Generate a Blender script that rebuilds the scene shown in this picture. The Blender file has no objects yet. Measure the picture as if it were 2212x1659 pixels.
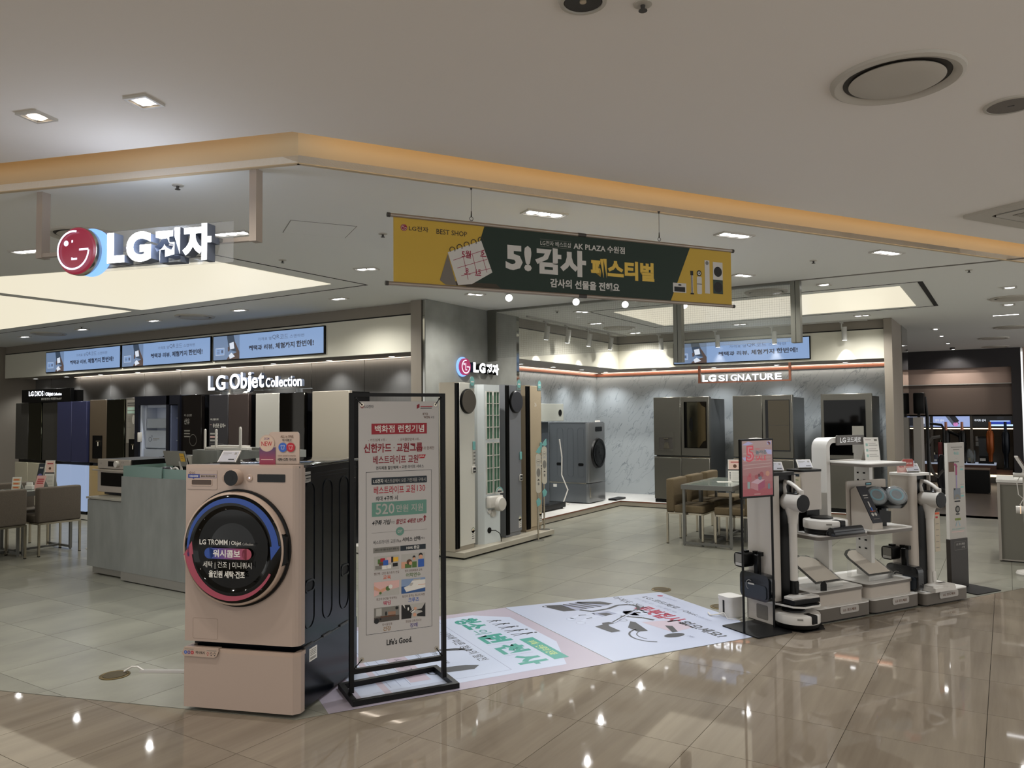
import bpy, bmesh, math, random
from mathutils import Matrix, Vector
random.seed(7)
R = math.radians
scene = bpy.context.scene
COL = scene.collection

# ------------------------------------------------------------------ camera
cam_d = bpy.data.cameras.new('camera')
cam_d.sensor_fit = 'HORIZONTAL'
cam_d.sensor_width = 36.0
cam_d.lens = 1665.7 * 36.0 / 2212.0
cam_d.clip_start = 0.05
cam_d.clip_end = 200
cam = bpy.data.objects.new('camera', cam_d)
COL.objects.link(cam)
_r = Vector((0.84187701, 0.53960843, -0.00811442))
_u = Vector((0.02835223, -0.02920896, 0.99917115))
_f = Vector((-0.53892416, 0.84140928, 0.03988945))
cam.matrix_world = Matrix(((_r.x, _u.x, -_f.x, 0), (_r.y, _u.y, -_f.y, 0), (_r.z, _u.z, -_f.z, 1.6), (0, 0, 0, 1)))
scene.camera = cam

# ------------------------------------------------------------------ world, exposure
world = bpy.data.worlds.new('world')
scene.world = world
world.use_nodes = True
_bg = world.node_tree.nodes['Background']
_bg.inputs[0].default_value = (1.0, 0.99, 0.965, 1)
_bg.inputs[1].default_value = 0.95
scene.view_settings.view_transform = 'Standard'
scene.view_settings.look = 'None'
scene.view_settings.gamma = 1.0
scene.view_settings.use_curve_mapping = False
scene.view_settings.exposure = 0.3
scene.cycles.use_denoising = True
scene.cycles.max_bounces = 8
scene.cycles.diffuse_bounces = 4
scene.cycles.glossy_bounces = 4
scene.cycles.transmission_bounces = 6
scene.cycles.transparent_max_bounces = 10
scene.cycles.sample_clamp_indirect = 3.0
scene.cycles.caustics_reflective = False
scene.cycles.caustics_refractive = False

# strengths of the lamps (watts) and of the things that glow
W_SHOP = 14.0       # ceiling downlights of the shop
W_EDGE = 16.0       # triple downlights along the shop front
W_MALL = 8.0       # warm downlights of the mall aisle, seen and added ones
W_BULK = 3.2        # small round downlights under the bulkheads
W_TRACK = 9.0
C_COOL = (0.95, 0.98, 1.0)
C_NEUT = (1.0, 0.98, 0.93)
C_WARM = (1.0, 0.93, 0.84)

# ------------------------------------------------------------------ materials
def lin(h):
    h = h.lstrip('#')
    out = []
    for i in (0, 2, 4):
        v = int(h[i:i+2], 16) / 255
        out.append(v / 12.92 if v <= 0.04045 else ((v + 0.055) / 1.055) ** 2.4)
    return (*out, 1.0)

MATS = {}
def mat(name, col, rough=0.5, metal=0.0, emit=0.0, alpha=1.0, trans=0.0, coat=0.0, spec=0.5, noise=None, bump=0.0, ior=1.45, ecol=None):
    """principled material; noise=(scale, amount, stretch xyz) adds a soft procedural mottle"""
    if name in MATS:
        return MATS[name]
    m = bpy.data.materials.new(name)
    m.use_nodes = True
    nt = m.node_tree
    b = nt.nodes['Principled BSDF']
    c = lin(col) if isinstance(col, str) else col
    b.inputs['Base Color'].default_value = c
    b.inputs['Roughness'].default_value = rough
    b.inputs['Metallic'].default_value = metal
    b.inputs['Specular IOR Level'].default_value = spec
    b.inputs['IOR'].default_value = ior
    b.inputs['Alpha'].default_value = alpha
    b.inputs['Transmission Weight'].default_value = trans
    b.inputs['Coat Weight'].default_value = coat
    if emit:
        b.inputs['Emission Color'].default_value = lin(ecol) if ecol else c
        b.inputs['Emission Strength'].default_value = emit
    if noise:
        sc, amt, st = noise
        tc = nt.nodes.new('ShaderNodeNewGeometry')
        mp = nt.nodes.new('ShaderNodeMapping'); mp.inputs['Scale'].default_value = st
        nz = nt.nodes.new('ShaderNodeTexNoise'); nz.inputs['Scale'].default_value = sc; nz.inputs['Detail'].default_value = 6
        rp = nt.nodes.new('ShaderNodeValToRGB')
        d = tuple(max(0, x * (1 - amt)) for x in c[:3]) + (1,)
        l = tuple(min(1, x * (1 + amt)) for x in c[:3]) + (1,)
        rp.color_ramp.elements[0].position = 0.3; rp.color_ramp.elements[0].color = d
        rp.color_ramp.elements[1].position = 0.7; rp.color_ramp.elements[1].color = l
        nt.links.new(tc.outputs['Position'], mp.inputs['Vector'])
        nt.links.new(mp.outputs['Vector'], nz.inputs['Vector'])
        nt.links.new(nz.outputs['Fac'], rp.inputs['Fac'])
        nt.links.new(rp.outputs['Color'], b.inputs['Base Color'])
        if bump:
            bp = nt.nodes.new('ShaderNodeBump'); bp.inputs['Strength'].default_value = bump; bp.inputs['Distance'].default_value = 0.004
            nt.links.new(nz.outputs['Fac'], bp.inputs['Height'])
            nt.links.new(bp.outputs['Normal'], b.inputs['Normal'])
    MATS[name] = m
    return m

def glow(name, col, s):
    """a surface that gives off light"""
    if name in MATS:
        return MATS[name]
    m = bpy.data.materials.new(name); m.use_nodes = True
    b = m.node_tree.nodes['Principled BSDF']
    b.inputs['Base Color'].default_value = (0.02, 0.02, 0.02, 1)
    b.inputs['Roughness'].default_value = 0.35
    b.inputs['Emission Color'].default_value = lin(col)
    b.inputs['Emission Strength'].default_value = s
    MATS[name] = m
    return m

def tile_mat(name, c0, c1, rough, scale, rot, per, coat=0.0, line=0.0, c2=None):
    """polished stone tile: grain stretched along one direction, each tile a little different"""
    m = bpy.data.materials.new(name); m.use_nodes = True
    nt = m.node_tree; N = nt.nodes; L = nt.links
    b = N['Principled BSDF']
    g = N.new('ShaderNodeNewGeometry'); oi = N.new('ShaderNodeObjectInfo')
    mp = N.new('ShaderNodeMapping'); mp.inputs['Rotation'].default_value = (0, 0, rot); mp.inputs['Scale'].default_value = scale
    off = N.new('ShaderNodeMath'); off.operation = 'MULTIPLY'; off.inputs[1].default_value = 17.0
    add = N.new('ShaderNodeVectorMath'); add.operation = 'ADD'
    L.new(oi.outputs['Random'], off.inputs[0])
    L.new(g.outputs['Position'], mp.inputs['Vector'])
    L.new(mp.outputs['Vector'], add.inputs[0]); L.new(off.outputs[0], add.inputs[1])
    nz = N.new('ShaderNodeTexNoise'); nz.inputs['Scale'].default_value = 1.0; nz.inputs['Detail'].default_value = 8; nz.inputs['Roughness'].default_value = 0.62
    L.new(add.outputs[0], nz.inputs['Vector'])
    rp = N.new('ShaderNodeValToRGB')
    rp.color_ramp.elements[0].position = 0.32; rp.color_ramp.elements[0].color = lin(c0)
    rp.color_ramp.elements[1].position = 0.66; rp.color_ramp.elements[1].color = lin(c1)
    L.new(nz.outputs['Fac'], rp.inputs['Fac'])
    hsv = N.new('ShaderNodeHueSaturation')
    mr = N.new('ShaderNodeMapRange'); mr.inputs[3].default_value = 1 - per; mr.inputs[4].default_value = 1 + per
    L.new(oi.outputs['Random'], mr.inputs[0]); L.new(mr.outputs[0], hsv.inputs['Value'])
    L.new(rp.outputs['Color'], hsv.inputs['Color'])
    L.new(hsv.outputs['Color'], b.inputs['Base Color'])
    b.inputs['Roughness'].default_value = rough
    b.inputs['Coat Weight'].default_value = coat
    b.inputs['Coat Roughness'].default_value = 0.02
    MATS[name] = m
    return m

def marble_mat(name):
    """pale marble: fine darker veins running on a slant, of uneven strength"""
    m = bpy.data.materials.new(name); m.use_nodes = True
    nt = m.node_tree; N = nt.nodes; L = nt.links
    b = N['Principled BSDF']
    g = N.new('ShaderNodeNewGeometry')
    sx = N.new('ShaderNodeSeparateXYZ'); L.new(g.outputs['Position'], sx.inputs[0])
    def mth(op, a, c):
        n = N.new('ShaderNodeMath'); n.operation = op
        for i, v in enumerate((a, c)):
            if isinstance(v, (int, float)): n.inputs[i].default_value = v
            else: L.new(v, n.inputs[i])
        return n.outputs[0]
    w = mth('ADD', sx.outputs['X'], sx.outputs['Y'])
    a = mth('SUBTRACT', mth('MULTIPLY', w, 0.80), mth('MULTIPLY', sx.outputs['Z'], 0.60))
    c = mth('ADD', mth('MULTIPLY', w, 0.60), mth('MULTIPLY', sx.outputs['Z'], 0.80))
    cb = N.new('ShaderNodeCombineXYZ')
    L.new(mth('MULTIPLY', a, 3.2), cb.inputs[0]); L.new(mth('MULTIPLY', c, 1.05), cb.inputs[1])
    def vein(sc, wid, det, seed):
        ad = N.new('ShaderNodeVectorMath'); ad.operation = 'ADD'; ad.inputs[1].default_value = (seed, seed * 2, seed)
        L.new(cb.outputs[0], ad.inputs[0])
        nz = N.new('ShaderNodeTexNoise'); nz.inputs['Scale'].default_value = sc; nz.inputs['Detail'].default_value = det; nz.inputs['Roughness'].default_value = 0.55; nz.inputs['Distortion'].default_value = 0.35
        L.new(ad.outputs[0], nz.inputs['Vector'])
        d = mth('ABSOLUTE', mth('SUBTRACT', nz.outputs['Fac'], 0.5), 0.0)
        r = N.new('ShaderNodeMapRange'); r.inputs[1].default_value = 0.0; r.inputs[2].default_value = wid; r.inputs[3].default_value = 1.0; r.inputs[4].default_value = 0.0
        L.new(d, r.inputs[0]); return r.outputs[0]
    gate = N.new('ShaderNodeTexNoise'); gate.inputs['Scale'].default_value = 1.3; gate.inputs['Detail'].default_value = 2
    L.new(cb.outputs[0], gate.inputs['Vector'])
    gr = N.new('ShaderNodeMapRange'); gr.inputs[1].default_value = 0.42; gr.inputs[2].default_value = 0.62
    L.new(gate.outputs['Fac'], gr.inputs[0])
    v = mth('MAXIMUM', mth('MULTIPLY', vein(0.8, 0.012, 5, 3.1), gr.outputs[0]), mth('MULTIPLY', vein(1.7, 0.014, 6, 8.7), 0.55))
    mx = N.new('ShaderNodeMixRGB'); mx.inputs[1].default_value = lin('#aab0b3'); mx.inputs[2].default_value = lin('#6e757b')
    L.new(v, mx.inputs[0]); L.new(mx.outputs[0], b.inputs['Base Color'])
    b.inputs['Roughness'].default_value = 0.32
    MATS[name] = m
    return m

def glass(name, col, alpha, rough=0.02):
    """thin sheet glass: a tinted see-through layer with a clear reflection"""
    if name in MATS:
        return MATS[name]
    m = bpy.data.materials.new(name); m.use_nodes = True
    nt = m.node_tree; N = nt.nodes; L = nt.links
    for n in list(N):
        if n.type != 'OUTPUT_MATERIAL': N.remove(n)
    out = [n for n in N if n.type == 'OUTPUT_MATERIAL'][0]
    tr = N.new('ShaderNodeBsdfTransparent'); tr.inputs[0].default_value = (1, 1, 1, 1)
    df = N.new('ShaderNodeBsdfDiffuse'); df.inputs[0].default_value = lin(col)
    gl = N.new('ShaderNodeBsdfGlossy'); gl.inputs['Roughness'].default_value = rough
    fr = N.new('ShaderNodeFresnel'); fr.inputs[0].default_value = 1.25
    m1 = N.new('ShaderNodeMixShader'); m1.inputs[0].default_value = alpha
    m2 = N.new('ShaderNodeMixShader')
    L.new(tr.outputs[0], m1.inputs[1]); L.new(df.outputs[0], m1.inputs[2])
    L.new(fr.outputs[0], m2.inputs[0]); L.new(m1.outputs[0], m2.inputs[1]); L.new(gl.outputs[0], m2.inputs[2])
    L.new(m2.outputs[0], out.inputs[0])
    MATS[name] = m
    return m

# ------------------------------------------------------------------ mesh helpers
def rrect(x0, x1, y0, y1, r, n=5):
    pts = []
    for cx, cy, a in ((x1 - r, y0 + r, -90), (x1 - r, y1 - r, 0), (x0 + r, y1 - r, 90), (x0 + r, y0 + r, 180)):
        for i in range(n + 1):
            t = R(a + 90 * i / n)
            pts.append((cx + r * math.cos(t), cy + r * math.sin(t)))
    return pts

def circ(cx, cy, r, n=28, ry=None, a0=0, a1=360):
    ry = r if ry is None else ry
    k = n if a1 - a0 >= 360 else n + 1
    return [(cx + r * math.cos(R(a0 + (a1 - a0) * i / n)), cy + ry * math.sin(R(a0 + (a1 - a0) * i / n))) for i in range(k)]

class MB:
    """collects shapes; obj() links them as ONE mesh object"""
    def __init__(s):
        s.bm = bmesh.new(); s.smooth = False
    def face(s, pts):
        return s.bm.faces.new([s.bm.verts.new(p) for p in pts])
    def box(s, x0, x1, y0, y1, z0, z1, bev=0.0, seg=2):
        r = bmesh.ops.create_cube(s.bm, size=1.0)
        for v in r['verts']:
            v.co = Vector(((x0 + x1) / 2 + v.co.x * (x1 - x0), (y0 + y1) / 2 + v.co.y * (y1 - y0), (z0 + z1) / 2 + v.co.z * (z1 - z0)))
        if bev:
            es = list({e for v in r['verts'] for e in v.link_edges})
            bmesh.ops.bevel(s.bm, geom=es, offset=bev, segments=seg, affect='EDGES', profile=0.5)
            s.smooth = True
        return s
    def prism(s, pts, axis, a, b):
        """2D outline extruded along an axis: x:(y,z) y:(x,z) z:(x,y)"""
        def P(p, h):
            return (h, p[0], p[1]) if axis == 'x' else (p[0], h, p[1]) if axis == 'y' else (p[0], p[1], h)
        A = [s.bm.verts.new(P(p, a)) for p in pts]; B = [s.bm.verts.new(P(p, b)) for p in pts]
        s.bm.faces.new(A[::-1]); s.bm.faces.new(B)
        n = len(pts)
        for i in range(n):
            s.bm.faces.new((A[i], A[(i + 1) % n], B[(i + 1) % n], B[i]))
        if n > 10: s.smooth = True
        return s
    def ringprism(s, outer, inner, axis, a, b):
        """frame between two outlines of equal length"""
        def P(p, h):
            return (h, p[0], p[1]) if axis == 'x' else (p[0], h, p[1]) if axis == 'y' else (p[0], p[1], h)
        V = [[s.bm.verts.new(P(p, h)) for p in o] for o in (outer, inner) for h in (a, b)]
        n = len(outer)
        for i in range(n):
            j = (i + 1) % n
            for q in ((V[0][i], V[0][j], V[1][j], V[1][i]), (V[2][i], V[3][i], V[3][j], V[2][j]), (V[0][i], V[2][i], V[2][j], V[0][j]), (V[1][i], V[1][j], V[3][j], V[3][i])):
                s.bm.faces.new(q)
        if n > 10: s.smooth = True
        return s
    def cyl(s, p0, p1, r0, r1=None, n=20):
        r1 = r0 if r1 is None else r1
        p0 = Vector(p0); p1 = Vector(p1); d = p1 - p0
        q = d.to_track_quat('Z', 'Y').to_matrix()
        A = []; B = []
        for i in range(n):
            t = 2 * math.pi * i / n
            o = Vector((math.cos(t), math.sin(t), 0))
            A.append(s.bm.verts.new(p0 + q @ (o * r0))); B.append(s.bm.verts.new(p1 + q @ (o * r1)))
        for i in range(n):
            s.bm.faces.new((A[i], A[(i + 1) % n], B[(i + 1) % n], B[i]))
        s.bm.faces.new(A[::-1]); s.bm.faces.new(B)
        s.smooth = True
        return s
    def tube(s, pts, r, n=8, closed=False):
        P = [Vector(p) for p in pts]
        rings = []
        m = len(P)
        ref = None
        for i in range(m):
            if closed: d = P[(i + 1) % m] - P[i - 1]
            else: d = P[min(i + 1, m - 1)] - P[max(i - 1, 0)]
            d.normalize()
            if ref is None:
                ref = Vector((0, 0, 1)) if abs(d.z) < 0.9 else Vector((1, 0, 0))
            a = (ref - d * ref.dot(d)).normalized(); ref = a
            b = d.cross(a)
            rings.append([s.bm.verts.new(P[i] + (a * math.cos(2 * math.pi * k / n) + b * math.sin(2 * math.pi * k / n)) * r) for k in range(n)])
        for i in range(m if closed else m - 1):
            A = rings[i]; B = rings[(i + 1) % m]
            for k in range(n):
                s.bm.faces.new((A[k], A[(k + 1) % n], B[(k + 1) % n], B[k]))
        if not closed:
            s.bm.faces.new(rings[0][::-1]); s.bm.faces.new(rings[-1])
        s.smooth = True
        return s
    def lathe(s, prof, c=(0, 0, 0), n=40, ax='z'):
        rings = []
        for r, h in prof:
            row = []
            for i in range(n):
                t = 2 * math.pi * i / n
                x, y = r * math.cos(t), r * math.sin(t)
                p = (x, y, h) if ax == 'z' else (x, h, y) if ax == 'y' else (h, x, y)
                row.append(s.bm.verts.new((c[0] + p[0], c[1] + p[1], c[2] + p[2])))
            rings.append(row)
        for A, B in zip(rings, rings[1:]):
            for i in range(n):
                s.bm.faces.new((A[i], A[(i + 1) % n], B[(i + 1) % n], B[i]))
        if prof[0][0] > 1e-5 and prof[0] != prof[-1]: s.bm.faces.new(rings[0][::-1])
        if prof[-1][0] > 1e-5 and prof[0] != prof[-1]: s.bm.faces.new(rings[-1])
        s.smooth = True
        return s
    def xf(s, M):
        s.bm.transform(M); return s
    def obj(s, name, m, parent=None, loc=None):
        bmesh.ops.remove_doubles(s.bm, verts=s.bm.verts, dist=1e-6)
        bmesh.ops.recalc_face_normals(s.bm, faces=s.bm.faces)
        me = bpy.data.meshes.new(name)
        s.bm.to_mesh(me); s.bm.free()
        if s.smooth:
            for p in me.polygons: p.use_smooth = True
            me.set_sharp_from_angle(angle=R(38))
        me.materials.append(m)
        o = bpy.data.objects.new(name, me)
        COL.objects.link(o)
        if parent: o.parent = parent
        if loc: o.location = loc
        return o

def thing(name, label, cat, loc=(0, 0, 0), rz=0.0, group=None):
    o = bpy.data.objects.new(name, None); COL.objects.link(o)
    o.empty_display_size = 0.1
    o.location = loc; o.rotation_euler = (0, 0, R(rz))
    o['label'] = label; o['category'] = cat
    if group: o['group'] = group
    return o
def tag(o, label, cat, group=None):
    o['label'] = label; o['category'] = cat
    if group: o['group'] = group
    return o
def struct(o):
    o['kind'] = 'structure'; return o
def stuff(o):
    o['kind'] = 'stuff'; return o
def dup(root, label, loc=None, rz=None, group=None):
    r = root.copy(); COL.objects.link(r)
    if loc is not None: r.location = loc
    if rz is not None: r.rotation_euler = (0, 0, R(rz))
    r['label'] = label
    if group: r['group'] = group
    for ch in list(root.children):
        c = ch.copy(); COL.objects.link(c); c.parent = r
        for g in list(ch.children):
            d = g.copy(); COL.objects.link(d); d.parent = c
    return r

# ------------------------------------------------------------------ lettering and flat print
_tcur = bpy.data.curves.new('lettering_source', 'FONT')
_tobj = bpy.data.objects.new('lettering_source', _tcur)
_tcache = {}
def glyphs(body, bold=0.0, res=2, extrude=0.0):
    k = (body, bold, res, extrude)
    if k not in _tcache:
        _tcur.body = body; _tcur.offset = bold; _tcur.resolution_u = res; _tcur.extrude = extrude
        me = _tobj.to_mesh()
        _tcache[k] = ([v.co.copy() for v in me.vertices], [tuple(p.vertices) for p in me.polygons])
        _tobj.to_mesh_clear()
    return _tcache[k]

class Sheet:
    """flat print in metres: x to the right, y up; every layer a hair in front of the one below"""
    def __init__(s, eps=0.0005):
        s.v = []; s.f = []; s.mi = []; s.mats = []; s.eps = eps
    def _m(s, m):
        if m not in s.mats: s.mats.append(m)
        return s.mats.index(m)
    def poly(s, pts, m, z=1):
        n = len(s.v)
        s.v += [(p[0], p[1], z * s.eps) for p in pts]
        s.f.append(tuple(range(n, n + len(pts)))); s.mi.append(s._m(m))
        return s
    def rect(s, x0, y0, x1, y1, m, z=1, r=0.0):
        return s.poly(rrect(x0, x1, y0, y1, r, 4) if r else [(x0, y0), (x1, y0), (x1, y1), (x0, y1)], m, z)
    def disc(s, cx, cy, r, m, z=1, ry=None, n=28):
        return s.poly(circ(cx, cy, r, n, ry), m, z)
    def ring(s, cx, cy, r0, r1, m, z=1, a0=0, a1=360, n=32):
        a = circ(cx, cy, r1, n, None, a0, a1); b = circ(cx, cy, r0, n, None, a0, a1)
        if a1 - a0 >= 360: a.append(a[0]); b.append(b[0])
        for i in range(len(a) - 1):
            s.poly([b[i], a[i], a[i + 1], b[i + 1]], m, z)
        return s
    def line(s, x0, y0, x1, y1, w, m, z=1):
        d = Vector((x1 - x0, y1 - y0)).normalized() * (w / 2)
        return s.poly([(x0 - d.y, y0 + d.x), (x0 + d.y, y0 - d.x), (x1 + d.y, y1 - d.x), (x1 - d.y, y1 + d.x)], m, z)
    def path(s, pts, w, m, z=1):
        for a, b in zip(pts, pts[1:]): s.line(*a, *b, w, m, z)
        return s
    def frame(s, x0, y0, x1, y1, w, m, z=1):
        s.rect(x0, y0, x1, y0 + w, m, z); s.rect(x0, y1 - w, x1, y1, m, z); s.rect(x0, y0, x0 + w, y1, m, z); return s.rect(x1 - w, y0, x1, y1, m, z)
    def text(s, body, x0, y0, x1, y1, m, z=2, bold=0.0, shear=0.0, res=2):
        vs, fs = glyphs(body, bold, res)
        if not vs: return s
        ax = min(v.x for v in vs); bx = max(v.x for v in vs); ay = min(v.y for v in vs); by = max(v.y for v in vs)
        n = len(s.v)
        for v in vs:
            fy = (v.y - ay) / (by - ay)
            s.v.append((x0 + (v.x - ax) / (bx - ax) * (x1 - x0) + shear * fy * (y1 - y0), y0 + fy * (y1 - y0), z * s.eps))
        for f in fs:
            s.f.append(tuple(i + n for i in f)); s.mi.append(s._m(m))
        return s
    def obj(s, name, parent, plane='front', at=(0, 0, 0), tilt=None):
        """plane front: facing local -y; flat: facing up; right: facing +x; left: facing -x"""
        me = bpy.data.meshes.new(name)
        if plane == 'front': vv = [(x, -z, y) for x, y, z in s.v]
        elif plane == 'flat': vv = s.v
        elif plane == 'right': vv = [(z, x, y) for x, y, z in s.v]
        else: vv = [(-z, -x, y) for x, y, z in s.v]
        me.from_pydata(vv, [], s.f)
        for m in s.mats: me.materials.append(m)
        me.polygons.foreach_set('material_index', s.mi)
        me.update()
        o = bpy.data.objects.new(name, me); COL.objects.link(o)
        o.parent = parent; o.location = at
        if tilt: o.rotation_euler = tilt
        return o

def letters3d(chars, boxes, depth, mface, mside, parent, at=(0, 0, 0), bold=0.02, name='letter', res=5):
    """each letter its own solid: boxes = (x0, z0, x1, z1); facing local -y"""
    for ch, (x0, z0, x1, z1) in zip(chars, boxes):
        vs, fs = glyphs(ch, bold, res, 0.5)
        ax = min(v.x for v in vs); bx = max(v.x for v in vs); ay = min(v.y for v in vs); by = max(v.y for v in vs)
        me = bpy.data.meshes.new(name)
        co = [(x0 + (v.x - ax) / (bx - ax) * (x1 - x0), -(v.z) * depth, z0 + (v.y - ay) / (by - ay) * (z1 - z0)) for v in vs]
        me.from_pydata(co, [], fs)
        me.materials.append(mface); me.materials.append(mside)
        me.update()
        for p in me.polygons:
            front = all(co[i][1] < -depth * 0.49 for i in p.vertices)
            p.material_index = 0 if front else 1
        o = bpy.data.objects.new(name, me); COL.objects.link(o)
        o.parent = parent; o.location = at

def spot(name, parent, watts, col, size=130, blend=0.5, loc=(0, 0, -0.03), aim=(0, 0, -1), radius=0.05):
    l = bpy.data.lights.new(name, 'SPOT')
    l.energy = watts * 6.0; l.color = col; l.spot_size = R(size); l.spot_blend = blend; l.shadow_soft_size = radius
    o = bpy.data.objects.new(name, l); COL.objects.link(o)
    o.parent = parent; o.location = loc
    o.rotation_euler = Vector(aim).to_track_quat('-Z', 'Y').to_euler()
    return o

# frame along the right stretch of the shop front: s along the edge, t into the shop
E_S = Vector((0.5109, 0.8596)); E_T = Vector((-0.8596, 0.5109)); CORNER = Vector((-3.203, 2.863))
A_EDGE = 59.28
A_LEFT = 18.51
def BF(s, t, z=0.0):
    p = CORNER + E_S * s + E_T * t
    return (p.x, p.y, z)

# ------------------------------------------------------------------ shared materials
M_white = mat('white_paint', '#c9c7c2', 0.55)
M_wplastic = mat('white_plastic', '#c8c4bd', 0.35)
M_ivory = mat('ivory_plastic', '#bcb6a8', 0.4)
M_black = mat('black_plastic', '#060606', 0.35, spec=0.25)
M_blackm = mat('black_matte_metal', '#060607', 0.45, spec=0.3)
M_gloss = mat('black_gloss_glass', '#030303', 0.04, spec=0.3)
M_chrome = mat('satin_chrome', '#b5ad9c', 0.25, 1.0)
M_steel = mat('brushed_steel', '#77776f', 0.36, 0.85)
M_taupe = mat('taupe_panel', '#857d72', 0.5)
M_dgrey = mat('dark_grey', '#3b3835', 0.5)
M_grey = mat('mid_grey', '#6d6963', 0.5)
M_lamp = glow('lamp_white', '#ffffff', 6.0)
M_lampw = glow('lamp_warm', '#ffe9d0', 5.0)
P_black = mat('print_black', '#17181a', 0.6)
P_white = mat('print_white', '#d8d6d0', 0.6)
P_red = mat('print_red', '#a01c2c', 0.6)
P_green = mat('print_green', '#2f8f7c', 0.6)
P_grey = mat('print_grey', '#77756f', 0.6)
P_navy = mat('print_navy', '#131f2a', 0.6)
P_blue = mat('print_blue', '#2f58a8', 0.6)
P_skin = mat('print_skin', '#c9977c', 0.6)
P_brown = mat('print_brown', '#5b3d2c', 0.6)
P_pink = mat('print_pink', '#d0a9a4', 0.6)
P_lgrey = mat('print_light_grey', '#a9a7a2', 0.6)
P_yellow = mat('print_yellow', '#d9a93a', 0.6)
P_orange = mat('print_orange', '#c4552f', 0.6)
P_leaf = mat('print_leaf_green', '#4d6a35', 0.6)
P_bright = glow('glowing_print_white', '#eceae6', 0.55)  # print, not a lamp; its lit look is emitted by the material
def logo(sh, cx, cy, r, red, white, z=2):
    """round face mark: red disc, white arc, an L nose and one eye"""
    sh.disc(cx, cy, r, red, z, n=36)
    z += 1
    sh.ring(cx, cy, r * 0.70, r * 0.80, white, z, 75, 360, 30)
    sh.rect(cx + r * 0.20, cy - r * 0.05, cx + r * 0.80, cy + r * 0.05, white, z)
    sh.rect(cx - r * 0.05, cy - r * 0.42, cx + r * 0.05, cy + r * 0.42, white, z)
    sh.rect(cx - r * 0.05, cy - r * 0.42, cx + r * 0.22, cy - r * 0.32, white, z)
    sh.disc(cx - r * 0.32, cy + r * 0.28, r * 0.13, white, z, n=16)

# ================================================================== SETTING
M_mall = tile_mat('mall_stone', '#73695d', '#847a6c', 0.035, (9.0, 0.55, 1), R(9), 0.035)
M_shopfl = tile_mat('shop_stone', '#737269', '#89887c', 0.28, (2.6, 1.2, 1), R(-20), 0.03)
M_grout = mat('grout', '#4f473d', 0.8)
M_darkfl = tile_mat('far_stone', '#5d534a', '#6a5f55', 0.25, (3, 1, 1), 0, 0.02)
M_ceil = mat('ceiling_paint', '#e6e2dd', 0.85)
M_ceil2 = mat('shop_ceiling_paint', '#e6e7e4', 0.85)
M_fascia = mat('cove_fascia_paint', '#c2b092', 0.8)
M_objet = mat('dark_taupe_laminate', '#5a5855', 0.42, noise=(3.0, 0.10, (40, 40, 1)))
M_cream = mat('cream_panel', '#d2cfc0', 0.5)
M_concrete = mat('concrete', '#878883', 0.6, noise=(2.6, 0.20, (1, 1, 1)), bump=0.15)
M_marble = marble_mat('marble')
M_copper = mat('copper_trim', '#8a5a48', 0.32, 0.7)
M_plinth = mat('platform_edge', '#8f887b', 0.45)
M_platmarble = mat('platform_marble', '#c9c8c4', 0.3, noise=(3, 0.06, (1, 1, 1)))
M_joint = mat('shadow_joint', '#1a1816', 0.8)
M_facade = mat('far_facade_dark', '#2a2628', 0.5)
M_facade2 = mat('far_facade_brown', '#6a5b52', 0.6)
M_facade3 = mat('far_facade_pink', '#b39a8d', 0.6)
M_mirror = mat('mirror_strip', '#9a9a94', 0.06, 1.0)

NL = Vector((-math.sin(R(A_LEFT)), math.cos(R(A_LEFT))))
def clip(poly, n, off=0.0, keep=1):
    out = []
    d = [((p[0] - CORNER.x) * n.x + (p[1] - CORNER.y) * n.y - off) * keep for p in poly]
    for i in range(len(poly)):
        a, b = poly[i], poly[(i + 1) % len(poly)]
        da, db = d[i], d[(i + 1) % len(poly)]
        if da >= 0: out.append(a)
        if da * db < 0:
            t = da / (da - db)
            out.append((a[0] + (b[0] - a[0]) * t, a[1] + (b[1] - a[1]) * t))
    return out
def area(p):
    return abs(sum(p[i][0] * p[(i + 1) % len(p)][1] - p[(i + 1) % len(p)][0] * p[i][1] for i in range(len(p)))) / 2 if len(p) > 2 else 0
def near_view(x, y):
    v = Vector((x, y, -1.6)); z = v.dot(_f)
    if z < 0.6: return False
    px = 1106 + 1665.7 * v.dot(_r) / z; py = 829.5 - 1665.7 * v.dot(_u) / z
    return -260 < px < 2470 and py < 2050

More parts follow.
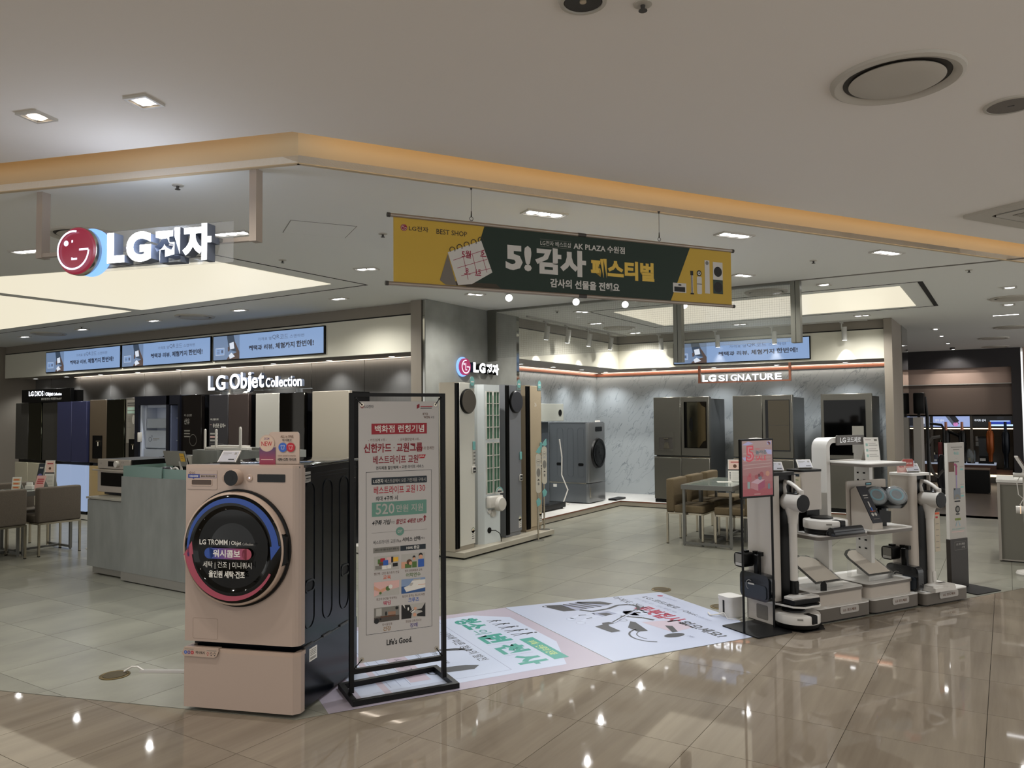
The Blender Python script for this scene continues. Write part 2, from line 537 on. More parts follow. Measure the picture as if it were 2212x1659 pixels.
mb = MB(); mb.box(-17.4, 4.2, -6, 21.6, -0.05, -0.012)
floor = struct(mb.obj('floor', M_grout))
G = 0.0014
def tile_mesh(polys, cx, cy, m):
    b = MB()
    for q in polys:
        b.prism([(x - cx, y - cy) for x, y in q], 'z', -0.0119, 0.0)
    return b.obj('tile', m)
whole = {}
def whole_tile(m):
    if m.name not in whole:
        b = MB(); b.box(-0.3 + G, 0.3 - G, -0.3 + G, 0.3 - G, -0.0119, 0.0)
        o = b.obj('tile', m); whole[m.name] = o.data; bpy.data.objects.remove(o)
    o = bpy.data.objects.new('tile', whole[m.name]); COL.objects.link(o); return o
def lay(m, ox, oy, x0, x1, y0, y1, inside, limit):
    cells = []; i = math.floor((x0 - ox) / 0.6)
    while ox + i * 0.6 < x1:
        j = math.floor((y0 - oy) / 0.6)
        while oy + j * 0.6 < y1:
            cx = ox + i * 0.6 + 0.3; cy = oy + j * 0.6 + 0.3
            h = 0.3 - G
            sq = [(cx - h, cy - h), (cx + h, cy - h), (cx + h, cy + h), (cx - h, cy + h)]
            ps = [p for p in inside(sq) if area(p) > 0.0006]
            if ps: cells.append((cx * cx + cy * cy, cx, cy, ps))
            j += 1
        i += 1
    cells.sort(key=lambda c: c[0])
    rest = MB(); n = 0
    for _, cx, cy, ps in cells:
        if n < limit and near_view(cx, cy):
            n += 1
            if len(ps) == 1 and abs(area(ps[0]) - (0.6 - 2 * G) ** 2) < 1e-5: o = whole_tile(m)
            else: o = tile_mesh(ps, cx, cy, m)
            o.location = (cx, cy, 0); o.parent = floor
        else:
            for q in ps: rest.prism(q, 'z', -0.0119, 0.0)
    stuff(rest.obj('tile_field', m, floor))
BG = 0.004
def in_mall(sq):
    a = clip(sq, NL, -BG, -1); b = clip(clip(sq, NL, -BG, 1), E_T, -BG, -1)
    return [a, b]
def in_shop(sq):
    return [clip(clip(sq, NL, BG, 1), E_T, BG, 1)]
lay(M_mall, -0.13, 0.03, -9, 4.1, -5.9, 10, in_mall, 200)
lay(M_shopfl, 0.0, 0.0, -17.3, 4.1, -1, 13.5, in_shop, 300)
mb = MB(); mb.box(-1.38, 4.1, 13.51, 21.5, -0.0119, 0.0)
struct(mb.obj('floor', M_darkfl))

# ceilings
def slab(name, poly, z0, z1, m):
    b = MB(); b.prism(poly, 'z', z0, z1); return b.obj(name, m)
big = [(-17.4, -6), (4.2, -6), (4.2, 21.6), (-17.4, 21.6)]
shop_poly = clip(clip(big, NL, 0.0, 1), E_T, 0.0, 1)
struct(slab('ceiling', shop_poly, 2.98, 3.02, M_ceil2))
CG = 0.175
pa = clip(big, NL, -CG, -1); pb = clip(clip(big, NL, -CG, 1), E_T, -CG, -1)
b = MB(); b.prism(pa, 'z', 3.08, 3.11); b.prism(pb, 'z', 3.08, 3.11)
struct(b.obj('ceiling', M_ceil))
# cove fascia: two stretches meeting at the corner
DL = Vector((math.cos(R(A_LEFT)), math.sin(R(A_LEFT))))
def wing(d, n, length, lo, hi, z0, z1):
    """plan strip along direction d from the corner, lo..hi measured along n"""
    a = CORNER + n * lo; c = CORNER + n * hi
    return [(a.x, a.y), (a.x + d.x * length, a.y + d.y * length), (c.x + d.x * length, c.y + d.y * length), (c.x, c.y)]
b = MB(); b.prism(wing(-DL, NL, 13.5, 0.0, 0.03, 0, 0), 'z', 2.975, 3.4)
trim = struct(b.obj('trim_1', M_fascia))
b = MB(); b.prism(wing(E_S, E_T, 13.5, 0.0, 0.03, 0, 0), 'z', 2.975, 3.4)
struct(b.obj('trim_2', M_fascia))
b = MB(); b.prism(wing(-DL, NL, 13.5, -0.7, 0.05, 0, 0), 'z', 3.4, 3.43); b.prism(wing(E_S, E_T, 13.5, -0.7, 0.05, 0, 0), 'z', 3.4, 3.43)
b.prism(wing(-DL, NL, 13.5, -0.7, -0.67, 0, 0), 'z', 3.11, 3.4); b.prism(wing(E_S, E_T, 13.5, -0.7, -0.67, 0, 0), 'z', 3.11, 3.4)
struct(b.obj('trim_3', M_fascia))  # unseen cap and back, added to keep world light out of the cove
# LED strips lying on the edge of the aisle ceiling and washing the fascia
M_led = glow('cove_led', '#ffc978', 2.0)
for nm, d, n, L0, L1 in (('l', -DL, NL, 0.15, 13.0), ('r', E_S, E_T, 0.05, 9.0)):
    b = MB()
    p0 = CORNER + d * L0; q0 = p0 + n * -0.235; q1 = p0 + n * -0.215
    e = d * (L1 - L0)
    b.prism([(q0.x, q0.y), (q0.x + e.x, q0.y + e.y), (q1.x + e.x, q1.y + e.y), (q1.x, q1.y)], 'z', 3.112, 3.13)
    tag(b.obj('cove_light_strip', M_led), 'warm LED strip hidden in the ceiling cove over the ' + ('left' if nm == 'l' else 'right') + ' stretch of the shop front', 'light')
    l = bpy.data.lights.new('cove_lamp', 'AREA'); l.shape = 'RECTANGLE'; l.size = L1 - L0; l.size_y = 0.03
    l.energy = (0.17 if nm == 'l' else 0.42) * (L1 - L0); l.color = (1.0, 0.64, 0.28)
    o = bpy.data.objects.new('cove_lamp', l); COL.objects.link(o)
    mid = CORNER + d * ((L0 + L1) / 2) + n * -0.2
    o.location = (mid.x, mid.y, 3.15)
    aim = Vector((n.x, n.y, -0.25))
    o.rotation_euler = aim.to_track_quat('-Z', 'Y').to_euler()

# shallow grooves and trims on the shop ceiling
def cstrip(name, p0, p1, w, m, z=2.98, h=0.004):
    a = Vector(p0); c = Vector(p1); d = (c - a).normalized(); n = Vector((-d.y, d.x)) * w / 2
    b = MB(); b.prism([(a.x - n.x, a.y - n.y), (c.x - n.x, c.y - n.y), (c.x + n.x, c.y + n.y), (a.x + n.x, a.y + n.y)], 'z', z - h, z + 0.002)
    return struct(b.obj(name, m))
k = 4
for p0, p1, w, m in (((-5.63, 3.75), (-5.63, 5.98), 0.012, M_joint), ((-16, 5.98), (-5.63, 5.98), 0.012, M_joint), ((-10.0, 3.5), (-5.63, 4.11), 0.012, M_joint),
                     ((-4.70, 9.25), (-4.70, 11.6), 0.012, M_joint), ((-0.735, 9.20), (-0.735, 11.45), 0.05, M_joint), ((-4.70, 9.25), (-0.735, 9.20), 0.012, M_joint), ((-4.70, 11.6), (-0.735, 11.45), 0.012, M_joint),
                     ((-5.72, 8.42), (0.9, 8.33), 0.045, M_grey)):
    cstrip('trim_%d' % k, p0, p1, w, m); k += 1

# walls of the left bay
b = MB(); b.box(-17.3, -5.76, 7.80, 7.95, 0, 3.0)
wb = struct(b.obj('wall_back_left', M_joint))
xs = [-16.65, -15.61] + [-14.57 + 1.028 * i for i in range(9)]
for x0, x1 in zip(xs, xs[1:]):
    b = MB(); b.box(x0 + 0.004, min(x1, -5.99) - 0.004, 7.775, 7.80, 0.0, 2.372, 0.002, 1); b.obj('panel', M_objet, wb)
b = MB(); b.box(-17.3, -16.2, 7.10, 7.80, 0, 2.98)
struct(b.obj('wall_left', M_taupe))
b = MB(); b.box(-17.4, -17.3, -2, 7.9, 0, 2.98)
struct(b.obj('wall_side', M_taupe))  # unseen wall, put in to close the shop to world light
b = MB(); b.box(-16.2, -5.97, 7.225, 7.80, 2.372, 2.98)
bulk1 = struct(b.obj('wall_bulkhead_left', M_taupe))
b = MB(); b.box(-16.17, -5.98, 7.20, 7.226, 2.375, 2.825); b.obj('panel', M_cream, bulk1)
b = MB(); b.box(-16.2, -5.97, 7.218, 7.227, 2.828, 2.845); b.obj('shadow_gap', M_joint, bulk1)
# frame post and mirror strip beside the concrete column
b = MB(); b.box(-5.99, -5.83, 7.11, 7.8, 0, 2.98); struct(b.obj('trim_20', M_taupe))
b = MB(); b.box(-5.83, -5.762, 7.125, 7.8, 0, 2.978); struct(b.obj('trim_21', M_mirror))
b = MB(); b.box(-5.765, -5.75, 7.095, 9.10, 0, 2.978); b.box(-6.72, -5.764, 7.96, 9.10, 0, 2.978)
struct(b.obj('wall_column', M_concrete))
b = MB(); b.box(-6.72, -5.755, 9.10, 9.18, 0, 2.98); struct(b.obj('trim_22', M_mirror))

# marble bay
b = MB(); b.box(-6.90, -6.72, 9.18, 13.7, 0, 2.98); struct(b.obj('wall_marble_left', M_marble))
b = MB(); b.box(-6.90, -1.40, 13.56, 13.72, 0, 2.98); struct(b.obj('wall_marble_back', M_marble))
b = MB(); b.box(-6.72, -5.825, 9.18, 13.56, 2.392, 2.98); b.box(-5.825, -1.49, 12.605, 13.56, 2.392, 2.98)
bulk2 = struct(b.obj('wall_bulkhead_right', M_taupe))
b = MB(); b.box(-5.826, -5.80, 9.18, 12.58, 2.395, 2.83); b.box(-5.826, -1.50, 12.58, 12.606, 2.395, 2.83); b.obj('panel', M_cream, bulk2)
b = MB(); b.box(-5.827, -5.818, 9.18, 12.6, 2.835, 2.85); b.box(-5.82, -1.50, 12.597, 12.606, 2.835, 2.85); b.obj('shadow_gap', M_joint, bulk2)
b = MB(); b.box(-6.72, -6.70, 9.18, 13.56, 2.325, 2.375); b.box(-6.72, -1.49, 13.54, 13.56, 2.325, 2.375)
struct(b.obj('trim_23', M_copper))
# right partition
b = MB(); b.box(-1.495, -1.385, 12.50, 13.72, 0, 2.98, 0.003, 1); struct(b.obj('wall_partition', M_taupe))
b = MB(); b.box(-1.50, -1.378, 13.72, 14.55, 0, 2.98); struct(b.obj('trim_24', M_mirror))
# raised platform along the marble walls
b = MB(); b.box(-6.72, -5.70, 9.18, 13.56, 0.012, 0.075); b.box(-5.70, -1.495, 12.37, 13.56, 0.012, 0.075)
plat = struct(b.obj('floor_platform', M_plinth))
b = MB(); b.box(-6.72, -5.703, 9.18, 13.56, 0.0751, 0.092); b.box(-5.703, -1.495, 12.373, 13.56, 0.0751, 0.092); b.obj('marble_top', M_platmarble, plat)
b = MB(); b.box(-5.705, -5.697, 9.18, 12.373, 0.076, 0.0925); b.box(-5.705, -1.495, 12.366, 12.374, 0.076, 0.0925); b.obj('copper_edge', M_copper, plat)
b = MB(); b.box(-6.7, -5.72, 9.2, 13.5, 0.0, 0.0121); b.box(-5.72, -1.5, 12.39, 13.5, 0.0, 0.0121); b.obj('recessed_base', M_black, plat)
# platform below the fridges of the left bay
b = MB(); b.box(-16.0, -6.2, 6.63, 7.77, 0.012, 0.085)
p2 = struct(b.obj('floor_platform', M_white))
b = MB(); b.box(-16.0, -6.25, 6.65, 7.7, 0.0, 0.0121); b.obj('recessed_base', M_black, p2)

# the shop across the far aisle
b = MB(); b.box(-2.2, 0.16, 20.9, 21.1, 0, 2.98); b.box(-2.2, 0.1, 20.1, 20.9, 1.50, 1.52)
struct(b.obj('wall_far', M_facade2))
b = MB(); b.box(-2.2, 0.29, 20.05, 20.16, 2.57, 2.98); b.box(0.11, 0.29, 20.05, 20.9, 0, 2.57); b.box(-2.2, -1.98, 20.05, 20.9, 0, 2.57)
struct(b.obj('trim_25', M_facade))
b = MB(); b.box(-1.98, 0.11, 20.16, 20.22, 2.21, 2.57); struct(b.obj('trim_26', M_facade3))
b = MB(); b.box(-1.98, 0.11, 20.10, 20.17, 1.50, 2.205); struct(b.obj('trim_27', M_facade2))
b = MB(); b.box(-1.98, 0.11, 20.06, 20.12, 2.20, 2.215); struct(b.obj('trim_28', M_wplastic))
b = MB(); b.box(0.33, 4.2, 20.0, 20.2, 0, 2.98); struct(b.obj('wall_far_next', M_facade3))
b = MB(); b.box(-17.4, -1.5, 21.0, 21.4, 0, 2.98); struct(b.obj('wall_rear', M_taupe))  # rear wall out of view, put in to stop world light

# ================================================================== CEILING FIXTURES
M_trimw = mat('fixture_white', '#b9b5ad', 0.45)
M_reflect = mat('fixture_reflector', '#d5d3cf', 0.25, 0.6)
M_ventw = mat('vent_white', '#b7b2a8', 0.5)
M_ventd = mat('vent_dark', '#35322e', 0.6)
HS, HM = 2.98, 3.08
def downlight(kind, n, cx, cy, rz, z, label, watts, col, pitch=0.095, size=0.125, grp=None, lamp=None, tilt=None, cone=150):
    t = thing(kind, label, 'ceiling light', (cx, cy, z), rz, grp)
    L = size + pitch * (n - 1); W = size
    x0, x1, y0, y1 = -L / 2, L / 2, -W / 2, W / 2
    f = 0.014
    b = MB(); b.ringprism([(x0, y0), (x1, y0), (x1, y1), (x0, y1)], [(x0 + f, y0 + f), (x1 - f, y0 + f), (x1 - f, y1 - f), (x0 + f, y1 - f)], 'z', -0.012, 0.0)
    b.obj('frame', M_trimw, t)
    b = MB(); b.ringprism([(x0 + f, y0 + f), (x1 - f, y0 + f), (x1 - f, y1 - f), (x0 + f, y1 - f)], [(x0 + 2.2 * f, y0 + 2.2 * f), (x1 - 2.2 * f, y0 + 2.2 * f), (x1 - 2.2 * f, y1 - 2.2 * f), (x0 + 2.2 * f, y1 - 2.2 * f)], 'z', -0.006, 0.0)
    b.box(x0 + f, x1 - f, y0 + f, y1 - f, -0.0035, 0.0)
    b.obj('reflector', M_reflect, t)
    r = W / 2 - f * 1.5
    for i in range(n):
        xc = (i - (n - 1) / 2) * pitch
        b = MB(); b.lathe([(r, -0.0036), (r * 0.9, -0.009), (r * 0.55, -0.0125), (0.001, -0.0135)], (xc, 0, 0), 20)
        b.obj('lamp', lamp or M_lamp, t)
    spot('downlight_beam', t, watts, col, aim=tilt or (0, 0, -1), size=cone, blend=0.9, radius=0.03)
    return t
# mall aisle
downlight('aisle_downlight', 1, -3.35, 2.065, 17, HM, 'square recessed downlight in the aisle ceiling, right of the leftmost pair', W_MALL, C_WARM, size=0.128, lamp=M_lampw)
downlight('aisle_downlight', 1, -3.95, 1.88, 17, HM, 'square recessed downlight nearest the left edge of the aisle ceiling', W_MALL, C_WARM, size=0.128, lamp=M_lampw)
for i, (x, y) in enumerate(((-1.9, 0.4), (-0.3, 0.9), (0.6, 2.2), (1.3, 4.6), (1.9, 7.0), (-4.8, 0.2), (-2.6, -1.8), (0.2, -1.6), (2.4, 0.6), (2.8, 3.4), (-6.5, 0.8))):  # unseen downlights added around the camera as front fill
    downlight('aisle_downlight', 1, x, y, 17, HM, 'unseen downlight added to the aisle ceiling to light the shop front', W_MALL * 1.2, C_WARM, size=0.128, grp='added aisle downlights behind and beside the viewer', lamp=M_lampw)
# along the shop front
for x, y, rz, lb in ((-2.63, 4.535, 59.3, 'triple downlight above the middle of the hanging banner'), (-1.735, 5.92, 59.3, 'triple downlight beyond the right end of the hanging banner'),
                     (-0.833, 7.33, 59.3, 'triple downlight farthest right along the shop front'), (-4.86, 3.70, 17, 'triple downlight behind the end of the hanging lit logo letters'), (-6.73, 3.16, 17, 'triple downlight left of the red logo disc of the hanging sign')):
    downlight('triple_downlight', 3, x, y, rz, HS, lb, W_EDGE, C_COOL, cone=95)
dbl = [(-5.01, 5.31, 17, 'double downlight between the luminous ceiling panel and the hanging banner'), (-6.55, 6.48, 0, 'double downlight nearest the concrete column in the row over the left bay'),
       (-8.29, 6.44, 0, 'double downlight second from the concrete column in the row over the left bay'), (-10.15, 6.44, 0, 'double downlight over the middle screen of the left bay'),
       (-12.03, 6.44, 0, 'double downlight over the leftmost screen of the left bay'), (-13.85, 6.46, 0, 'double downlight at the far left end of the row over the left bay'),
       (-5.06, 7.14, 59, 'double downlight under the left half of the banner, beside the concrete column'), (-2.18, 7.71, 59, 'double downlight just right of the banner end, before the glass curtain'),
       (-4.76, 9.19, 59, 'double downlight behind the glass curtain, first after the column'), (-5.21, 10.51, 0, 'double downlight over the marble bay beside the left track'),
       (-5.28, 12.15, 0, 'double downlight in the far left corner of the marble bay'), (-3.45, 11.96, 0, 'double downlight over the wide screen of the marble bay'), (-1.70, 11.93, 0, 'double downlight at the right end of the marble bay')]
for x, y, rz, lb in dbl:
    downlight('double_downlight', 2, x, y, rz, HS, lb, W_SHOP, C_NEUT, pitch=0.10, size=0.12)
for x, y, lb in ((-1.62, 8.785, 'square downlight right of the steel post, before the luminous panel'), (0.069, 10.21, 'square downlight near the right edge, nearer of two'), (0.063, 11.85, 'square downlight near the right edge, farther of two')):
    downlight('square_downlight', 1, x, y, 0, HS, lb, W_SHOP * 0.7, C_NEUT, size=0.14)
for i, y in enumerate((14.63, 16.05, 17.87, 19.67)):
    downlight('far_downlight', 2, -0.96, y, 90, HS, ('first', 'second', 'third', 'last')[i] + ' downlight of the receding row toward the dark far shop', W_SHOP * 0.35, C_NEUT, pitch=0.09, size=0.10)
t = thing('linear_light', 'slim bar light near the right edge of the far ceiling', 'ceiling light', (0.03, 13.08, HS))
b = MB(); b.box(-0.17, 0.17, -0.03, 0.03, -0.01, 0); b.obj('frame', M_trimw, t)
b = MB(); b.box(-0.155, 0.155, -0.018, 0.018, -0.013, -0.009); b.obj('lamp', M_lamp, t)

# small round downlights in the undersides of the bulkheads
def bulk_light(x, y, z, label, w):
    t = thing('round_downlight', label, 'ceiling light', (x, y, z))
    b = MB(); b.lathe([(0.042, -0.006), (0.055, -0.006), (0.06, 0.0), (0.042, 0.0), (0.042, -0.006)], n=24); b.obj('rim', M_trimw, t)
    b = MB(); b.lathe([(0.042, 0.0), (0.042, -0.004), (0.001, -0.0055)], n=24); b.obj('lamp', M_lamp, t)
    spot('downlight_beam', t, w, C_COOL, 120, 0.8)
ordl = ['first', 'second', 'third', 'fourth', 'fifth', 'sixth', 'seventh', 'eighth', 'ninth']
for i in range(9):
    bulk_light(-6.69 - 1.135 * i, 7.56, 2.372, ordl[i] + ' round downlight from the column, under the bulkhead of the left bay', W_BULK)
for i, y in enumerate((10.16, 11.19, 12.22, 13.2)):
    bulk_light(-6.35, y, 2.392, ordl[i] + ' round downlight along the left marble wall, counted from the column', W_BULK * 1.3)
for i, x in enumerate((-5.35, -4.25, -3.19, -2.13)):
    bulk_light(x, 13.12, 2.392, ordl[i] + ' round downlight along the back marble wall, counted from the corner', W_BULK * 1.3)
# linear wash at the top of the walls
for nm, x0, x1, y0, y1, z, wt in (('dark taupe wall of the left bay', -14.7, -6.0, 7.735, 7.765, 2.372, 9), ('back marble wall', -6.6, -1.55, 13.50, 13.535, 2.392, 6)):
    b = MB(); b.box(x0, x1, y0, y1, z - 0.006, z); tag(b.obj('wall_wash_strip', glow('wash_led', '#ffead2', 1.6)), 'thin light strip washing the top of the ' + nm, 'light')
    l = bpy.data.lights.new('wash_lamp', 'AREA'); l.shape = 'RECTANGLE'; l.size = x1 - x0; l.size_y = 0.03; l.energy = wt; l.color = (1, .88, .74)
    o = bpy.data.objects.new('wash_lamp', l); COL.objects.link(o); o.location = ((x0 + x1) / 2, y0 - 0.005, z - 0.012)
    o.rotation_euler = (R(14), 0, 0)
b = MB(); b.box(-6.695, -6.66, 9.3, 13.5, 2.386, 2.392); tag(b.obj('wall_wash_strip', MATS['wash_led']), 'thin light strip washing the top of the left marble wall', 'light')
l = bpy.data.lights.new('wash_lamp', 'AREA'); l.shape = 'RECTANGLE'; l.size = 0.03; l.size_y = 4.2; l.energy = 5; l.color = (1, .88, .74)
o = bpy.data.objects.new('wash_lamp', l); COL.objects.link(o); o.location = (-6.655, 11.4, 2.38); o.rotation_euler = (0, R(14), 0)

# luminous stretch-ceiling panels
M_lum = glow('luminous_panel', '#d9d1bb', 1.0)
def lum(label, poly):
    b = MB(); b.prism(poly, 'z', HS - 0.005, HS - 0.001)
    o = b.obj('luminous_panel', M_lum); tag(o, label, 'light panel')
lum('large glowing ceiling panel behind the hanging lit logo letters', [(-5.86, 4.28), (-5.89, 5.71), (-9.27, 5.71), (-9.18, 3.30), (-8.2, 3.58)])
lum('glowing ceiling panel at the left edge of the picture', [(-9.40, 3.25), (-9.50, 5.71), (-13.2, 5.71), (-13.2, 2.2)])
lum('glowing ceiling panel over the marble bay, behind the glass curtain', [(-4.44, 9.50), (-0.95, 9.40), (-0.955, 11.27), (-4.48, 11.42)])

# round air diffusers, speaker, sprinklers, cassette
def diffuser(x, y, z, r, label, flat=1.0):
    t = thing('air_diffuser', label, 'air vent', (x, y, z))
    b = MB(); b.lathe([(r, 0.0), (r * 0.985, -0.012), (r * 0.93, -0.020), (r * 0.86, -0.016), (r * 0.80, -0.004), (r * 0.80, 0.0), (r, 0.0)], n=48); b.obj('rim', M_ventw, t)
    b = MB(); b.lathe([(r * 0.81, -0.001), (r * 0.70, -0.0035), (r * 0.001, -0.0035)], n=48); b.obj('throat', M_ventd, t)
    b = MB(); b.lathe([(r * 0.70, -0.008), (r * 0.715, -0.013), (r * 0.68, -0.018), (r * 0.4, -0.022), (0.001, -0.023)], n=48); b.obj('disc', M_ventw, t)
    b = MB(); b.cyl((0, 0, 0), (0, 0, -0.018), 0.03, n=10); b.obj('hub', M_ventd, t)
diffuser(-0.37, 3.765, HM, 0.275, 'large round air diffuser in the aisle ceiling, upper right of the picture')
diffuser(-5.79, 3.11, HS, 0.26, 'round air diffuser half hidden behind the hanging logo letters')
diffuser(-9.30, 6.50, HS, 0.26, 'round air diffuser over the screens of the left bay')
diffuser(-13.03, 6.44, HS, 0.26, 'round air diffuser at the far left over the leftmost screen')
diffuser(-2.27, 8.93, HS, 0.24, 'round air diffuser beside the glass curtain and steel post')
diffuser(-5.19, 11.30, HS, 0.26, 'round air diffuser over the left corner of the marble bay')
diffuser(0.114, 11.2, HS, 0.26, 'round air diffuser between the two square downlights at the right edge')
diffuser(0.108, 15.09, HS, 0.26, 'nearest round air diffuser of the dark ceiling beyond the shop, at right')
diffuser(-0.169, 17.18, HS, 0.26, 'middle round air diffuser of the dark ceiling beyond the shop')
diffuser(-0.166, 19.5, HS, 0.26, 'farthest round air diffuser, above the dark facade')
t = thing('ceiling_speaker', 'grey round ceiling speaker at the right edge of the aisle ceiling', 'speaker', (0.06, 4.40, HM))
b = MB(); b.lathe([(0.118, 0), (0.116, -0.008), (0.102, -0.010), (0.102, 0.0), (0.118, 0)], n=40); b.obj('rim', M_ventw, t)
b = MB(); b.lathe([(0.102, -0.001), (0.102, -0.006), (0.001, -0.008)], n=40); b.obj('grille', mat('speaker_grille', '#6f6a64', 0.8), t)
b = MB(); b.box(-0.014, 0.014, -0.004, 0.004, -0.0095, -0.0065); b.obj('badge', M_dgrey, t)
t = thing('aisle_round_downlight', 'dark round unlit downlight cut by the top edge of the picture', 'ceiling light', (-1.235, 2.42, HM))
b = MB(); b.lathe([(0.087, 0), (0.084, -0.010), (0.070, -0.012), (0.069, 0.0), (0.087, 0)], n=40); b.obj('rim', M_ventw, t)
b = MB(); b.lathe([(0.069, -0.001), (0.066, -0.007), (0.05, -0.003), (0.02, -0.002), (0.001, -0.002)], n=36); b.obj('cone', M_ventd, t)
b = MB(); b.lathe([(0.012, -0.002), (0.012, -0.008), (0.001, -0.011)], n=16); b.obj('lamp', mat('unlit_lamp', '#b6a78f', 0.4), t)
def sprinkler(x, y, z, label):
    t = thing('sprinkler_head', label, 'sprinkler', (x, y, z))
    b = MB(); b.lathe([(0.034, 0), (0.033, -0.004), (0.018, -0.006), (0.001, -0.006)], n=24); b.obj('escutcheon', M_ventw, t)
    b = MB(); b.cyl((0, 0, -0.005), (0, 0, -0.024), 0.009, 0.007, 12); b.lathe([(0.001, -0.024), (0.016, -0.024), (0.016, -0.0265), (0.001, -0.0265)], n=14); b.obj('nozzle', M_dgrey, t)
sprinkler(-1.065, 2.56, HM, 'sprinkler head at the top edge beside the dark round downlight')
sprinkler(-4.11, 2.75, HS, 'sprinkler head above the hanging logo letters')
sprinkler(-3.945, 4.36, HS, 'sprinkler head left of the hanging banner')
sprinkler(-5.34, 4.60, HS, 'sprinkler head beside the corner of the big luminous panel')
sprinkler(-1.44, 7.35, HS, 'sprinkler head right of the hanging banner')
sprinkler(-0.27, 8.73, HS, 'sprinkler head at the right near the end of the cove')
sprinkler(-5.02, 8.97, HS, 'sprinkler head just behind the glass curtain')
sprinkler(-11.73, 6.27, HS, 'sprinkler head over the left bay beside a double downlight')
# cassette air conditioner
t = thing('cassette_unit', 'square ceiling cassette air conditioner at the right edge', 'air conditioner', (-0.25, 6.715, HM), A_EDGE - 90)
b = MB(); b.ringprism(rrect(0, 0.86, 0, 0.86, 0.04, 4), rrect(0.13, 0.73, 0.13, 0.73, 0.06, 4), 'z', -0.022, 0.0); b.obj('frame', M_ventw, t)
b = MB(); b.prism(rrect(0.15, 0.71, 0.15, 0.71, 0.05, 4), 'z', -0.026, -0.001); b.obj('panel', M_trimw, t)
b = MB()
for a in ((0.2, 0.66, 0.135, 0.152), (0.2, 0.66, 0.708, 0.725), (0.135, 0.152, 0.2, 0.66), (0.708, 0.725, 0.2, 0.66)): b.box(*a, -0.020, -0.002)
b.obj('air_slot', M_black, t)
b = MB(); b.box(0.24, 0.62, 0.24, 0.62, -0.0285, -0.0255)
b.obj('grille_back', mat('grille_back', '#6b665e', 0.8), t)
b = MB()
for i in range(16): b.box(0.245, 0.615, 0.248 + i * 0.0235, 0.258 + i * 0.0235, -0.031, -0.028)
stuff(b.obj('grille', M_ventw, t))
# flush access hatch
t = thing('access_hatch', 'flush rectangular access hatch in the ceiling left of the banner', 'hatch', (-4.235, 3.99, HS), 57)
b = MB(); b.ringprism([(-0.235, -0.2), (0.235, -0.2), (0.235, 0.2), (-0.235, 0.2)], [(-0.232, -0.197), (0.232, -0.197), (0.232, 0.197), (-0.232, 0.197)], 'z', -0.002, 0); b.obj('frame', M_grey, t)
b = MB(); b.box(-0.23, 0.23, -0.195, 0.195, -0.003, 0.0); b.obj('lid', M_ceil2, t)

# track lights of the marble bay
M_track = mat('track_white', '#b5b4af', 0.4)
b = MB(); b.box(-5.615, -5.58, 9.14, 12.46, HS - 0.022, HS); tag(b.obj('light_track', M_track), 'white light track along the left side of the marble bay', 'light track')
b = MB(); b.box(-5.4, -1.7, 12.43, 12.465, HS - 0.022, HS); tag(b.obj('light_track', M_track), 'white light track along the back of the marble bay', 'light track')
def track_spot(x, y, label, lean):
    t = thing('track_spotlight', label, 'spotlight', (x, y, HS - 0.022))
    b = MB(); b.box(-0.022, 0.022, -0.05, 0.05, -0.022, 0.0, 0.004, 1); b.obj('adapter', M_track, t)
    b = MB(); b.cyl((0, 0, -0.02), (0, 0, -0.10), 0.010, n=10); b.obj('stem', M_track, t)
    d = Vector((lean[0], lean[1], -1)).normalized()
    o0 = Vector((0, 0, -0.075)); o1 = o0 + d * 0.20
    b = MB(); b.cyl(o0 + Vector((0.035, 0, 0)), o1 + Vector((0.035, 0, 0)), 0.038, n=20); b.obj('can', M_track, t)
    b = MB(); p = o1 + Vector((0.035, 0, 0)); b.cyl(p, p + d * 0.004, 0.031, n=18); b.obj('lens', M_lamp, t)
    spot('track_beam', t, W_TRACK, C_NEUT, 60, 0.6, loc=p + d * 0.02, aim=d, radius=0.03)
for i, y in enumerate((9.66, 10.30, 11.01, 11.80)):
    track_spot(-5.597, y, ordl[i] + ' white can spotlight along the left track, counted from the column', (-0.22, 0.1))
for i, x in enumerate((-4.98, -4.00, -3.09, -2.06)):
    track_spot(x, 12.447, ordl[i] + ' white can spotlight along the back track, counted from the corner', (0.0, 0.12))
# eyeball spots behind the banner, turned toward the aisle
for i, (x, y) in enumerate(((-4.68, 7.25), (-4.21, 7.97), (-3.83, 8.51), (-3.27, 9.0))):
    t = thing('eyeball_spotlight', ('first', 'second', 'third', 'last')[i] + ' bright round spotlight below the banner, counted from the column', 'spotlight', (x, y, HS))
    b = MB(); b.lathe([(0.055, 0.0), (0.055, -0.01), (0.03, -0.015), (0.001, -0.015)], n=20); b.obj('base', M_track, t)
    d = Vector((-x * 0.75, -y * 0.55, -1.9)).normalized()
    b = MB(); b.cyl((0, 0, -0.01), Vector((0, 0, -0.05)), 0.014, n=10); b.cyl(Vector((0, 0, -0.06)) - d * 0.05, Vector((0, 0, -0.06)) + d * 0.03, 0.032, 0.042, 20); b.obj('can', M_track, t)
    b = MB(); p = Vector((0, 0, -0.06)) + d * 0.03; b.cyl(p, p + d * 0.004, 0.039, n=20); b.obj('lens', M_lamp, t)
    spot('eyeball_beam', t, W_TRACK * 2, C_COOL, 60, 0.7, loc=p + d * 0.02, aim=d, radius=0.035)

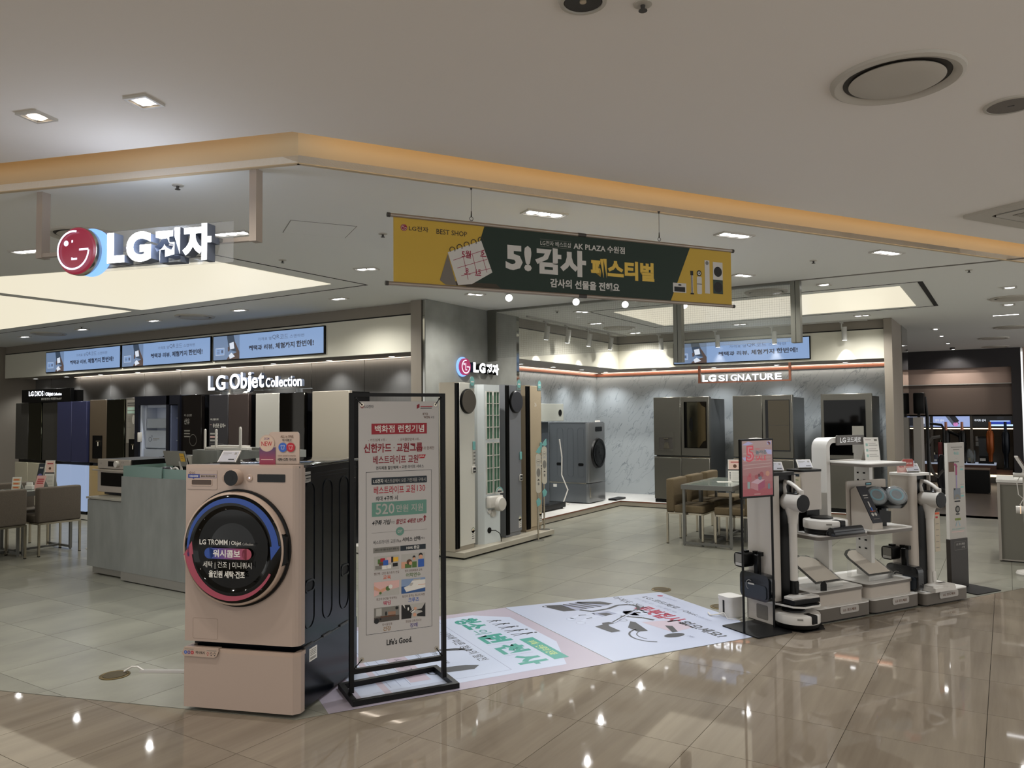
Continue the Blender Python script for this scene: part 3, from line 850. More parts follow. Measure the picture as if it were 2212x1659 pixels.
# wired-glass smoke curtain on the ceiling between column and steel posts
M_wglass = glass('wired_glass', '#8b9088', 0.16)
t = thing('smoke_curtain', 'hanging wired glass smoke curtain between the column and the steel posts', 'glass screen', (0, 8.40, 0))
b = MB(); b.box(-5.70, -1.88, -0.004, 0.004, 2.345, 2.97); b.obj('pane', M_wglass, t)
b = MB()
for i in range(153): b.box(-5.70 + i * 0.025, -5.6992 + i * 0.025, -0.0048, -0.0040, 2.345, 2.96)
for j in range(25): b.box(-5.70, -1.88, -0.0048, -0.0040, 2.35 + j * 0.025, 2.3508 + j * 0.025)
stuff(b.obj('wire_mesh', M_grey, t))
b = MB(); b.box(-5.70, -1.8, -0.02, 0.02, 2.955, 2.98); b.obj('rail', M_steel, t)
b = MB(); b.box(-5.735, -5.60, -0.035, -0.005, 2.30, 2.98); b.obj('jamb', M_steel, t)
for x in (-3.12, -1.83):
    b = MB(); b.box(x - 0.045, x + 0.0, -0.05, 0.05, 2.33 if x > -3 else 2.18, 2.98); b.box(x + 0.004, x + 0.05, -0.045, 0.045, 2.33 if x > -3 else 2.18, 2.98)
    b.obj('post', M_steel, t)

# ================================================================== WIDE SCREENS
G_bl1 = glow('screen_blue', '#93b2e0', 0.62); G_bl2 = glow('screen_blue_left', '#88a2c8', 0.5)
G_txt = glow('screen_text', '#20263c', 0.5); G_txg = glow('screen_text_grey', '#5d6b88', 0.55)
G_phone = glow('screen_phone', '#3d4d61', 0.6); G_hand = glow('screen_hand', '#5d4a44', 0.6); G_wht = glow('screen_white', '#dfe6f2', 0.75)
def wide_screen(x0, x1, z0, z1, y, label):
    w = x1 - x0; h = z1 - z0
    t = thing('wide_screen', label, 'screen', (x0, y, z0), 0, 'wide screens showing the same message')
    b = MB(); b.box(0, w, -0.03, 0.0, 0, h, 0.004, 1); b.obj('bezel', M_black, t)
    s = Sheet(); m = 0.016
    s.rect(m, m, w - m, h - m, G_bl1, 0)
    s.rect(m, m, m + w * 0.255, h - m, G_bl2, 1)
    s.rect(w * 0.03, h * 0.22, w * 0.115, h * 0.5, G_bl1, 2); s.frame(w * 0.03, h * 0.22, w * 0.115, h * 0.5, 0.004, G_wht, 3)
    for i in range(3): s.rect(w * 0.042, h * (0.28 + 0.06 * i), w * 0.07, h * (0.30 + 0.06 * i), G_txg, 3)
    s.rect(w * 0.085, h * 0.3, w * 0.105, h * 0.42, G_txg, 3)
    s.poly([(w * 0.14, h - m), (w * 0.205, h - m), (w * 0.24, h * 0.30), (w * 0.16, h * 0.42)], G_phone, 3)
    s.poly([(w * 0.165, h * 0.66), (w * 0.205, h * 0.70), (w * 0.213, h * 0.45), (w * 0.172, h * 0.42)], G_wht, 4)
    s.poly([(w * 0.205, h * 0.75), (w * 0.225, h * 0.65), (w * 0.262, h * 0.30), (w * 0.262, m), (w * 0.14, m), (w * 0.15, h * 0.12), (w * 0.20, h * 0.24), (w * 0.235, h * 0.30)], G_hand, 4)
    s.poly([(w * 0.15, h * 0.52), (w * 0.165, h * 0.54), (w * 0.168, h * 0.36), (w * 0.152, h * 0.34)], G_hand, 5)
    s.poly([(w * 0.16, h * 0.20), (w * 0.185, h * 0.30), (w * 0.22, h * 0.14), (w * 0.17, h * 0.06)], G_wht, 5)
    s.text('가격표 옆', w * 0.432, h * 0.655, w * 0.555, h * 0.775, G_txg, 3)
    s.text('QR', w * 0.562, h * 0.655, w * 0.625, h * 0.83, G_txg, 3)
    s.text('코드', w * 0.63, h * 0.665, w * 0.70, h * 0.82, G_txg, 3)
    s.text('스캔하면', w * 0.715, h * 0.665, w * 0.835, h * 0.785, G_txg, 3)
    s.text('혜택과 리뷰,', w * 0.35, h * 0.30, w * 0.575, h * 0.51, G_txt, 3, 0.03)
    s.text('체험까지', w * 0.59, h * 0.31, w * 0.755, h * 0.53, G_txt, 3, 0.03)
    s.text('한번에!', w * 0.77, h * 0.32, w * 0.915, h * 0.55, G_txt, 3, 0.03)
    s.obj('display', t, at=(0, -0.0306, 0))
wide_screen(-14.60, -12.22, 2.418, 2.798, 7.20, 'wide blue message screen, leftmost over the left bay')
wide_screen(-12.185, -9.87, 2.418, 2.798, 7.20, 'wide blue message screen, middle of three over the left bay')
wide_screen(-9.825, -7.51, 2.418, 2.795, 7.20, 'wide blue message screen, right of three over the left bay')
wide_screen(-4.765, -2.535, 2.425, 2.79, 12.58, 'wide blue message screen on the bulkhead of the marble bay')

# ================================================================== FRIDGES OF THE LEFT BAY
M_fbody = mat('fridge_body_black', '#0d0e12', 0.35)
M_fmirror = mat('fridge_mirror_dark', '#57594c', 0.05, 1.0)
M_fgrey = mat('fridge_grey_glass', '#3a3936', 0.22)
M_fpurple = mat('fridge_blue_violet', '#343756', 0.25)
M_ftaupe = mat('fridge_taupe', '#5a4f41', 0.35)
M_fcream = mat('fridge_cream', '#b6b09c', 0.4)
M_flit = glow('fridge_lit_panel', '#a9bde0', 0.55)
M_fbeige = mat('fridge_beige', '#b19a70', 0.4)
M_fwhite = mat('fridge_white', '#c6c4bd', 0.4)
M_fbrown = mat('fridge_brown', '#423734', 0.3)
M_fbrown2 = mat('fridge_charcoal', '#3b3a3e', 0.25)
M_liner = mat('fridge_liner', '#c3cbdc', 0.35)
M_bin = glass('clear_bin', '#cfd9ea', 0.55, 0.08)
M_finside = glow('fridge_inside_light', '#dbe6ff', 1.2)
PZ = 0.085; PY = 6.65
def dispenser(door, x, z, w=0.17, h=0.36):
    b = MB(); b.ringprism([(x, z), (x + w, z), (x + w, z + h), (x, z + h)], [(x + 0.012, z + 0.012), (x + w - 0.012, z + 0.012), (x + w - 0.012, z + h - 0.012), (x + 0.012, z + h - 0.012)], 'y', -0.006, 0.006)
    b.box(x + 0.01, x + w - 0.01, -0.002, 0.004, z + 0.01, z + h - 0.01)
    b.obj('dispenser', M_black, door)
    b = MB(); b.box(x + w * 0.45, x + w * 0.85, -0.02, -0.002, z + h * 0.72, z + h * 0.78); b.cyl((x + w * .65, -0.012, z + h * .55), (x + w * .65, -0.012, z + h * .72), 0.014, n=10); b.obj('dispenser_lever', M_chrome, door)
def fridge(x0, x1, label, top, bot, split=0.88, ztop=1.87, depth=0.9, doors=2, disp=None, y=PY):
    """top/bot: material per door; the doors stand proud of the black carcass"""
    w = x1 - x0
    t = thing('refrigerator', label, 'refrigerator', (x0, y, PZ), 0, 'refrigerators of the left bay')
    H = ztop - PZ
    b = MB(); b.box(0.004, w - 0.004, 0.06, depth, 0.0, H - 0.01); b.obj('body', M_fbody, t)
    zs = split - PZ
    ds = w / doors
    for k in range(doors):
        for nm, m, a, c in (('door', top[k], zs + 0.025, H), ('door', bot[k] if bot else None, 0.05, zs - 0.025)):
            if m is None: continue
            if not bot: a = 0.05
            b = MB(); b.box(k * ds + 0.004, (k + 1) * ds - 0.004, 0.0, 0.055, a, c, 0.005, 1)
            d = b.obj(nm, m, t)
            if disp is not None and k == disp and m is top[k]: dispenser(d, k * ds + 0.10, zs + 0.09, 0.25 * ds / 0.45, 0.36)
    b = MB(); b.box(0.01, w - 0.01, 0.02, 0.06, 0.0, 0.05); b.obj('kick_plate', M_black, t)
    return t
fridge(-14.53, -13.645, 'dark grey fridge with mirror door and cream lower doors, farthest left', (M_fgrey, M_fmirror), (M_fcream, M_fcream))
fridge(-13.618, -13.10, 'narrow dark grey fridge with cream lower door, between mirror fridge and violet fridge', (M_fgrey,), (M_fcream,), doors=1)
fridge(-13.09, -12.20, 'blue violet glass fridge with glowing pale blue lower doors', (M_fpurple, M_fpurple), (M_flit, M_flit), y=6.62)
fridge(-12.17, -11.21, 'taupe fridge with black water dispenser, dark mirror door and beige lower doors', (M_ftaupe, M_fmirror), (M_fbeige, M_fbeige), disp=0, ztop=1.885)
t = fridge(-11.18, -10.875, 'grey fridge with notice sheet on its door, left of the open fridge', (mat('fridge_greige', '#57534c', 0.35),), None, doors=1, disp=None, ztop=1.90)
d = [c for c in t.children if c.name.startswith('door')][0]
dispenser(d, 0.10, 0.86, 0.19, 0.34)
s = Sheet(); s.rect(0.03, 1.14, 0.285, 1.79, mat('notice_grey', '#87837b', 0.6), 1)
for i in range(2): s.rect(0.05, 1.70 + 0.03 * i, 0.26, 1.712 + 0.03 * i, P_black, 2)
s.rect(0.05, 1.63, 0.26, 1.675, mat('notice_mint', '#a9c4b8', 0.6), 2); s.rect(0.05, 1.58, 0.24, 1.62, MATS['notice_mint'], 2)
for i in range(4): s.rect(0.055, 1.46 + 0.022 * i, 0.13, 1.47 + 0.022 * i, P_grey, 2)
s.rect(0.045, 1.37, 0.15, 1.376, P_grey, 2)
s.obj('notice', t, at=(0, -0.0008, 0))
b = MB(); b.prism([(0.24, 1.55), (0.27, 1.56), (0.275, 1.28), (0.245, 1.28)], 'y', -0.01, -0.004); b.prism(circ(0.225, 1.49, 0.035, 14, 0.07), 'y', -0.012, -0.005); b.obj('hanging_tag', M_wplastic, t)
# open fridge: left column with drawers and bins, right column lit deep inside
t = thing('open_refrigerator', 'navy fridge standing open with white lit interior and clear bins', 'refrigerator', (-10.862, 6.60, PZ), 0)
W = 1.09; H = 1.83
b = MB(); b.box(0, W, 0.75, 0.9, 0, H); b.box(0, 0.10, 0, 0.75, 0, H); b.box(0.775, 0.85, 0.0, 0.75, 0, H); b.box(1.05, W, 0, 0.75, 0, H); b.box(0.10, 1.05, 0, 0.75, H - 0.13, H); b.box(0.10, 1.05, 0, 0.75, 0, 0.08)
b.obj('body', mat('fridge_navy', '#12141f', 0.3), t)
b = MB(); b.box(0.10, 0.775, 0.25, 0.75, 0.08, H - 0.13); b.box(0.10, 0.135, 0.03, 0.25, 0.08, H - 0.13); b.box(0.135, 0.17, 0.08, 0.25, 0.08, H - 0.14); b.box(0.75, 0.775, 0.06, 0.25, 0.08, H - 0.13); b.box(0.135, 0.76, 0.1, 0.25, H - 0.17, H - 0.13); b.obj('liner', M_liner, t)
for z0, z1, y0 in ((1.36, 1.50, 0.08), (1.07, 1.33, 0.06), (0.92, 1.06, 0.04)):
    b = MB(); b.box(0.18, 0.745, y0, y0 + 0.008, z0, z1); b.box(0.18, 0.188, y0, 0.25, z0, z1); b.box(0.737, 0.745, y0, 0.25, z0, z1); b.box(0.18, 0.745, y0, 0.25, z0, z0 + 0.008)
    b.obj('clear_bin', M_bin, t)
b = MB(); b.box(0.15, 0.74, 0.03, 0.25, 0.845, 0.90, 0.008, 1); b.obj('shelf_tray', M_liner, t)
b = MB(); b.box(0.18, 0.745, 0.03, 0.25, 0.35, 0.83, 0.012, 2); b.obj('drawer', mat('drawer_white', '#b9bfcc', 0.4), t)
s = Sheet(); s.ring(0.30, 1.20, 0.028, 0.034, P_navy, 1); s.ring(0.345, 1.245, 0.011, 0.015, P_navy, 1); s.ring(0.338, 1.195, 0.010, 0.013, P_navy, 1)
s.rect(0.375, 1.205, 0.53, 1.213, P_grey, 1); s.rect(0.375, 1.185, 0.47, 1.191, P_grey, 1)
s.obj('print', t, at=(0, 0.059, 0))
b = MB(); b.box(0.12, 0.15, -0.03, 0.03, 1.16, 1.30, 0.008, 2); b.obj('handle', M_wplastic, t)
b = MB(); b.box(0.85, 1.05, 0.45, 0.75, 0.08, H - 0.13); b.box(0.85, 0.87, 0.02, 0.45, 0.08, H - 0.14); b.obj('liner', mat('liner_blue', '#8b95b8', 0.4), t)
b = MB(); b.box(0.96, 1.04, 0.42, 0.445, 1.0, 1.45); b.obj('interior_light', M_finside, t)
for z in (1.50, 1.18, 0.75):
    b = MB(); b.box(0.87, 1.05, 0.10, 0.45, z, z + 0.012); b.obj('shelf', M_bin, t)
b = MB(); b.prism([(0.86, 0.42), (0.94, 0.40), (1.05, 0.75), (1.05, 0.95), (0.93, 0.72)], 'y', 0.05, 0.09); b.obj('packet', mat('packet_silver', '#c9cbd0', 0.2, 0.6), t)
# glass-door, charcoal, white, beige cabinets
t = thing('glass_door_refrigerator', 'black see-through glass door fridge with white lettering, right of the open fridge', 'refrigerator', (-9.775, 6.63, PZ))
b = MB(); b.box(0, 0.45, 0.06, 0.9, 0, 1.83); b.obj('body', M_fbody, t)
b = MB(); b.box(0.0, 0.45, 0.0, 0.055, 0.8, 1.83, 0.004, 1); d = b.obj('door', mat('fridge_black_glass', '#161312', 0.06), t)
b = MB(); b.box(0.0, 0.45, 0.0, 0.055, 0.05, 0.78, 0.004, 1); b.obj('door', M_fcream, t)
s = Sheet()
s.text('더 신선한', 0.07, 1.53, 0.24, 1.56, P_lgrey, 1); s.text('산유', 0.07, 1.42, 0.19, 1.50, P_lgrey, 1)
for i in range(3): s.rect(0.07, 1.24 + 0.04 * i, 0.20, 1.258 + 0.04 * i, P_grey, 1)
s.ring(0.27, 1.20, 0.075, 0.08, P_grey, 1)
s.obj('print', t, at=(0, -0.0005, 0))
t = fridge(-9.19, -8.365, 'charcoal and brown kimchi fridge with white lettering and a round badge', (M_fbrown2, M_fbrown), (M_fcream, M_fcream), ztop=1.905)
s = Sheet()
s.text('미식, 생활의 품격', 0.04, 1.47, 0.21, 1.50, P_white, 1, 0.01); s.text('유산균 김치+', 0.09, 1.375, 0.36, 1.43, P_white, 1, 0.02); s.rect(0.03, 1.41, 0.07, 1.415, P_pink, 1)
for i in range(3): s.rect(0.035, 1.19 + 0.045 * i, 0.20, 1.212 + 0.045 * i, P_lgrey if i != 1 else P_pink, 1)
s.rect(0.035, 1.155, 0.32, 1.158, P_grey, 1)
s.ring(0.335, 1.0, 0.062, 0.07, P_white, 2); s.disc(0.335, 1.0, 0.06, P_leaf, 1); s.disc(0.32, 1.02, 0.03, mat('print_cream', '#c9bd97', 0.6), 2)
s.rect(0.27, 0.80, 0.405, 0.92, P_leaf, 1)
s.obj('print', t, at=(0, -0.0008, 0))
t = fridge(-8.228, -7.31, 'white fridge with a black mirror glass door, behind the acrylic topper sign', (M_fwhite, mat('fridge_black_mirror', '#2b2926', 0.03, 0.9)), (M_fwhite, M_fwhite), ztop=1.90)
s = Sheet(); s.ring(0.67, 1.10, 0.065, 0.072, P_white, 1); s.rect(0.63, 1.06, 0.71, 1.066, P_white, 1); s.rect(0.65, 1.10, 0.68, 1.16, P_lgrey, 1)
s.obj('round_badge', t, at=(0, -0.0008, 0))
fridge(-7.18, -6.55, 'beige single-door fridge next to the banner stand, right end of the row', (mat('fridge_greybeige', '#b8b0a2', 0.4),), None, doors=1, ztop=1.905, depth=0.35)

# black light box sign over the fridges
t = thing('lit_box_sign', 'black box sign with lit white lettering on top of the leftmost fridges', 'sign', (-14.26, 6.62, 1.872))
b = MB(); b.box(0, 1.57, 0.0, 0.06, 0.0, 0.222, 0.003, 1); b.box(0.05, 1.66, 0.061, 0.16, 0.0, 0.19); b.obj('box', M_black, t)
G_let = glow('letter_white', '#f2f6ff', 2.2)
s = Sheet(); s.text('LG', 0.24, 0.11, 0.40, 0.19, G_let, 1, 0.03); s.text('DIOS', 0.44, 0.107, 0.72, 0.19, G_let, 1, 0.01); s.rect(0.755, 0.11, 0.758, 0.18, G_let, 1)
s.text('Objet', 0.79, 0.09, 1.03, 0.165, G_let, 1, 0.03); s.text('Collection', 1.05, 0.107, 1.30, 0.15, G_let, 1, 0.02)
s.text('분위기를 만드는 색다름의 MoodUP', 0.66, 0.035, 1.30, 0.075, P_white, 1)
s.obj('lettering', t, at=(0, -0.0008, 0))

# free-standing lit letters over the kimchi fridges
G_face = glow('letter_face', '#f4f8ff', 4.0); M_side = mat('letter_side_grey', '#6a7385', 0.4)
t = thing('lit_letter_sign', 'row of glowing white letters on a clear stand above the brown fridge', 'sign', (-9.30, 6.72, 1.905))
b = MB(); b.box(0.10, 2.0, 0.03, 0.05, 0.04, 0.052); b.box(0.30, 0.34, 0.0, 0.08, 0.0, 0.05); b.box(1.75, 1.79, 0.0, 0.08, 0.0, 0.05); b.obj('stand', glass('clear_acrylic', '#c9d3dc', 0.22, 0.05), t)
k = 1.008
bx = [(0.03, 0.065, 0.17, 0.262), (0.20, 0.063, 0.40, 0.266), (0.49, 0.070, 0.70, 0.275), (0.72, 0.073, 0.845, 0.285), (0.845, 0.025, 0.93, 0.285), (0.94, 0.075, 1.06, 0.215), (1.07, 0.077, 1.18, 0.27)]
letters3d('LGObjet', [(a, c - 0.0, d_, e) for a, c, d_, e in bx], 0.05, G_face, M_side, t, bold=0.02)
cx = [1.215, 1.315, 1.40, 1.432, 1.465, 1.55, 1.625, 1.69, 1.722, 1.81]
cw = [0.085, 0.075, 0.02, 0.02, 0.075, 0.068, 0.055, 0.02, 0.078, 0.075]
ch_ = [0.12, 0.09, 0.135, 0.135, 0.09, 0.09, 0.115, 0.13, 0.09, 0.09]
letters3d('Collection', [(a, 0.078, a + w_, 0.078 + h_) for a, w_, h_ in zip(cx, cw, ch_)], 0.045, G_face, M_side, t, bold=0.02)
t2 = tag(MB().lathe([(0.001, 0.08), (0.02, 0.06), (0.03, 0.02), (0.05, 0.0), (0.001, 0.0)], n=16).obj('cone_ornament', M_white), 'small white cone ornament on top of the brown fridge, below the lit letters', 'ornament')
t2.location = (-8.86, 6.75, 1.905)
t2 = tag(MB().lathe([(0.001, 0.04), (0.05, 0.035), (0.07, 0.01), (0.06, 0.0), (0.001, 0.0)], n=20).obj('round_ornament', M_white), 'small white dome ornament on top of the brown fridge, right of the cone', 'ornament')
t2.location = (-8.50, 6.75, 1.905)

# ================================================================== LEFT TABLE AND CHAIRS
M_fabric = mat('chair_fabric', '#5a5249', 0.9, noise=(120, 0.12, (1, 1, 1)), bump=0.2)
M_fabric2 = mat('chair_fabric_brown', '#62553f', 0.9, noise=(120, 0.12, (1, 1, 1)), bump=0.2)
M_tleg = mat('table_frame_grey', '#6a6a66', 0.4, 0.3)
def make_chair(name, label, m, group, w=0.47, d=0.47):
    """block chair facing local +x; origin under the middle of the seat"""
    t = thing(name, label, 'chair', (0, 0, 0), 0, group)
    b = MB(); b.box(-d / 2 + 0.10, d / 2, -w / 2, w / 2, 0.385, 0.475, 0.018, 3); b.obj('seat', m, t)
    b = MB(); b.box(-d / 2, -d / 2 + 0.105, -w / 2, w / 2, 0.385, 0.795, 0.022, 3); b.obj('backrest', m, t)
    b = MB()
    for y in (-w / 2 + 0.012, w / 2 - 0.012): b.box(-d / 2 + 0.01, d / 2 - 0.01, y - 0.01, y + 0.01, 0.365, 0.386)
    for x in (-d / 2 + 0.012, d / 2 - 0.012): b.box(x - 0.01, x + 0.01, -w / 2 + 0.002, w / 2 - 0.002, 0.365, 0.386)
    b.obj('seat_frame', M_chrome, t)
    for x in (-1, 1):
        for y in (-1, 1):
            b = MB(); b.box(x * (d / 2 - 0.012) - 0.011, x * (d / 2 - 0.012) + 0.011, y * (w / 2 - 0.012) - 0.011, y * (w / 2 - 0.012) + 0.011, 0.008, 0.366)
            lg = b.obj('leg', M_chrome, t)
            b = MB(); b.box(x * (d / 2 - 0.012) - 0.012, x * (d / 2 - 0.012) + 0.012, y * (w / 2 - 0.012) - 0.012, y * (w / 2 - 0.012) + 0.012, 0.0, 0.009); b.obj('foot', M_black, lg)
    return t
g = 'block chairs at the left table'
c1 = make_chair('dining_chair', 'grey fabric block chair at the left table, nearer the stone counter', M_fabric, g, 0.49)
c1.location = (-9.70, 4.843, 0); c1.rotation_euler = (0, 0, R(180))
dup(c1, 'grey fabric block chair with its back cut by the left picture edge', (-9.715, 4.235, 0), 180)
dup(c1, 'grey fabric block chair on the far side of the left table', (-10.42, 4.832, 0), 0)
def metal_table(name, label, x0, x1, y0, y1, h, top_m, group=None, rail=True):
    t = thing(name, label, 'table', ((x0 + x1) / 2, (y0 + y1) / 2, 0), 0, group)
    a, c = (x1 - x0) / 2, (y1 - y0) / 2
    b = MB(); b.ringprism([(-a, -c), (a, -c), (a, c), (-a, c)], [(-a + .03, -c + .03), (a - .03, -c + .03), (a - .03, c - .03), (-a + .03, c - .03)], 'z', h - 0.055, h); b.obj('frame', M_tleg, t)
    b = MB(); b.box(-a + .028, a - .028, -c + .028, c - .028, h - 0.018, h + 0.002); b.obj('tabletop', top_m, t)
    for x in (-1, 1):
        for y in (-1, 1):
            b = MB(); b.box(x * (a - 0.03) - 0.014, x * (a - 0.03) + 0.014, y * (c - 0.02) - 0.014, y * (c - 0.02) + 0.014, 0.012, h - 0.054); b.cyl((x * (a - .03), y * (c - .02), 0), (x * (a - .03), y * (c - .02), 0.013), 0.011, n=10); b.obj('leg', M_tleg, t)
    for y in (-1, 1):
        b = MB(); b.box(-a + 0.044, a - 0.044, y * (c - 0.02) - 0.012, y * (c - 0.02) + 0.012, 0.02, 0.048); b.obj('foot_rail', M_tleg, t)
    b = MB(); b.box(-0.012, 0.012, -c + 0.032, c - 0.032, 0.022, 0.046); b.obj('stretcher', M_tleg, t)
    return t
M_gtop = mat('tabletop_glass', '#7f8a86', 0.05, coat=0.3)
metal_table('meeting_table', 'grey metal table with glass top at the left, nearer half with brochures', -10.27, -9.70, 4.535, 5.12, 0.745, M_gtop)
metal_table('meeting_table', 'grey metal table with glass top at the left picture edge', -10.27, -9.70, 3.935, 4.52, 0.745, M_gtop)
# brochures and small stands on it
TZ = 0.748
def card_stand(name, label, x, y, rz, w, h, draw, lean=12, base=True, z=TZ, group=None):
    t = thing(name, label, 'brochure' if 'broch' in name else 'sign', (x, y, z), rz, group)
    dy = h * math.sin(R(lean)); dz = h * math.cos(R(lean))
    b = MB(); b.prism([(0.0, 0.0), (0.004, 0.0), (dy + 0.004, dz), (dy, dz)], 'x', -w / 2, w / 2); b.obj('panel', M_wplastic, t)
    if base:
        b = MB(); b.prism([(dy * 0.75, dz * 0.7), (dy * 0.75 + 0.004, dz * 0.7), (dy + 0.06, 0.0), (dy + 0.056, 0.0)], 'x', -w * 0.42, w * 0.42); b.obj('prop', M_wplastic, t)
    s = Sheet(0.0003); draw(s, w, h)
    s.obj('print', t, at=(-w / 2, -0.0003, 0), tilt=(R(-lean), 0, 0))
    return t
def d_menu(s, w, h):
    s.rect(0, 0, w, h, P_white, 0)
    s.rect(0.01, h * 0.55, w - 0.01, h * 0.97, mat('print_blush', '#d9bcae', 0.6), 1); s.disc(w * 0.5, h * 0.70, w * 0.13, P_brown, 2); s.rect(w * 0.2, h * 0.86, w * 0.8, h * 0.90, P_red, 2)
    s.rect(0, h * 0.50, w, h * 0.55, P_black, 2)
    for i in range(7):
        s.rect(w * 0.30, h * (0.10 + 0.05 * i), w * 0.85, h * (0.107 + 0.05 * i), P_grey, 1); s.rect(w * 0.1, h * (0.10 + 0.05 * i), w * 0.2, h * (0.125 + 0.05 * i), P_black, 1)
def d_dark(s, w, h):
    s.rect(0, 0, w, h, P_navy, 0); s.disc(w * .5, h * .45, w * .38, mat('print_violet', '#5a5690', 0.6), 1); s.rect(w * .2, h * .78, w * .8, h * .84, P_lgrey, 1); s.rect(w * .15, h * .2, w * .85, h * .3, MATS['print_violet'], 1)
def d_cards(s, w, h):
    s.rect(0, 0, w, h, P_white, 0)
    for i in range(3): s.rect(0.01, h * (0.08 + 0.31 * i), w - 0.01, h * (0.28 + 0.31 * i), mat('print_sand', '#cba97a', 0.6), 1); s.rect(w * .2, h * (0.13 + .31 * i), w * .75, h * (0.20 + .31 * i), P_orange, 2)
def d_pink(s, w, h):
    s.rect(0, 0, w, h, mat('print_rose', '#c99c98', 0.6), 0)
    for i in range(3): s.rect(w * .15, h * (0.35 + .16 * i), w * .85, h * (0.44 + .16 * i), P_red, 1)
card_stand('menu_board', 'tall white price board with a red headline standing on the left table', -10.06, 5.00, 25, 0.13, 0.33, d_menu, 4)
card_stand('brochure_stand', 'dark blue leaflet leaning in a stand on the left table', -10.19, 4.93, 20, 0.09, 0.30, d_dark, 14)
card_stand('brochure_stand', 'white leaflet with three tan cards on the left table', -10.06, 4.62, 30, 0.11, 0.15, d_cards, 8)
card_stand('brochure_stand', 'rose coloured leaflet between the tan card and the price board', -10.02, 4.86, 28, 0.12, 0.16, d_pink, 22)
t = thing('card_holder', 'small white card holder in front of the leaflets on the left table', 'holder', (-9.93, 4.70, TZ), 30)
b = MB(); b.box(-0.045, 0.045, 0, 0.05, 0, 0.05, 0.004, 1); b.obj('box', M_wplastic, t); b = MB(); b.box(-0.035, 0.035, 0.015, 0.035, 0.05, 0.085); b.obj('card', P_white, t)
t = thing('floor_cable', 'thin white cable lying in a loop under the left table', 'cable', (-9.45, 5.25, 0))
b = MB(); b.tube([(0.14 * math.cos(a / 10 * 6.28) + 0.02 * math.sin(a), 0.08 * math.sin(a / 10 * 6.28), 0.004) for a in range(10)], 0.004, 6); b.obj('cord', M_wplastic, t)

# ================================================================== SERVICE COUNTER
M_lam = mat('counter_stone_laminate', '#7a7c78', 0.5, noise=(7, 0.14, (1, 1, 0.35)))
M_lamtop = mat('counter_top_edge', '#8f8b80', 0.4)
M_pl = mat('counter_plinth', '#827f78', 0.4, 0.2)
t = thing('low_counter', 'low stone-look counter unit carrying the oven, left part of the desk', 'counter', (-8.035, 4.37, 0))
b = MB(); b.box(0, 0.66, 0.012, 0.62, 0.085, 0.765); b.obj('body', M_lam, t)
b = MB(); b.box(-0.012, 0.662, 0.0, 0.63, 0.772, 0.792, 0.002, 1); b.obj('worktop', M_lamtop, t)
b = MB(); b.box(0.04, 0.66, 0.05, 0.6, 0.014, 0.086); b.obj('plinth', M_pl, t)
b = MB(); b.cyl((0.09, 0.1, 0), (0.09, 0.1, 0.015), 0.02, n=12); b.cyl((0.6, 0.1, 0), (0.6, 0.1, 0.015), 0.02, n=12); b.cyl((0.09, 0.5, 0), (0.09, 0.5, 0.015), 0.02, n=12); b.obj('foot', M_black, t)
t = thing('high_counter', 'tall stone-look counter unit with frosted glass rim, right part of the desk', 'counter', (-7.372, 4.35, 0))
b = MB(); b.box(0, 1.75, 0.0, 0.60, 0.095, 1.025); b.obj('body', M_lam, t)
b = MB(); b.box(0.002, 1.75, 0.002, 0.58, 0.012, 0.0945); b.obj('plinth', M_pl, t)
b = MB(); b.box(0.01, 1.74, 0.03, 0.57, 0.0, 0.0125); b.obj('recessed_base', M_black, t)
M_frost = glass('frosted_green_glass', '#7f9c92', 0.62, 0.15)
b = MB(); b.box(0.005, 0.64, 0.015, 0.025, 1.02, 1.128); b.box(0.55, 1.73, 0.03, 0.04, 1.02, 1.115); b.box(0.005, 0.015, 0.025, 0.55, 1.02, 1.128); b.obj('glass_rim', M_frost, t)
b = MB(); b.prism(rrect(1.12, 1.40, 1.0, 1.19, 0.03, 5), 'y', 0.55, 0.556); b.obj('glass_wing', M_frost, t)
# oven on the low counter
t = thing('countertop_oven', 'pale beige built-in oven with round knob standing on the low counter', 'oven', (-8.205, 4.56, 0.792))
M_oven = mat('oven_beige', '#a39a90', 0.4)
b = MB(); b.box(0.03, 0.64, 0.02, 0.50, 0.06, 0.36); b.box(0.05, 0.64, 0.03, 0.5, 0.36, 0.375); b.obj('body', M_black, t)
b = MB(); b.box(0.06, 0.62, 0.06, 0.5, 0.0, 0.062); b.obj('stand', M_black, t)
b = MB(); b.box(0.03, 0.62, 0.0, 0.021, 0.275, 0.375, 0.003, 1); b.obj('control_panel', M_oven, t)
b = MB(); b.box(0.03, 0.62, 0.0, 0.021, 0.03, 0.270, 0.003, 1); d = b.obj('door', M_oven, t)
b = MB(); b.box(0.10, 0.55, -0.004, 0.002, 0.095, 0.235); b.obj('window', M_gloss, d)
b = MB(); b.box(-0.02, 0.60, -0.035, -0.012, 0.252, 0.268, 0.004, 2); b.box(0.05, 0.07, -0.013, 0.0, 0.253, 0.266); b.box(0.55, 0.57, -0.013, 0.0, 0.253, 0.266); b.obj('handle', M_oven, d)
b = MB(); b.box(0.23, 0.36, -0.003, 0.002, 0.30, 0.355); b.obj('display', M_gloss, t)
b = MB(); b.cyl((0.41, 0.0, 0.328), (0.41, -0.03, 0.328), 0.035, 0.033, 24); b.obj('knob', M_wplastic, t)
s = Sheet(); [s.disc(0.485 + 0.03 * i, 0.345 - 0.035 * j, 0.006, P_grey, 1, n=10) for i in range(2) for j in range(2)]; s.text('LG', 0.075, 0.322, 0.11, 0.338, P_grey, 1); s.obj('marks', t, at=(0, -0.0008, 0))
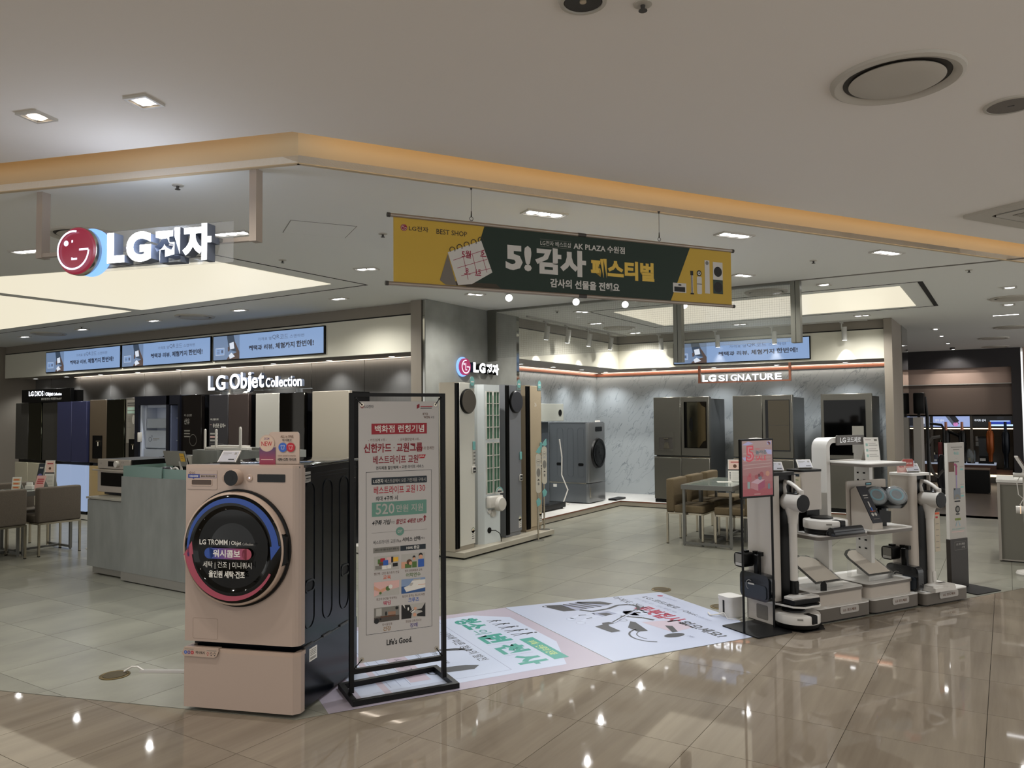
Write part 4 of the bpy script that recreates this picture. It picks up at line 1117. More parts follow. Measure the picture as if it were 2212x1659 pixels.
t = thing('dark_tray', 'flat dark board with white edge lying behind the oven', 'tray', (-7.62, 4.86, 0.0)); t.location = (-7.85, 5.10, 1.168)
b = MB(); b.box(0, 0.66, 0.0, 0.32, 0.0, 0.012, 0.003, 1); b.obj('board', M_black, t); b = MB(); b.box(0.10, 0.65, -0.004, 0.0, 0.003, 0.016); b.obj('edge', M_wplastic, t)
tt = thing('back_shelf', 'dark shelf unit of the service desk behind the oven', 'shelf', (-7.9, 5.09, 0))
b = MB(); b.box(0, 0.72, 0.0, 0.34, 1.10, 1.168); b.box(0.02, 0.05, 0.02, 0.32, 0, 1.10); b.box(0.67, 0.70, 0.02, 0.32, 0, 1.10); b.obj('body', M_black, tt)
# tablet with yellow note, glasses case, earphones
t = thing('desk_monitor', 'white desk screen seen from behind with a yellow sticky note', 'monitor', (-7.32, 4.70, 1.025))
b = MB(); b.prism([(0, 0.08), (0.008, 0.08), (-0.035, 0.235), (-0.043, 0.235)], 'x', 0.0, 0.36); b.xf(Matrix.Translation((0, 0.1, 0))); b.obj('panel', mat('monitor_grey', '#8d8a82', 0.4), t)
b = MB(); b.cyl((0.24, 0.12, 0), (0.24, 0.09, 0.13), 0.012, n=12); b.box(0.17, 0.31, 0.06, 0.2, 0, 0.012, 0.004, 1); b.obj('stand', M_wplastic, t)
s = Sheet(); s.rect(0.27, 0.0, 0.345, 0.085, P_yellow, 1); s.rect(0.28, 0.05, 0.33, 0.054, P_brown, 2); s.rect(0.28, 0.035, 0.325, 0.039, P_brown, 2)
s.obj('sticky_note', t, at=(0, 0.082, 0.13), tilt=(R(15), 0, 0))
t = thing('glasses_case', 'dark blue glasses case behind the counter glass', 'case', (-6.89, 4.52, 1.025))
b = MB(); b.lathe([(0.001, 0.10), (0.05, 0.095), (0.07, 0.07), (0.07, 0.0), (0.001, 0.0)], n=20); b.obj('shell', mat('case_navy', '#10131f', 0.3), t)
t = thing('headphones', 'silver headphones arc behind the counter glass beside the blue case', 'headphones', (-6.72, 4.50, 1.025))
b = MB(); b.tube([(0.06 * math.cos(a), 0, 0.03 + 0.065 * math.sin(a)) for a in [i * math.pi / 12 for i in range(13)]], 0.009, 8); b.box(-0.075, -0.05, -0.02, 0.02, 0, 0.05, 0.006, 2); b.box(0.05, 0.075, -0.02, 0.02, 0, 0.05, 0.006, 2); b.obj('band', M_wplastic, t)
# raised grey cabinet with router
t = thing('desk_cabinet', 'grey stone-look cabinet of the service desk carrying the router', 'cabinet', (-7.16, 4.99, 0))
b = MB(); b.box(0, 0.40, 0.0, 0.5, 0, 1.262); b.box(0.40, 1.15, 0.12, 0.5, 0, 1.262); b.obj('body', M_lam, t)
b = MB(); b.prism([(-0.10, 1.20), (-0.02, 1.20), (-0.0, 1.05), (-0.02, 1.05)], 'y', 0.0, 0.3); b.obj('wing', M_wplastic, t)
t = thing('wifi_router', 'flat white wireless router with four upright antennas on the grey cabinet', 'router', (-7.06, 5.05, 1.262))
b = MB(); b.prism([(0.0, 0.03), (0.06, -0.02), (0.55, 0.02), (0.60, 0.07), (0.56, 0.22), (0.03, 0.22)], 'z', 0.004, 0.028); b.prism([(0.05, 0.05), (0.52, 0.06), (0.50, 0.19), (0.07, 0.19)], 'z', 0.028, 0.045); b.obj('body', M_wplastic, t)
for x, y, h in ((0.015, 0.0, 0.215), (0.21, -0.01, 0.215), (0.32, 0.20, 0.235), (0.555, 0.02, 0.225)):
    b = MB(); b.prism(rrect(x - 0.012, x + 0.012, 0.0, h, 0.0118, 5), 'y', y, y + 0.014); b.obj('antenna', M_wplastic, t)
t = thing('desk_device', 'white puck shaped device lying on the cabinet right of the router', 'device', (-6.20, 5.30, 1.262))
b = MB(); b.lathe([(0.001, 0.075), (0.05, 0.07), (0.085, 0.045), (0.09, 0.0), (0.001, 0.0)], n=24); b.obj('shell', M_wplastic, t)
t = thing('desk_tray', 'flat grey slab lying on the cabinet beside the white puck', 'tray', (-6.45, 5.16, 1.262))
b = MB(); b.prism(rrect(0, 0.44, 0, 0.08, 0.02, 4), 'z', 0.0, 0.03); b.obj('slab', M_steel, t)

# ================================================================== WASHING MACHINE ON ITS PEDESTAL
M_beige = mat('washer_beige', '#a6958a', 0.38, coat=0.15)
M_beige2 = mat('washer_beige_edge', '#ab9789', 0.3, coat=0.2)
M_wside = mat('washer_side_black', '#0b0e13', 0.2, spec=0.35)
WA = 19.87; WO = (-3.836, 2.633)
def wloc(u, v, z):
    c, s_ = math.cos(R(WA)), math.sin(R(WA)); return (WO[0] + c * u - s_ * v, WO[1] + s_ * u + c * v, z)
t = thing('pedestal_drawer', 'beige mini washer pedestal with black sides below the big washing machine', 'washing machine', wloc(0, 0, 0), WA)
b = MB(); b.box(0.012, 0.672, 0.075, 0.77, 0.02, 0.345); b.obj('body', M_wside, t)
b = MB(); b.prism([(0, 0.0), (0.652, 0.0), (0.682, 0.035), (0.682, 0.075), (0.0, 0.075)], 'z', 0.022, 0.322); b.obj('front_panel', M_beige, t)
b = MB(); b.prism([(0, 0.0), (0.652, 0.0), (0.682, 0.035), (0.682, 0.085), (0.66, 0.085), (0.648, 0.022), (0.03, 0.022), (0.03, 0.085), (0.0, 0.085)], 'z', 0.3221, 0.343); b.obj('front_lip', M_beige2, t)
b = MB(); b.box(0.03, 0.655, 0.022, 0.08, 0.3225, 0.326); b.obj('groove', M_black, t)
for u in (0.06, 0.61):
    for v in (0.12, 0.70):
        b = MB(); b.cyl((u, v, 0), (u, v, 0.021), 0.022, n=14); b.obj('foot', M_black, t)
s = Sheet(); s.rect(0.145, 0.255, 0.235, 0.325, P_white, 1)
for i in range(4): s.rect(0.155, 0.285 + 0.009 * i, 0.225, 0.289 + 0.009 * i, P_grey, 2)
for i in range(14): s.rect(0.157 + 0.005 * i, 0.262, 0.159 + 0.005 * i, 0.276, P_black, 2)
s.obj('rating_label', t, 'right', at=(0.672, 0, 0))
# tab sign hanging on the lip
t = thing('tab_sign', 'small beige tab sign with coloured dots hung on the pedestal lip', 'sign', wloc(-0.01, -0.006, 0.0), WA)
b = MB(); b.prism([(0.018, 0.346), (0.225, 0.346), (0.228, 0.335), (0.215, 0.305), (0.20, 0.297), (0.015, 0.297), (0.0, 0.31)], 'y', -0.004, 0.0); b.prism([(0.018, 0.344), (0.225, 0.344), (0.225, 0.347), (0.018, 0.347)], 'y', 0.0, 0.03); b.obj('plate', M_beige2, t)
s = Sheet(0.0003)
for i, c in enumerate((P_blue, mat('print_plum', '#5d3f73', 0.6), P_red)): s.disc(0.025 + 0.021 * i, 0.318, 0.0095, c, 1, n=18); s.ring(0.025 + 0.021 * i, 0.318, 0.003, 0.004, P_white, 2, n=10)
s.text('미니워시', 0.088, 0.312, 0.143, 0.328, P_black, 1, 0.02); s.rect(0.02, 0.334, 0.075, 0.337, P_grey, 1); s.rect(0.155, 0.332, 0.215, 0.335, P_grey, 1)
for i in range(3):
    c = (P_red, P_navy, P_navy)[i]; x = 0.162 + 0.021 * i
    s.path([(x - 0.008, 0.315), (x, 0.325), (x + 0.008, 0.315)], 0.002, c, 1); s.rect(x - 0.003, 0.307, x + 0.003, 0.312, c, 1)
s.obj('print', t, at=(0, -0.0042, 0))

t = thing('washing_machine', 'big beige front-loading washing machine with round black door and black sides', 'washing machine', wloc(0, 0, 0), WA)
b = MB(); b.box(0.012, 0.672, 0.075, 0.76, 0.345, 1.318); b.obj('body', M_wside, t)
b = MB(); b.box(0.005, 0.678, 0.02, 0.84, 1.318, 1.336, 0.006, 2); b.obj('top_lid', mat('washer_lid', '#0c0e12', 0.08, coat=0.2), t)
b = MB(); b.prism([(0, 0.003), (0.003, 0.0), (0.648, 0.0), (0.660, 0.006), (0.674, 0.018), (0.682, 0.036), (0.682, 0.0755), (0.0, 0.0755)], 'z', 0.378, 1.322); b.obj('front_panel', M_beige, t)
b = MB(); b.prism([(0, 0.003), (0.003, 0.0), (0.648, 0.0), (0.660, 0.006), (0.674, 0.018), (0.682, 0.036), (0.682, 0.06), (0.0, 0.06)], 'z', 1.322, 1.338); b.obj('top_edge', M_beige2, t)
# side panel pressings, handles, label
M_emb = mat('washer_side_emboss', '#12161c', 0.2, spec=0.4)
for v, w_ in ((0.145, 0.062), (0.365, 0.062), (0.585, 0.062)):
    o_ = [(v + math.cos(R(a)) * w_, 0.50 + math.sin(R(a)) * w_) for a in range(180, 361, 15)] + [(v + math.cos(R(a)) * w_ * 1.0, 1.185 + math.sin(R(a)) * w_ * 0.9) for a in range(0, 181, 15)]
    i_ = [(v + (p[0] - v) * 0.90, 0.84 + (p[1] - 0.84) * 0.985) for p in o_]
    b = MB(); b.ringprism(o_, i_, 'x', 0.672, 0.6765); b.obj('pressed_ridge', M_emb, t)
for v in (0.145, 0.592):
    b = MB(); b.ringprism(rrect(v - 0.058, v + 0.058, 0.635, 0.705, 0.034, 6), rrect(v - 0.048, v + 0.048, 0.645, 0.695, 0.025, 6), 'x', 0.672, 0.679); b.obj('side_handle', M_emb, t)
    b = MB(); b.prism(rrect(v - 0.047, v + 0.047, 0.646, 0.694, 0.024, 6), 'x', 0.672, 0.6735); b.obj('handle_recess', M_black, t)
b = MB(); b.box(0.672, 0.677, 0.077, 0.76, 1.275, 1.281); b.obj('side_seam', M_emb, t)
b = MB(); b.box(0.672, 0.6755, 0.10, 0.76, 1.258, 1.262); b.obj('side_seam', M_emb, t)
b = MB()
for v, l_ in ((0.08, 0.10), (0.30, 0.10), (0.52, 0.12)): b.box(0.668, 0.680, v, v + l_, 0.346, 0.358)
b.box(0.670, 0.676, 0.08, 0.74, 0.345, 0.3505); b.obj('mounting_bracket', mat('bracket_metal', '#4a4742', 0.35, 0.8), t)
s = Sheet(); s.rect(0.078, 1.238, 0.155, 1.296, P_lgrey, 1)
for i in range(4): s.rect(0.085, 1.262 + 0.008 * i, 0.148, 1.266 + 0.008 * i, P_grey, 2)
for i in range(12): s.rect(0.086 + 0.005 * i, 1.243, 0.088 + 0.005 * i, 1.256, P_black, 2)
s.obj('rating_label', t, 'right', at=(0.6722, 0, 0))
# front details
b = MB(); b.ringprism(rrect(0.010, 0.198, 1.202, 1.312, 0.008, 3), rrect(0.012, 0.196, 1.204, 1.310, 0.007, 3), 'y', -0.0008, 0.001); b.prism(rrect(0.0125, 0.1955, 1.2045, 1.3095, 0.007, 3), 'y', -0.0022, 0.002); d = b.obj('detergent_drawer', M_beige, t)
b = MB(); b.ringprism(rrect(0.034, 0.168, 1.224, 1.262, 0.010, 4), rrect(0.040, 0.162, 1.229, 1.256, 0.006, 4), 'y', -0.004, -0.002); b.obj('grip', M_beige2, d)
b = MB(); b.prism(rrect(0.040, 0.162, 1.229, 1.256, 0.006, 4), 'y', -0.0026, -0.002); b.obj('grip_recess', mat('washer_recess', '#4a3d35', 0.5), d)
s = Sheet(); s.ring(0.031, 1.294, 0.004, 0.0065, P_brown, 1, n=16); s.text('LG', 0.042, 1.288, 0.060, 1.300, P_brown, 1, 0.01)
s.rect(0.016, 1.266, 0.088, 1.287, mat('print_indigo', '#2f3f86', 0.6), 1); s.frame(0.088, 1.266, 0.192, 1.287, 0.0012, MATS['print_indigo'], 1)
s.text('자동세제함', 0.024, 1.271, 0.080, 1.282, P_white, 2, 0.02); s.text('열어서 확인해보세요', 0.096, 1.271, 0.184, 1.282, P_black, 2, 0.02); s.poly([(0.044, 1.266), (0.056, 1.266), (0.05, 1.258)], MATS['print_indigo'], 1)
s.obj('print', d, at=(0, -0.0023, 0))
b = MB(); b.cyl((0.312, 0.0, 1.272), (0.312, -0.052, 1.272), 0.045, 0.043, 40); k_ = b.obj('dial', M_beige2, t)
b = MB(); b.cyl((0.312, -0.0515, 1.272), (0.312, -0.054, 1.272), 0.0415, n=40); b.cyl((0.312, -0.054, 1.272), (0.312, -0.0546, 1.272), 0.014, n=24); b.obj('dial_face', M_gloss, k_)
for u in (0.244, 0.393):
    b = MB(); b.lathe([(0.0185, 0.0), (0.0185, -0.003), (0.014, -0.004), (0.014, -0.001), (0.0185, 0.0)], (u, 0, 1.270), 24, 'y'); b.cyl((u, 0, 1.27), (u, -0.003, 1.27), 0.0138, n=24); k_ = b.obj('button', M_beige2, t)
    b = MB(); b.cyl((u, -0.0031, 1.27), (u, -0.0036, 1.27), 0.004, n=12); b.obj('button_light', glow('button_glow', '#d6d0ff', 2.0), k_)
b = MB(); b.prism(rrect(0.440, 0.605, 1.248, 1.290, 0.003, 3), 'y', -0.002, 0.002); b.obj('display', M_gloss, t)
b = MB(); b.ringprism(rrect(0.052, 0.206, 0.392, 0.504, 0.009, 4), rrect(0.0528, 0.2052, 0.3928, 0.5032, 0.0085, 4), 'y', -0.0004, 0.001); b.obj('service_flap', mat('washer_gap', '#66564a', 0.6), t)
# round door
DC = (0.3155, 0.893); DR = 0.305
b = MB(); b.lathe([(DR, 0.0), (DR * 1.0, -0.030), (DR * 0.985, -0.046), (DR * 0.955, -0.050), (DR * 0.93, -0.040), (DR * 0.93, 0.0), (DR, 0.0)], (DC[0], 0, DC[1]), 96, 'y'); dr = b.obj('door', M_beige2, t)
dr.location = (0.006, 0, 0)
b = MB(); b.lathe([(DR * 1.035, 0.0), (DR * 1.035, -0.016), (DR * 1.0, -0.018), (DR * 1.0, 0.0), (DR * 1.035, 0.0)], (DC[0] + 0.006, 0, DC[1]), 96, 'y'); b.obj('door_seal', M_black, dr).location = (-0.006 + 0.006, 0, 0)
b = MB(); b.lathe([(DR * 0.955, -0.046), (DR * 0.90, -0.056), (DR * 0.82, -0.060), (DR * 0.76, -0.060), (DR * 0.73, -0.052), (DR * 0.60, -0.034), (DR * 0.40, -0.05), (0.001, -0.062)], (DC[0], 0, DC[1]), 96, 'y'); gl_ = b.obj('door_glass', mat('washer_door_glass', '#060605', 0.05, spec=0.35), dr)
b = MB(); b.prism([(DC[0] + DR * 0.92 + 0.0, DC[1] - 0.09), (DC[0] + DR * 1.03, DC[1] - 0.07), (DC[0] + DR * 1.03, DC[1] + 0.07), (DC[0] + DR * 0.92, DC[1] + 0.09)], 'y', -0.045, 0.0); b.obj('door_handle', M_black, dr)
# arrows and lettering printed on the door
M_arr_b = mat('door_arrow_blue', '#2d4c97', 0.4); M_arr_r = mat('door_arrow_rose', '#9c4658', 0.4)
def arrow(s, a0, a1, w0, w1, m, head):
    cx, cy = DC; rm = DR * 0.855; n = 40; A = []; B_ = []
    for i in range(n + 1):
        f = i / n; a = R(a0 + (a1 - a0) * f); w = w0 + (w1 - w0) * f
        A.append((cx + (rm + w) * math.cos(a), cy + (rm + w) * math.sin(a))); B_.append((cx + (rm - w) * math.cos(a), cy + (rm - w) * math.sin(a)))
    for i in range(n): s.poly([A[i], A[i + 1], B_[i + 1], B_[i]], m, 1)
    a = R(a1); tip = R(a1 + (10 if a1 > a0 else -10) * head)
    s.poly([(cx + (rm + 0.032) * math.cos(a), cy + (rm + 0.032) * math.sin(a)), (cx + (rm - 0.03) * math.cos(a), cy + (rm - 0.03) * math.sin(a)), (cx + (rm - 0.02) * math.cos(tip), cy + (rm - 0.02) * math.sin(tip))], m, 1)
s = Sheet(0.0004)
arrow(s, 190, 5, 0.006, 0.020, M_arr_b, 1.7); arrow(s, -28, -172, 0.006, 0.022, M_arr_r, 1.7)
s.obj('arrow_print', dr, at=(0, -0.0605, 0))
s = Sheet(0.0004); cx, cy = DC
s.text('LG', cx - 0.187, cy + 0.022, cx - 0.148, cy + 0.05, P_white, 1, 0.02); s.text('TROMM', cx - 0.137, cy + 0.022, cx - 0.018, cy + 0.051, P_white, 1, 0.01); s.rect(cx - 0.008, cy + 0.022, cx - 0.006, cy + 0.045, P_white, 1)
s.text('Objet', cx + 0.004, cy + 0.018, cx + 0.064, cy + 0.046, P_white, 1, 0.01); s.text('Collection', cx + 0.070, cy + 0.024, cx + 0.135, cy + 0.038, P_lgrey, 1)
for i in range(16):
    f = i / 15; c = tuple(lin('#2d4c97')[k] * (1 - f) + lin('#9c4658')[k] * f for k in range(3)) + (1,)
    x = cx - 0.128 + 0.224 * i / 16
    s.rect(x, cy - 0.052, x + 0.0145, cy + 0.006, mat('pill_%d' % i, c, 0.4), 1)
s.disc(cx - 0.128, cy - 0.023, 0.029, MATS['pill_0'], 1); s.disc(cx + 0.096, cy - 0.023, 0.029, MATS['pill_15'], 1)
s.text('워시콤보', cx - 0.105, cy - 0.043, cx + 0.058, cy - 0.002, P_white, 2, 0.025)
s.text('세탁 | 건조 | 미니워시', cx - 0.165, cy - 0.105, cx + 0.125, cy - 0.066, P_white, 1); s.text('올인원 세탁·건조', cx - 0.13, cy - 0.152, cx + 0.085, cy - 0.114, P_white, 1, 0.025)
s.obj('lettering', dr, at=(0, -0.0655, 0))
# things standing on the machine
t = thing('acrylic_topper_sign', 'beige acrylic sign with NEW roundel standing on the washing machine', 'sign', wloc(0.393, 0.10, 1.336), WA)
b = MB(); b.prism([(0.0, 0.0), (0.24, 0.0), (0.24, 0.16), (0.237, 0.172), (0.228, 0.18), (0.075, 0.18), (0.062, 0.176), (0.055, 0.165), (0.0, 0.16)][:8] + [(0.0, 0.02)], 'y', 0.0, 0.006); b.prism(circ(0.045, 0.118, 0.047, 36), 'y', -0.004, 0.003); b.prism([(0, 0), (0.098, 0), (0.098, 0.10), (0, 0.10)], 'y', -0.003, 0.003); b.box(0.0, 0.24, 0.0, 0.05, 0.0, 0.004)
b.obj('plate', M_beige2, t)
s = Sheet(0.0003)
for i in range(10):
    f = i / 9; c = tuple(lin('#8f3548')[k] * (1 - f) + lin('#4a3a5c')[k] * f for k in range(3)) + (1,)
    s.rect(0.0, 0.0095 * i, 0.098, 0.0095 * (i + 1), mat('topper_grad_%d' % i, c, 0.5), 0)
s.disc(0.045, 0.118, 0.047, mat('topper_rim', '#3a4a86', 0.5), 1, n=40); s.disc(0.045, 0.116, 0.042, mat('topper_cream', '#b8a290', 0.5), 2, n=40)
s.text('2024', 0.027, 0.137, 0.061, 0.149, MATS['print_plum'], 3, 0.005); s.text('NEW', 0.012, 0.102, 0.078, 0.127, P_red, 3, 0.01)
s.rect(0.01, 0.026, 0.085, 0.029, P_pink, 1)
s.text('ALL in ONE', 0.128, 0.148, 0.205, 0.162, P_brown, 1, 0.01); s.text('워시콤보', 0.138, 0.128, 0.196, 0.142, P_black, 1, 0.01)
s.disc(0.142, 0.095, 0.026, P_blue, 1); s.disc(0.190, 0.095, 0.026, P_red, 2)
for x in (0.142, 0.190): s.path([(x - .012, .104), (x - .006, .107), (x, .102), (x + .006, .107), (x + .012, .104), (x + .008, .098), (x + .008, .085), (x - .008, .085), (x - .008, .098), (x - .012, .104)], 0.0015, P_white, 3)
s.text('진정한 올인원으로 완성하는', 0.112, 0.043, 0.222, 0.053, P_brown, 1); s.text('세탁·건조 라이프', 0.110, 0.020, 0.224, 0.037, P_black, 1, 0.02)
s.obj('print', t, at=(0, -0.0035, 0))
def price_tag(label, loc, rz, lit=True):
    t = thing('price_tag', label, 'price tag', loc, rz, None)
    b = MB(); b.prism([(0.0, 0.012), (0.006, 0.008), (0.06, 0.07), (0.054, 0.074)], 'x', -0.058, 0.058); b.obj('frame', M_wplastic, t)
    b = MB(); b.prism([(0.01, 0.0), (0.07, 0.0), (0.06, 0.006), (0.05, 0.055), (0.045, 0.055), (0.02, 0.014)], 'x', -0.05, 0.05); b.obj('base', M_grey, t)
    s = Sheet(0.0003); w, h = 0.104, 0.074
    s.rect(0, 0, w, h, mat('tag_screen', '#9b9aa0', 0.4), 0); s.rect(0.008, 0.058, 0.06, 0.063, P_grey, 1); s.rect(0.008, 0.046, 0.045, 0.049, P_grey, 1); s.rect(0.058, 0.012, 0.095, 0.019, P_black, 1); s.rect(0.08, 0.05, 0.095, 0.066, P_grey, 1)
    s.obj('screen', t, at=(-w / 2, -0.0015, 0.0145), tilt=(R(-42), 0, 0))
    return t
price_tag('small tilted electronic price tag on top of the washing machine', wloc(0.185, 0.10, 1.336), WA - 2)

# ================================================================== BANNER STAND
BA = 59.14
t = thing('banner_stand', 'black steel frame stand holding a white promotion sheet beside the washer', 'banner stand', (-3.175, 3.241, 0), BA)
b = MB()
b.ringprism([(-0.03, -0.14), (0.605, -0.14), (0.605, 0.235), (-0.03, 0.19)], [(0.0, -0.11), (0.575, -0.11), (0.575, 0.205), (0.0, 0.16)], 'z', 0.002, 0.032); b.obj('base', M_blackm, t)
for x in (0.0, 0.5615):
    b = MB(); b.box(x - 0.0125, x + 0.0125, -0.0125, 0.0125, 0.032, 1.733); b.obj('post', M_blackm, t)
b = MB(); b.box(0.0125, 0.549, -0.0125, 0.0125, 1.713, 1.733); b.obj('top_bar', M_blackm, t)
b = MB(); b.box(0.0125, 0.549, -0.0125, 0.0125, 0.135, 0.162); b.obj('bottom_bar', M_blackm, t)
x0, x1, z0, z1 = 0.040, 0.533, 0.19, 1.685
b = MB(); b.box(x0, x1, -0.003, 0.0, z0, z1); b.obj('sheet', mat('banner_sheet', '#b4b1af', 0.6), t)
for (cx, cz, ex, ez) in ((x0 + 0.02, z1 - 0.02, 0.013, 1.713), (x1 - 0.02, z1 - 0.02, 0.549, 1.713), (x0 + 0.02, z0 + 0.02, 0.013, 0.16), (x1 - 0.02, z0 + 0.02, 0.549, 0.16)):
    b = MB(); b.lathe([(0.011, -0.004), (0.011, -0.006), (0.006, -0.006), (0.006, -0.004), (0.011, -0.004)], (cx, 0, cz), 20, 'y'); b.obj('eyelet', M_chrome, t)
    b = MB(); b.tube([(cx, -0.006, cz), ((cx + ex) / 2, -0.004, (cz + ez) / 2), (ex, 0, ez)], 0.003, 6); b.cyl(((cx + ex * 2) / 3, -0.004, (cz + ez * 2) / 3), ((cx + ex * 3) / 4, -0.004, (cz + ez * 3) / 4), 0.007, n=8); b.obj('clip', M_black, t)
for z in (1.335, 1.235):
    b = MB(); b.box(0.0125, 0.022, -0.012, 0.006, z - 0.012, z + 0.012); b.obj('side_clip', M_black, t)
s = Sheet(0.0004); m2 = P_red
dk = mat('print_maroon', '#7d1a28', 0.6); teal = mat('print_teal', '#5f8a7d', 0.6); navy = mat('print_midnight', '#1a252e', 0.6)
def px(u): return 0.040 + (u - 773) / (949 - 773) * 0.493   # columns and rows of the sheet's own layout
logo(s, 0.062, 1.655, 0.011, dk, P_white, 1)
s.text('LG전자', 0.077, 1.645, 0.130, 1.664, P_navy, 1, 0.01)
s.poly([(0.395, 1.64), (0.412, 1.648), (0.412, 1.67), (0.395, 1.663)], dk, 1); s.rect(0.418, 1.652, 0.495, 1.656, P_red, 1); s.rect(0.418, 1.642, 0.49, 1.646, P_navy, 1)
s.text('KYO', 0.433, 1.602, 0.465, 1.617, P_brown, 1, 0.02); s.text('WON', 0.438, 1.582, 0.476, 1.598, P_brown, 1, 0.02); s.text('교원', 0.482, 1.583, 0.505, 1.597, P_black, 1)
s.rect(0.117, 1.492, 0.458, 1.555, mat('print_crimson', '#8f1f2c', 0.6), 1); s.text('백화점 런칭기념', 0.137, 1.502, 0.440, 1.545, P_white, 2, 0.012)
s.text('- 카드업계 1위 -', 0.098, 1.452, 0.207, 1.468, P_brown, 1); s.text('- 교육출판업계 1위 -', 0.280, 1.452, 0.415, 1.468, P_brown, 1)
s.text('신한카드', 0.071, 1.385, 0.237, 1.440, dk, 1, 0.03); s.disc(0.253, 1.412, 0.003, dk, 1); s.text('교원그룹', 0.268, 1.385, 0.430, 1.440, dk, 1, 0.03); s.text('과 함께한', 0.435, 1.395, 0.505, 1.415, P_brown, 1)
s.text('베스트라이프 교원', 0.126, 1.318, 0.402, 1.368, dk, 1, 0.018); s.poly([(0.405, 1.345), (0.441, 1.345), (0.451, 1.367), (0.405, 1.367)], P_red, 1); s.text('plus', 0.411, 1.348, 0.440, 1.365, P_white, 2, 0.01)
s.text('전자제품 할인혜택', 0.144, 1.286, 0.278, 1.306, P_black, 1, 0.015); s.ring(0.290, 1.296, 0.003, 0.005, dk, 1); s.text('교원 라이프 서비스', 0.300, 1.288, 0.438, 1.308, P_black, 1, 0.01)
s.frame(0.084, 0.343, 0.487, 1.275, 0.002, P_navy, 1)
s.rect(0.117, 1.200, 0.457, 1.240, navy, 1, 0.004); s.text('LG전자', 0.128, 1.208, 0.188, 1.232, P_white, 2, 0.01); s.text('베스트샵에서 모든 가전제품 구매시', 0.196, 1.208, 0.448, 1.230, P_lgrey, 2)
s.text('베스트라이프 교원', 0.131, 1.143, 0.382, 1.190, P_red, 1, 0.012); s.text('130', 0.395, 1.150, 0.446, 1.186, P_red, 1)
s.text('최대 4구좌 시', 0.142, 1.105, 0.275, 1.132, P_black, 1, 0.012)
s.rect(0.119, 1.015, 0.454, 1.098, teal, 1, 0.003); s.text('520', 0.142, 1.027, 0.255, 1.088, P_lgrey, 2, 0.012); s.text('만원 지원', 0.267, 1.033, 0.432, 1.077, P_lgrey, 2, 0.01)
s.text('4구좌 가입', 0.118, 0.965, 0.225, 0.995, P_black, 1, 0.03, 0.2); s.text('하면', 0.228, 0.968, 0.255, 0.984, P_grey, 1); s.text('할인도 4배로 UP!', 0.262, 0.963, 0.425, 0.993, dk, 1, 0.025, 0.2)
s.poly([(0.433, 0.965), (0.447, 0.975), (0.447, 0.992), (0.455, 0.992), (0.443, 1.007), (0.431, 0.992), (0.438, 0.992), (0.438, 0.978)], dk, 1)
s.rect(0.117, 0.921, 0.457, 0.9225, P_grey, 1); s.disc(0.288, 0.921, 0.025, teal, 2); s.text('or', 0.273, 0.912, 0.303, 0.930, P_lgrey, 3, 0.01)
s.text('베스트라이프 교원 Plus', 0.128, 0.855, 0.295, 0.878, P_black, 1); s.text('서비스 선택', 0.303, 0.858, 0.413, 0.884, P_black, 1, 0.025); s.text('(택1)', 0.415, 0.862, 0.443, 0.878, P_black, 1)
s.rect(0.127, 0.805, 0.286, 0.835, P_grey, 1); s.text('서비스 외 이용 시 (만기 해약 시)', 0.136, 0.813, 0.280, 0.828, P_black, 2, 0.01); s.rect(0.290, 0.805, 0.448, 0.835, navy, 1); s.text('100% 환급', 0.328, 0.811, 0.408, 0.830, P_white, 2, 0.02)
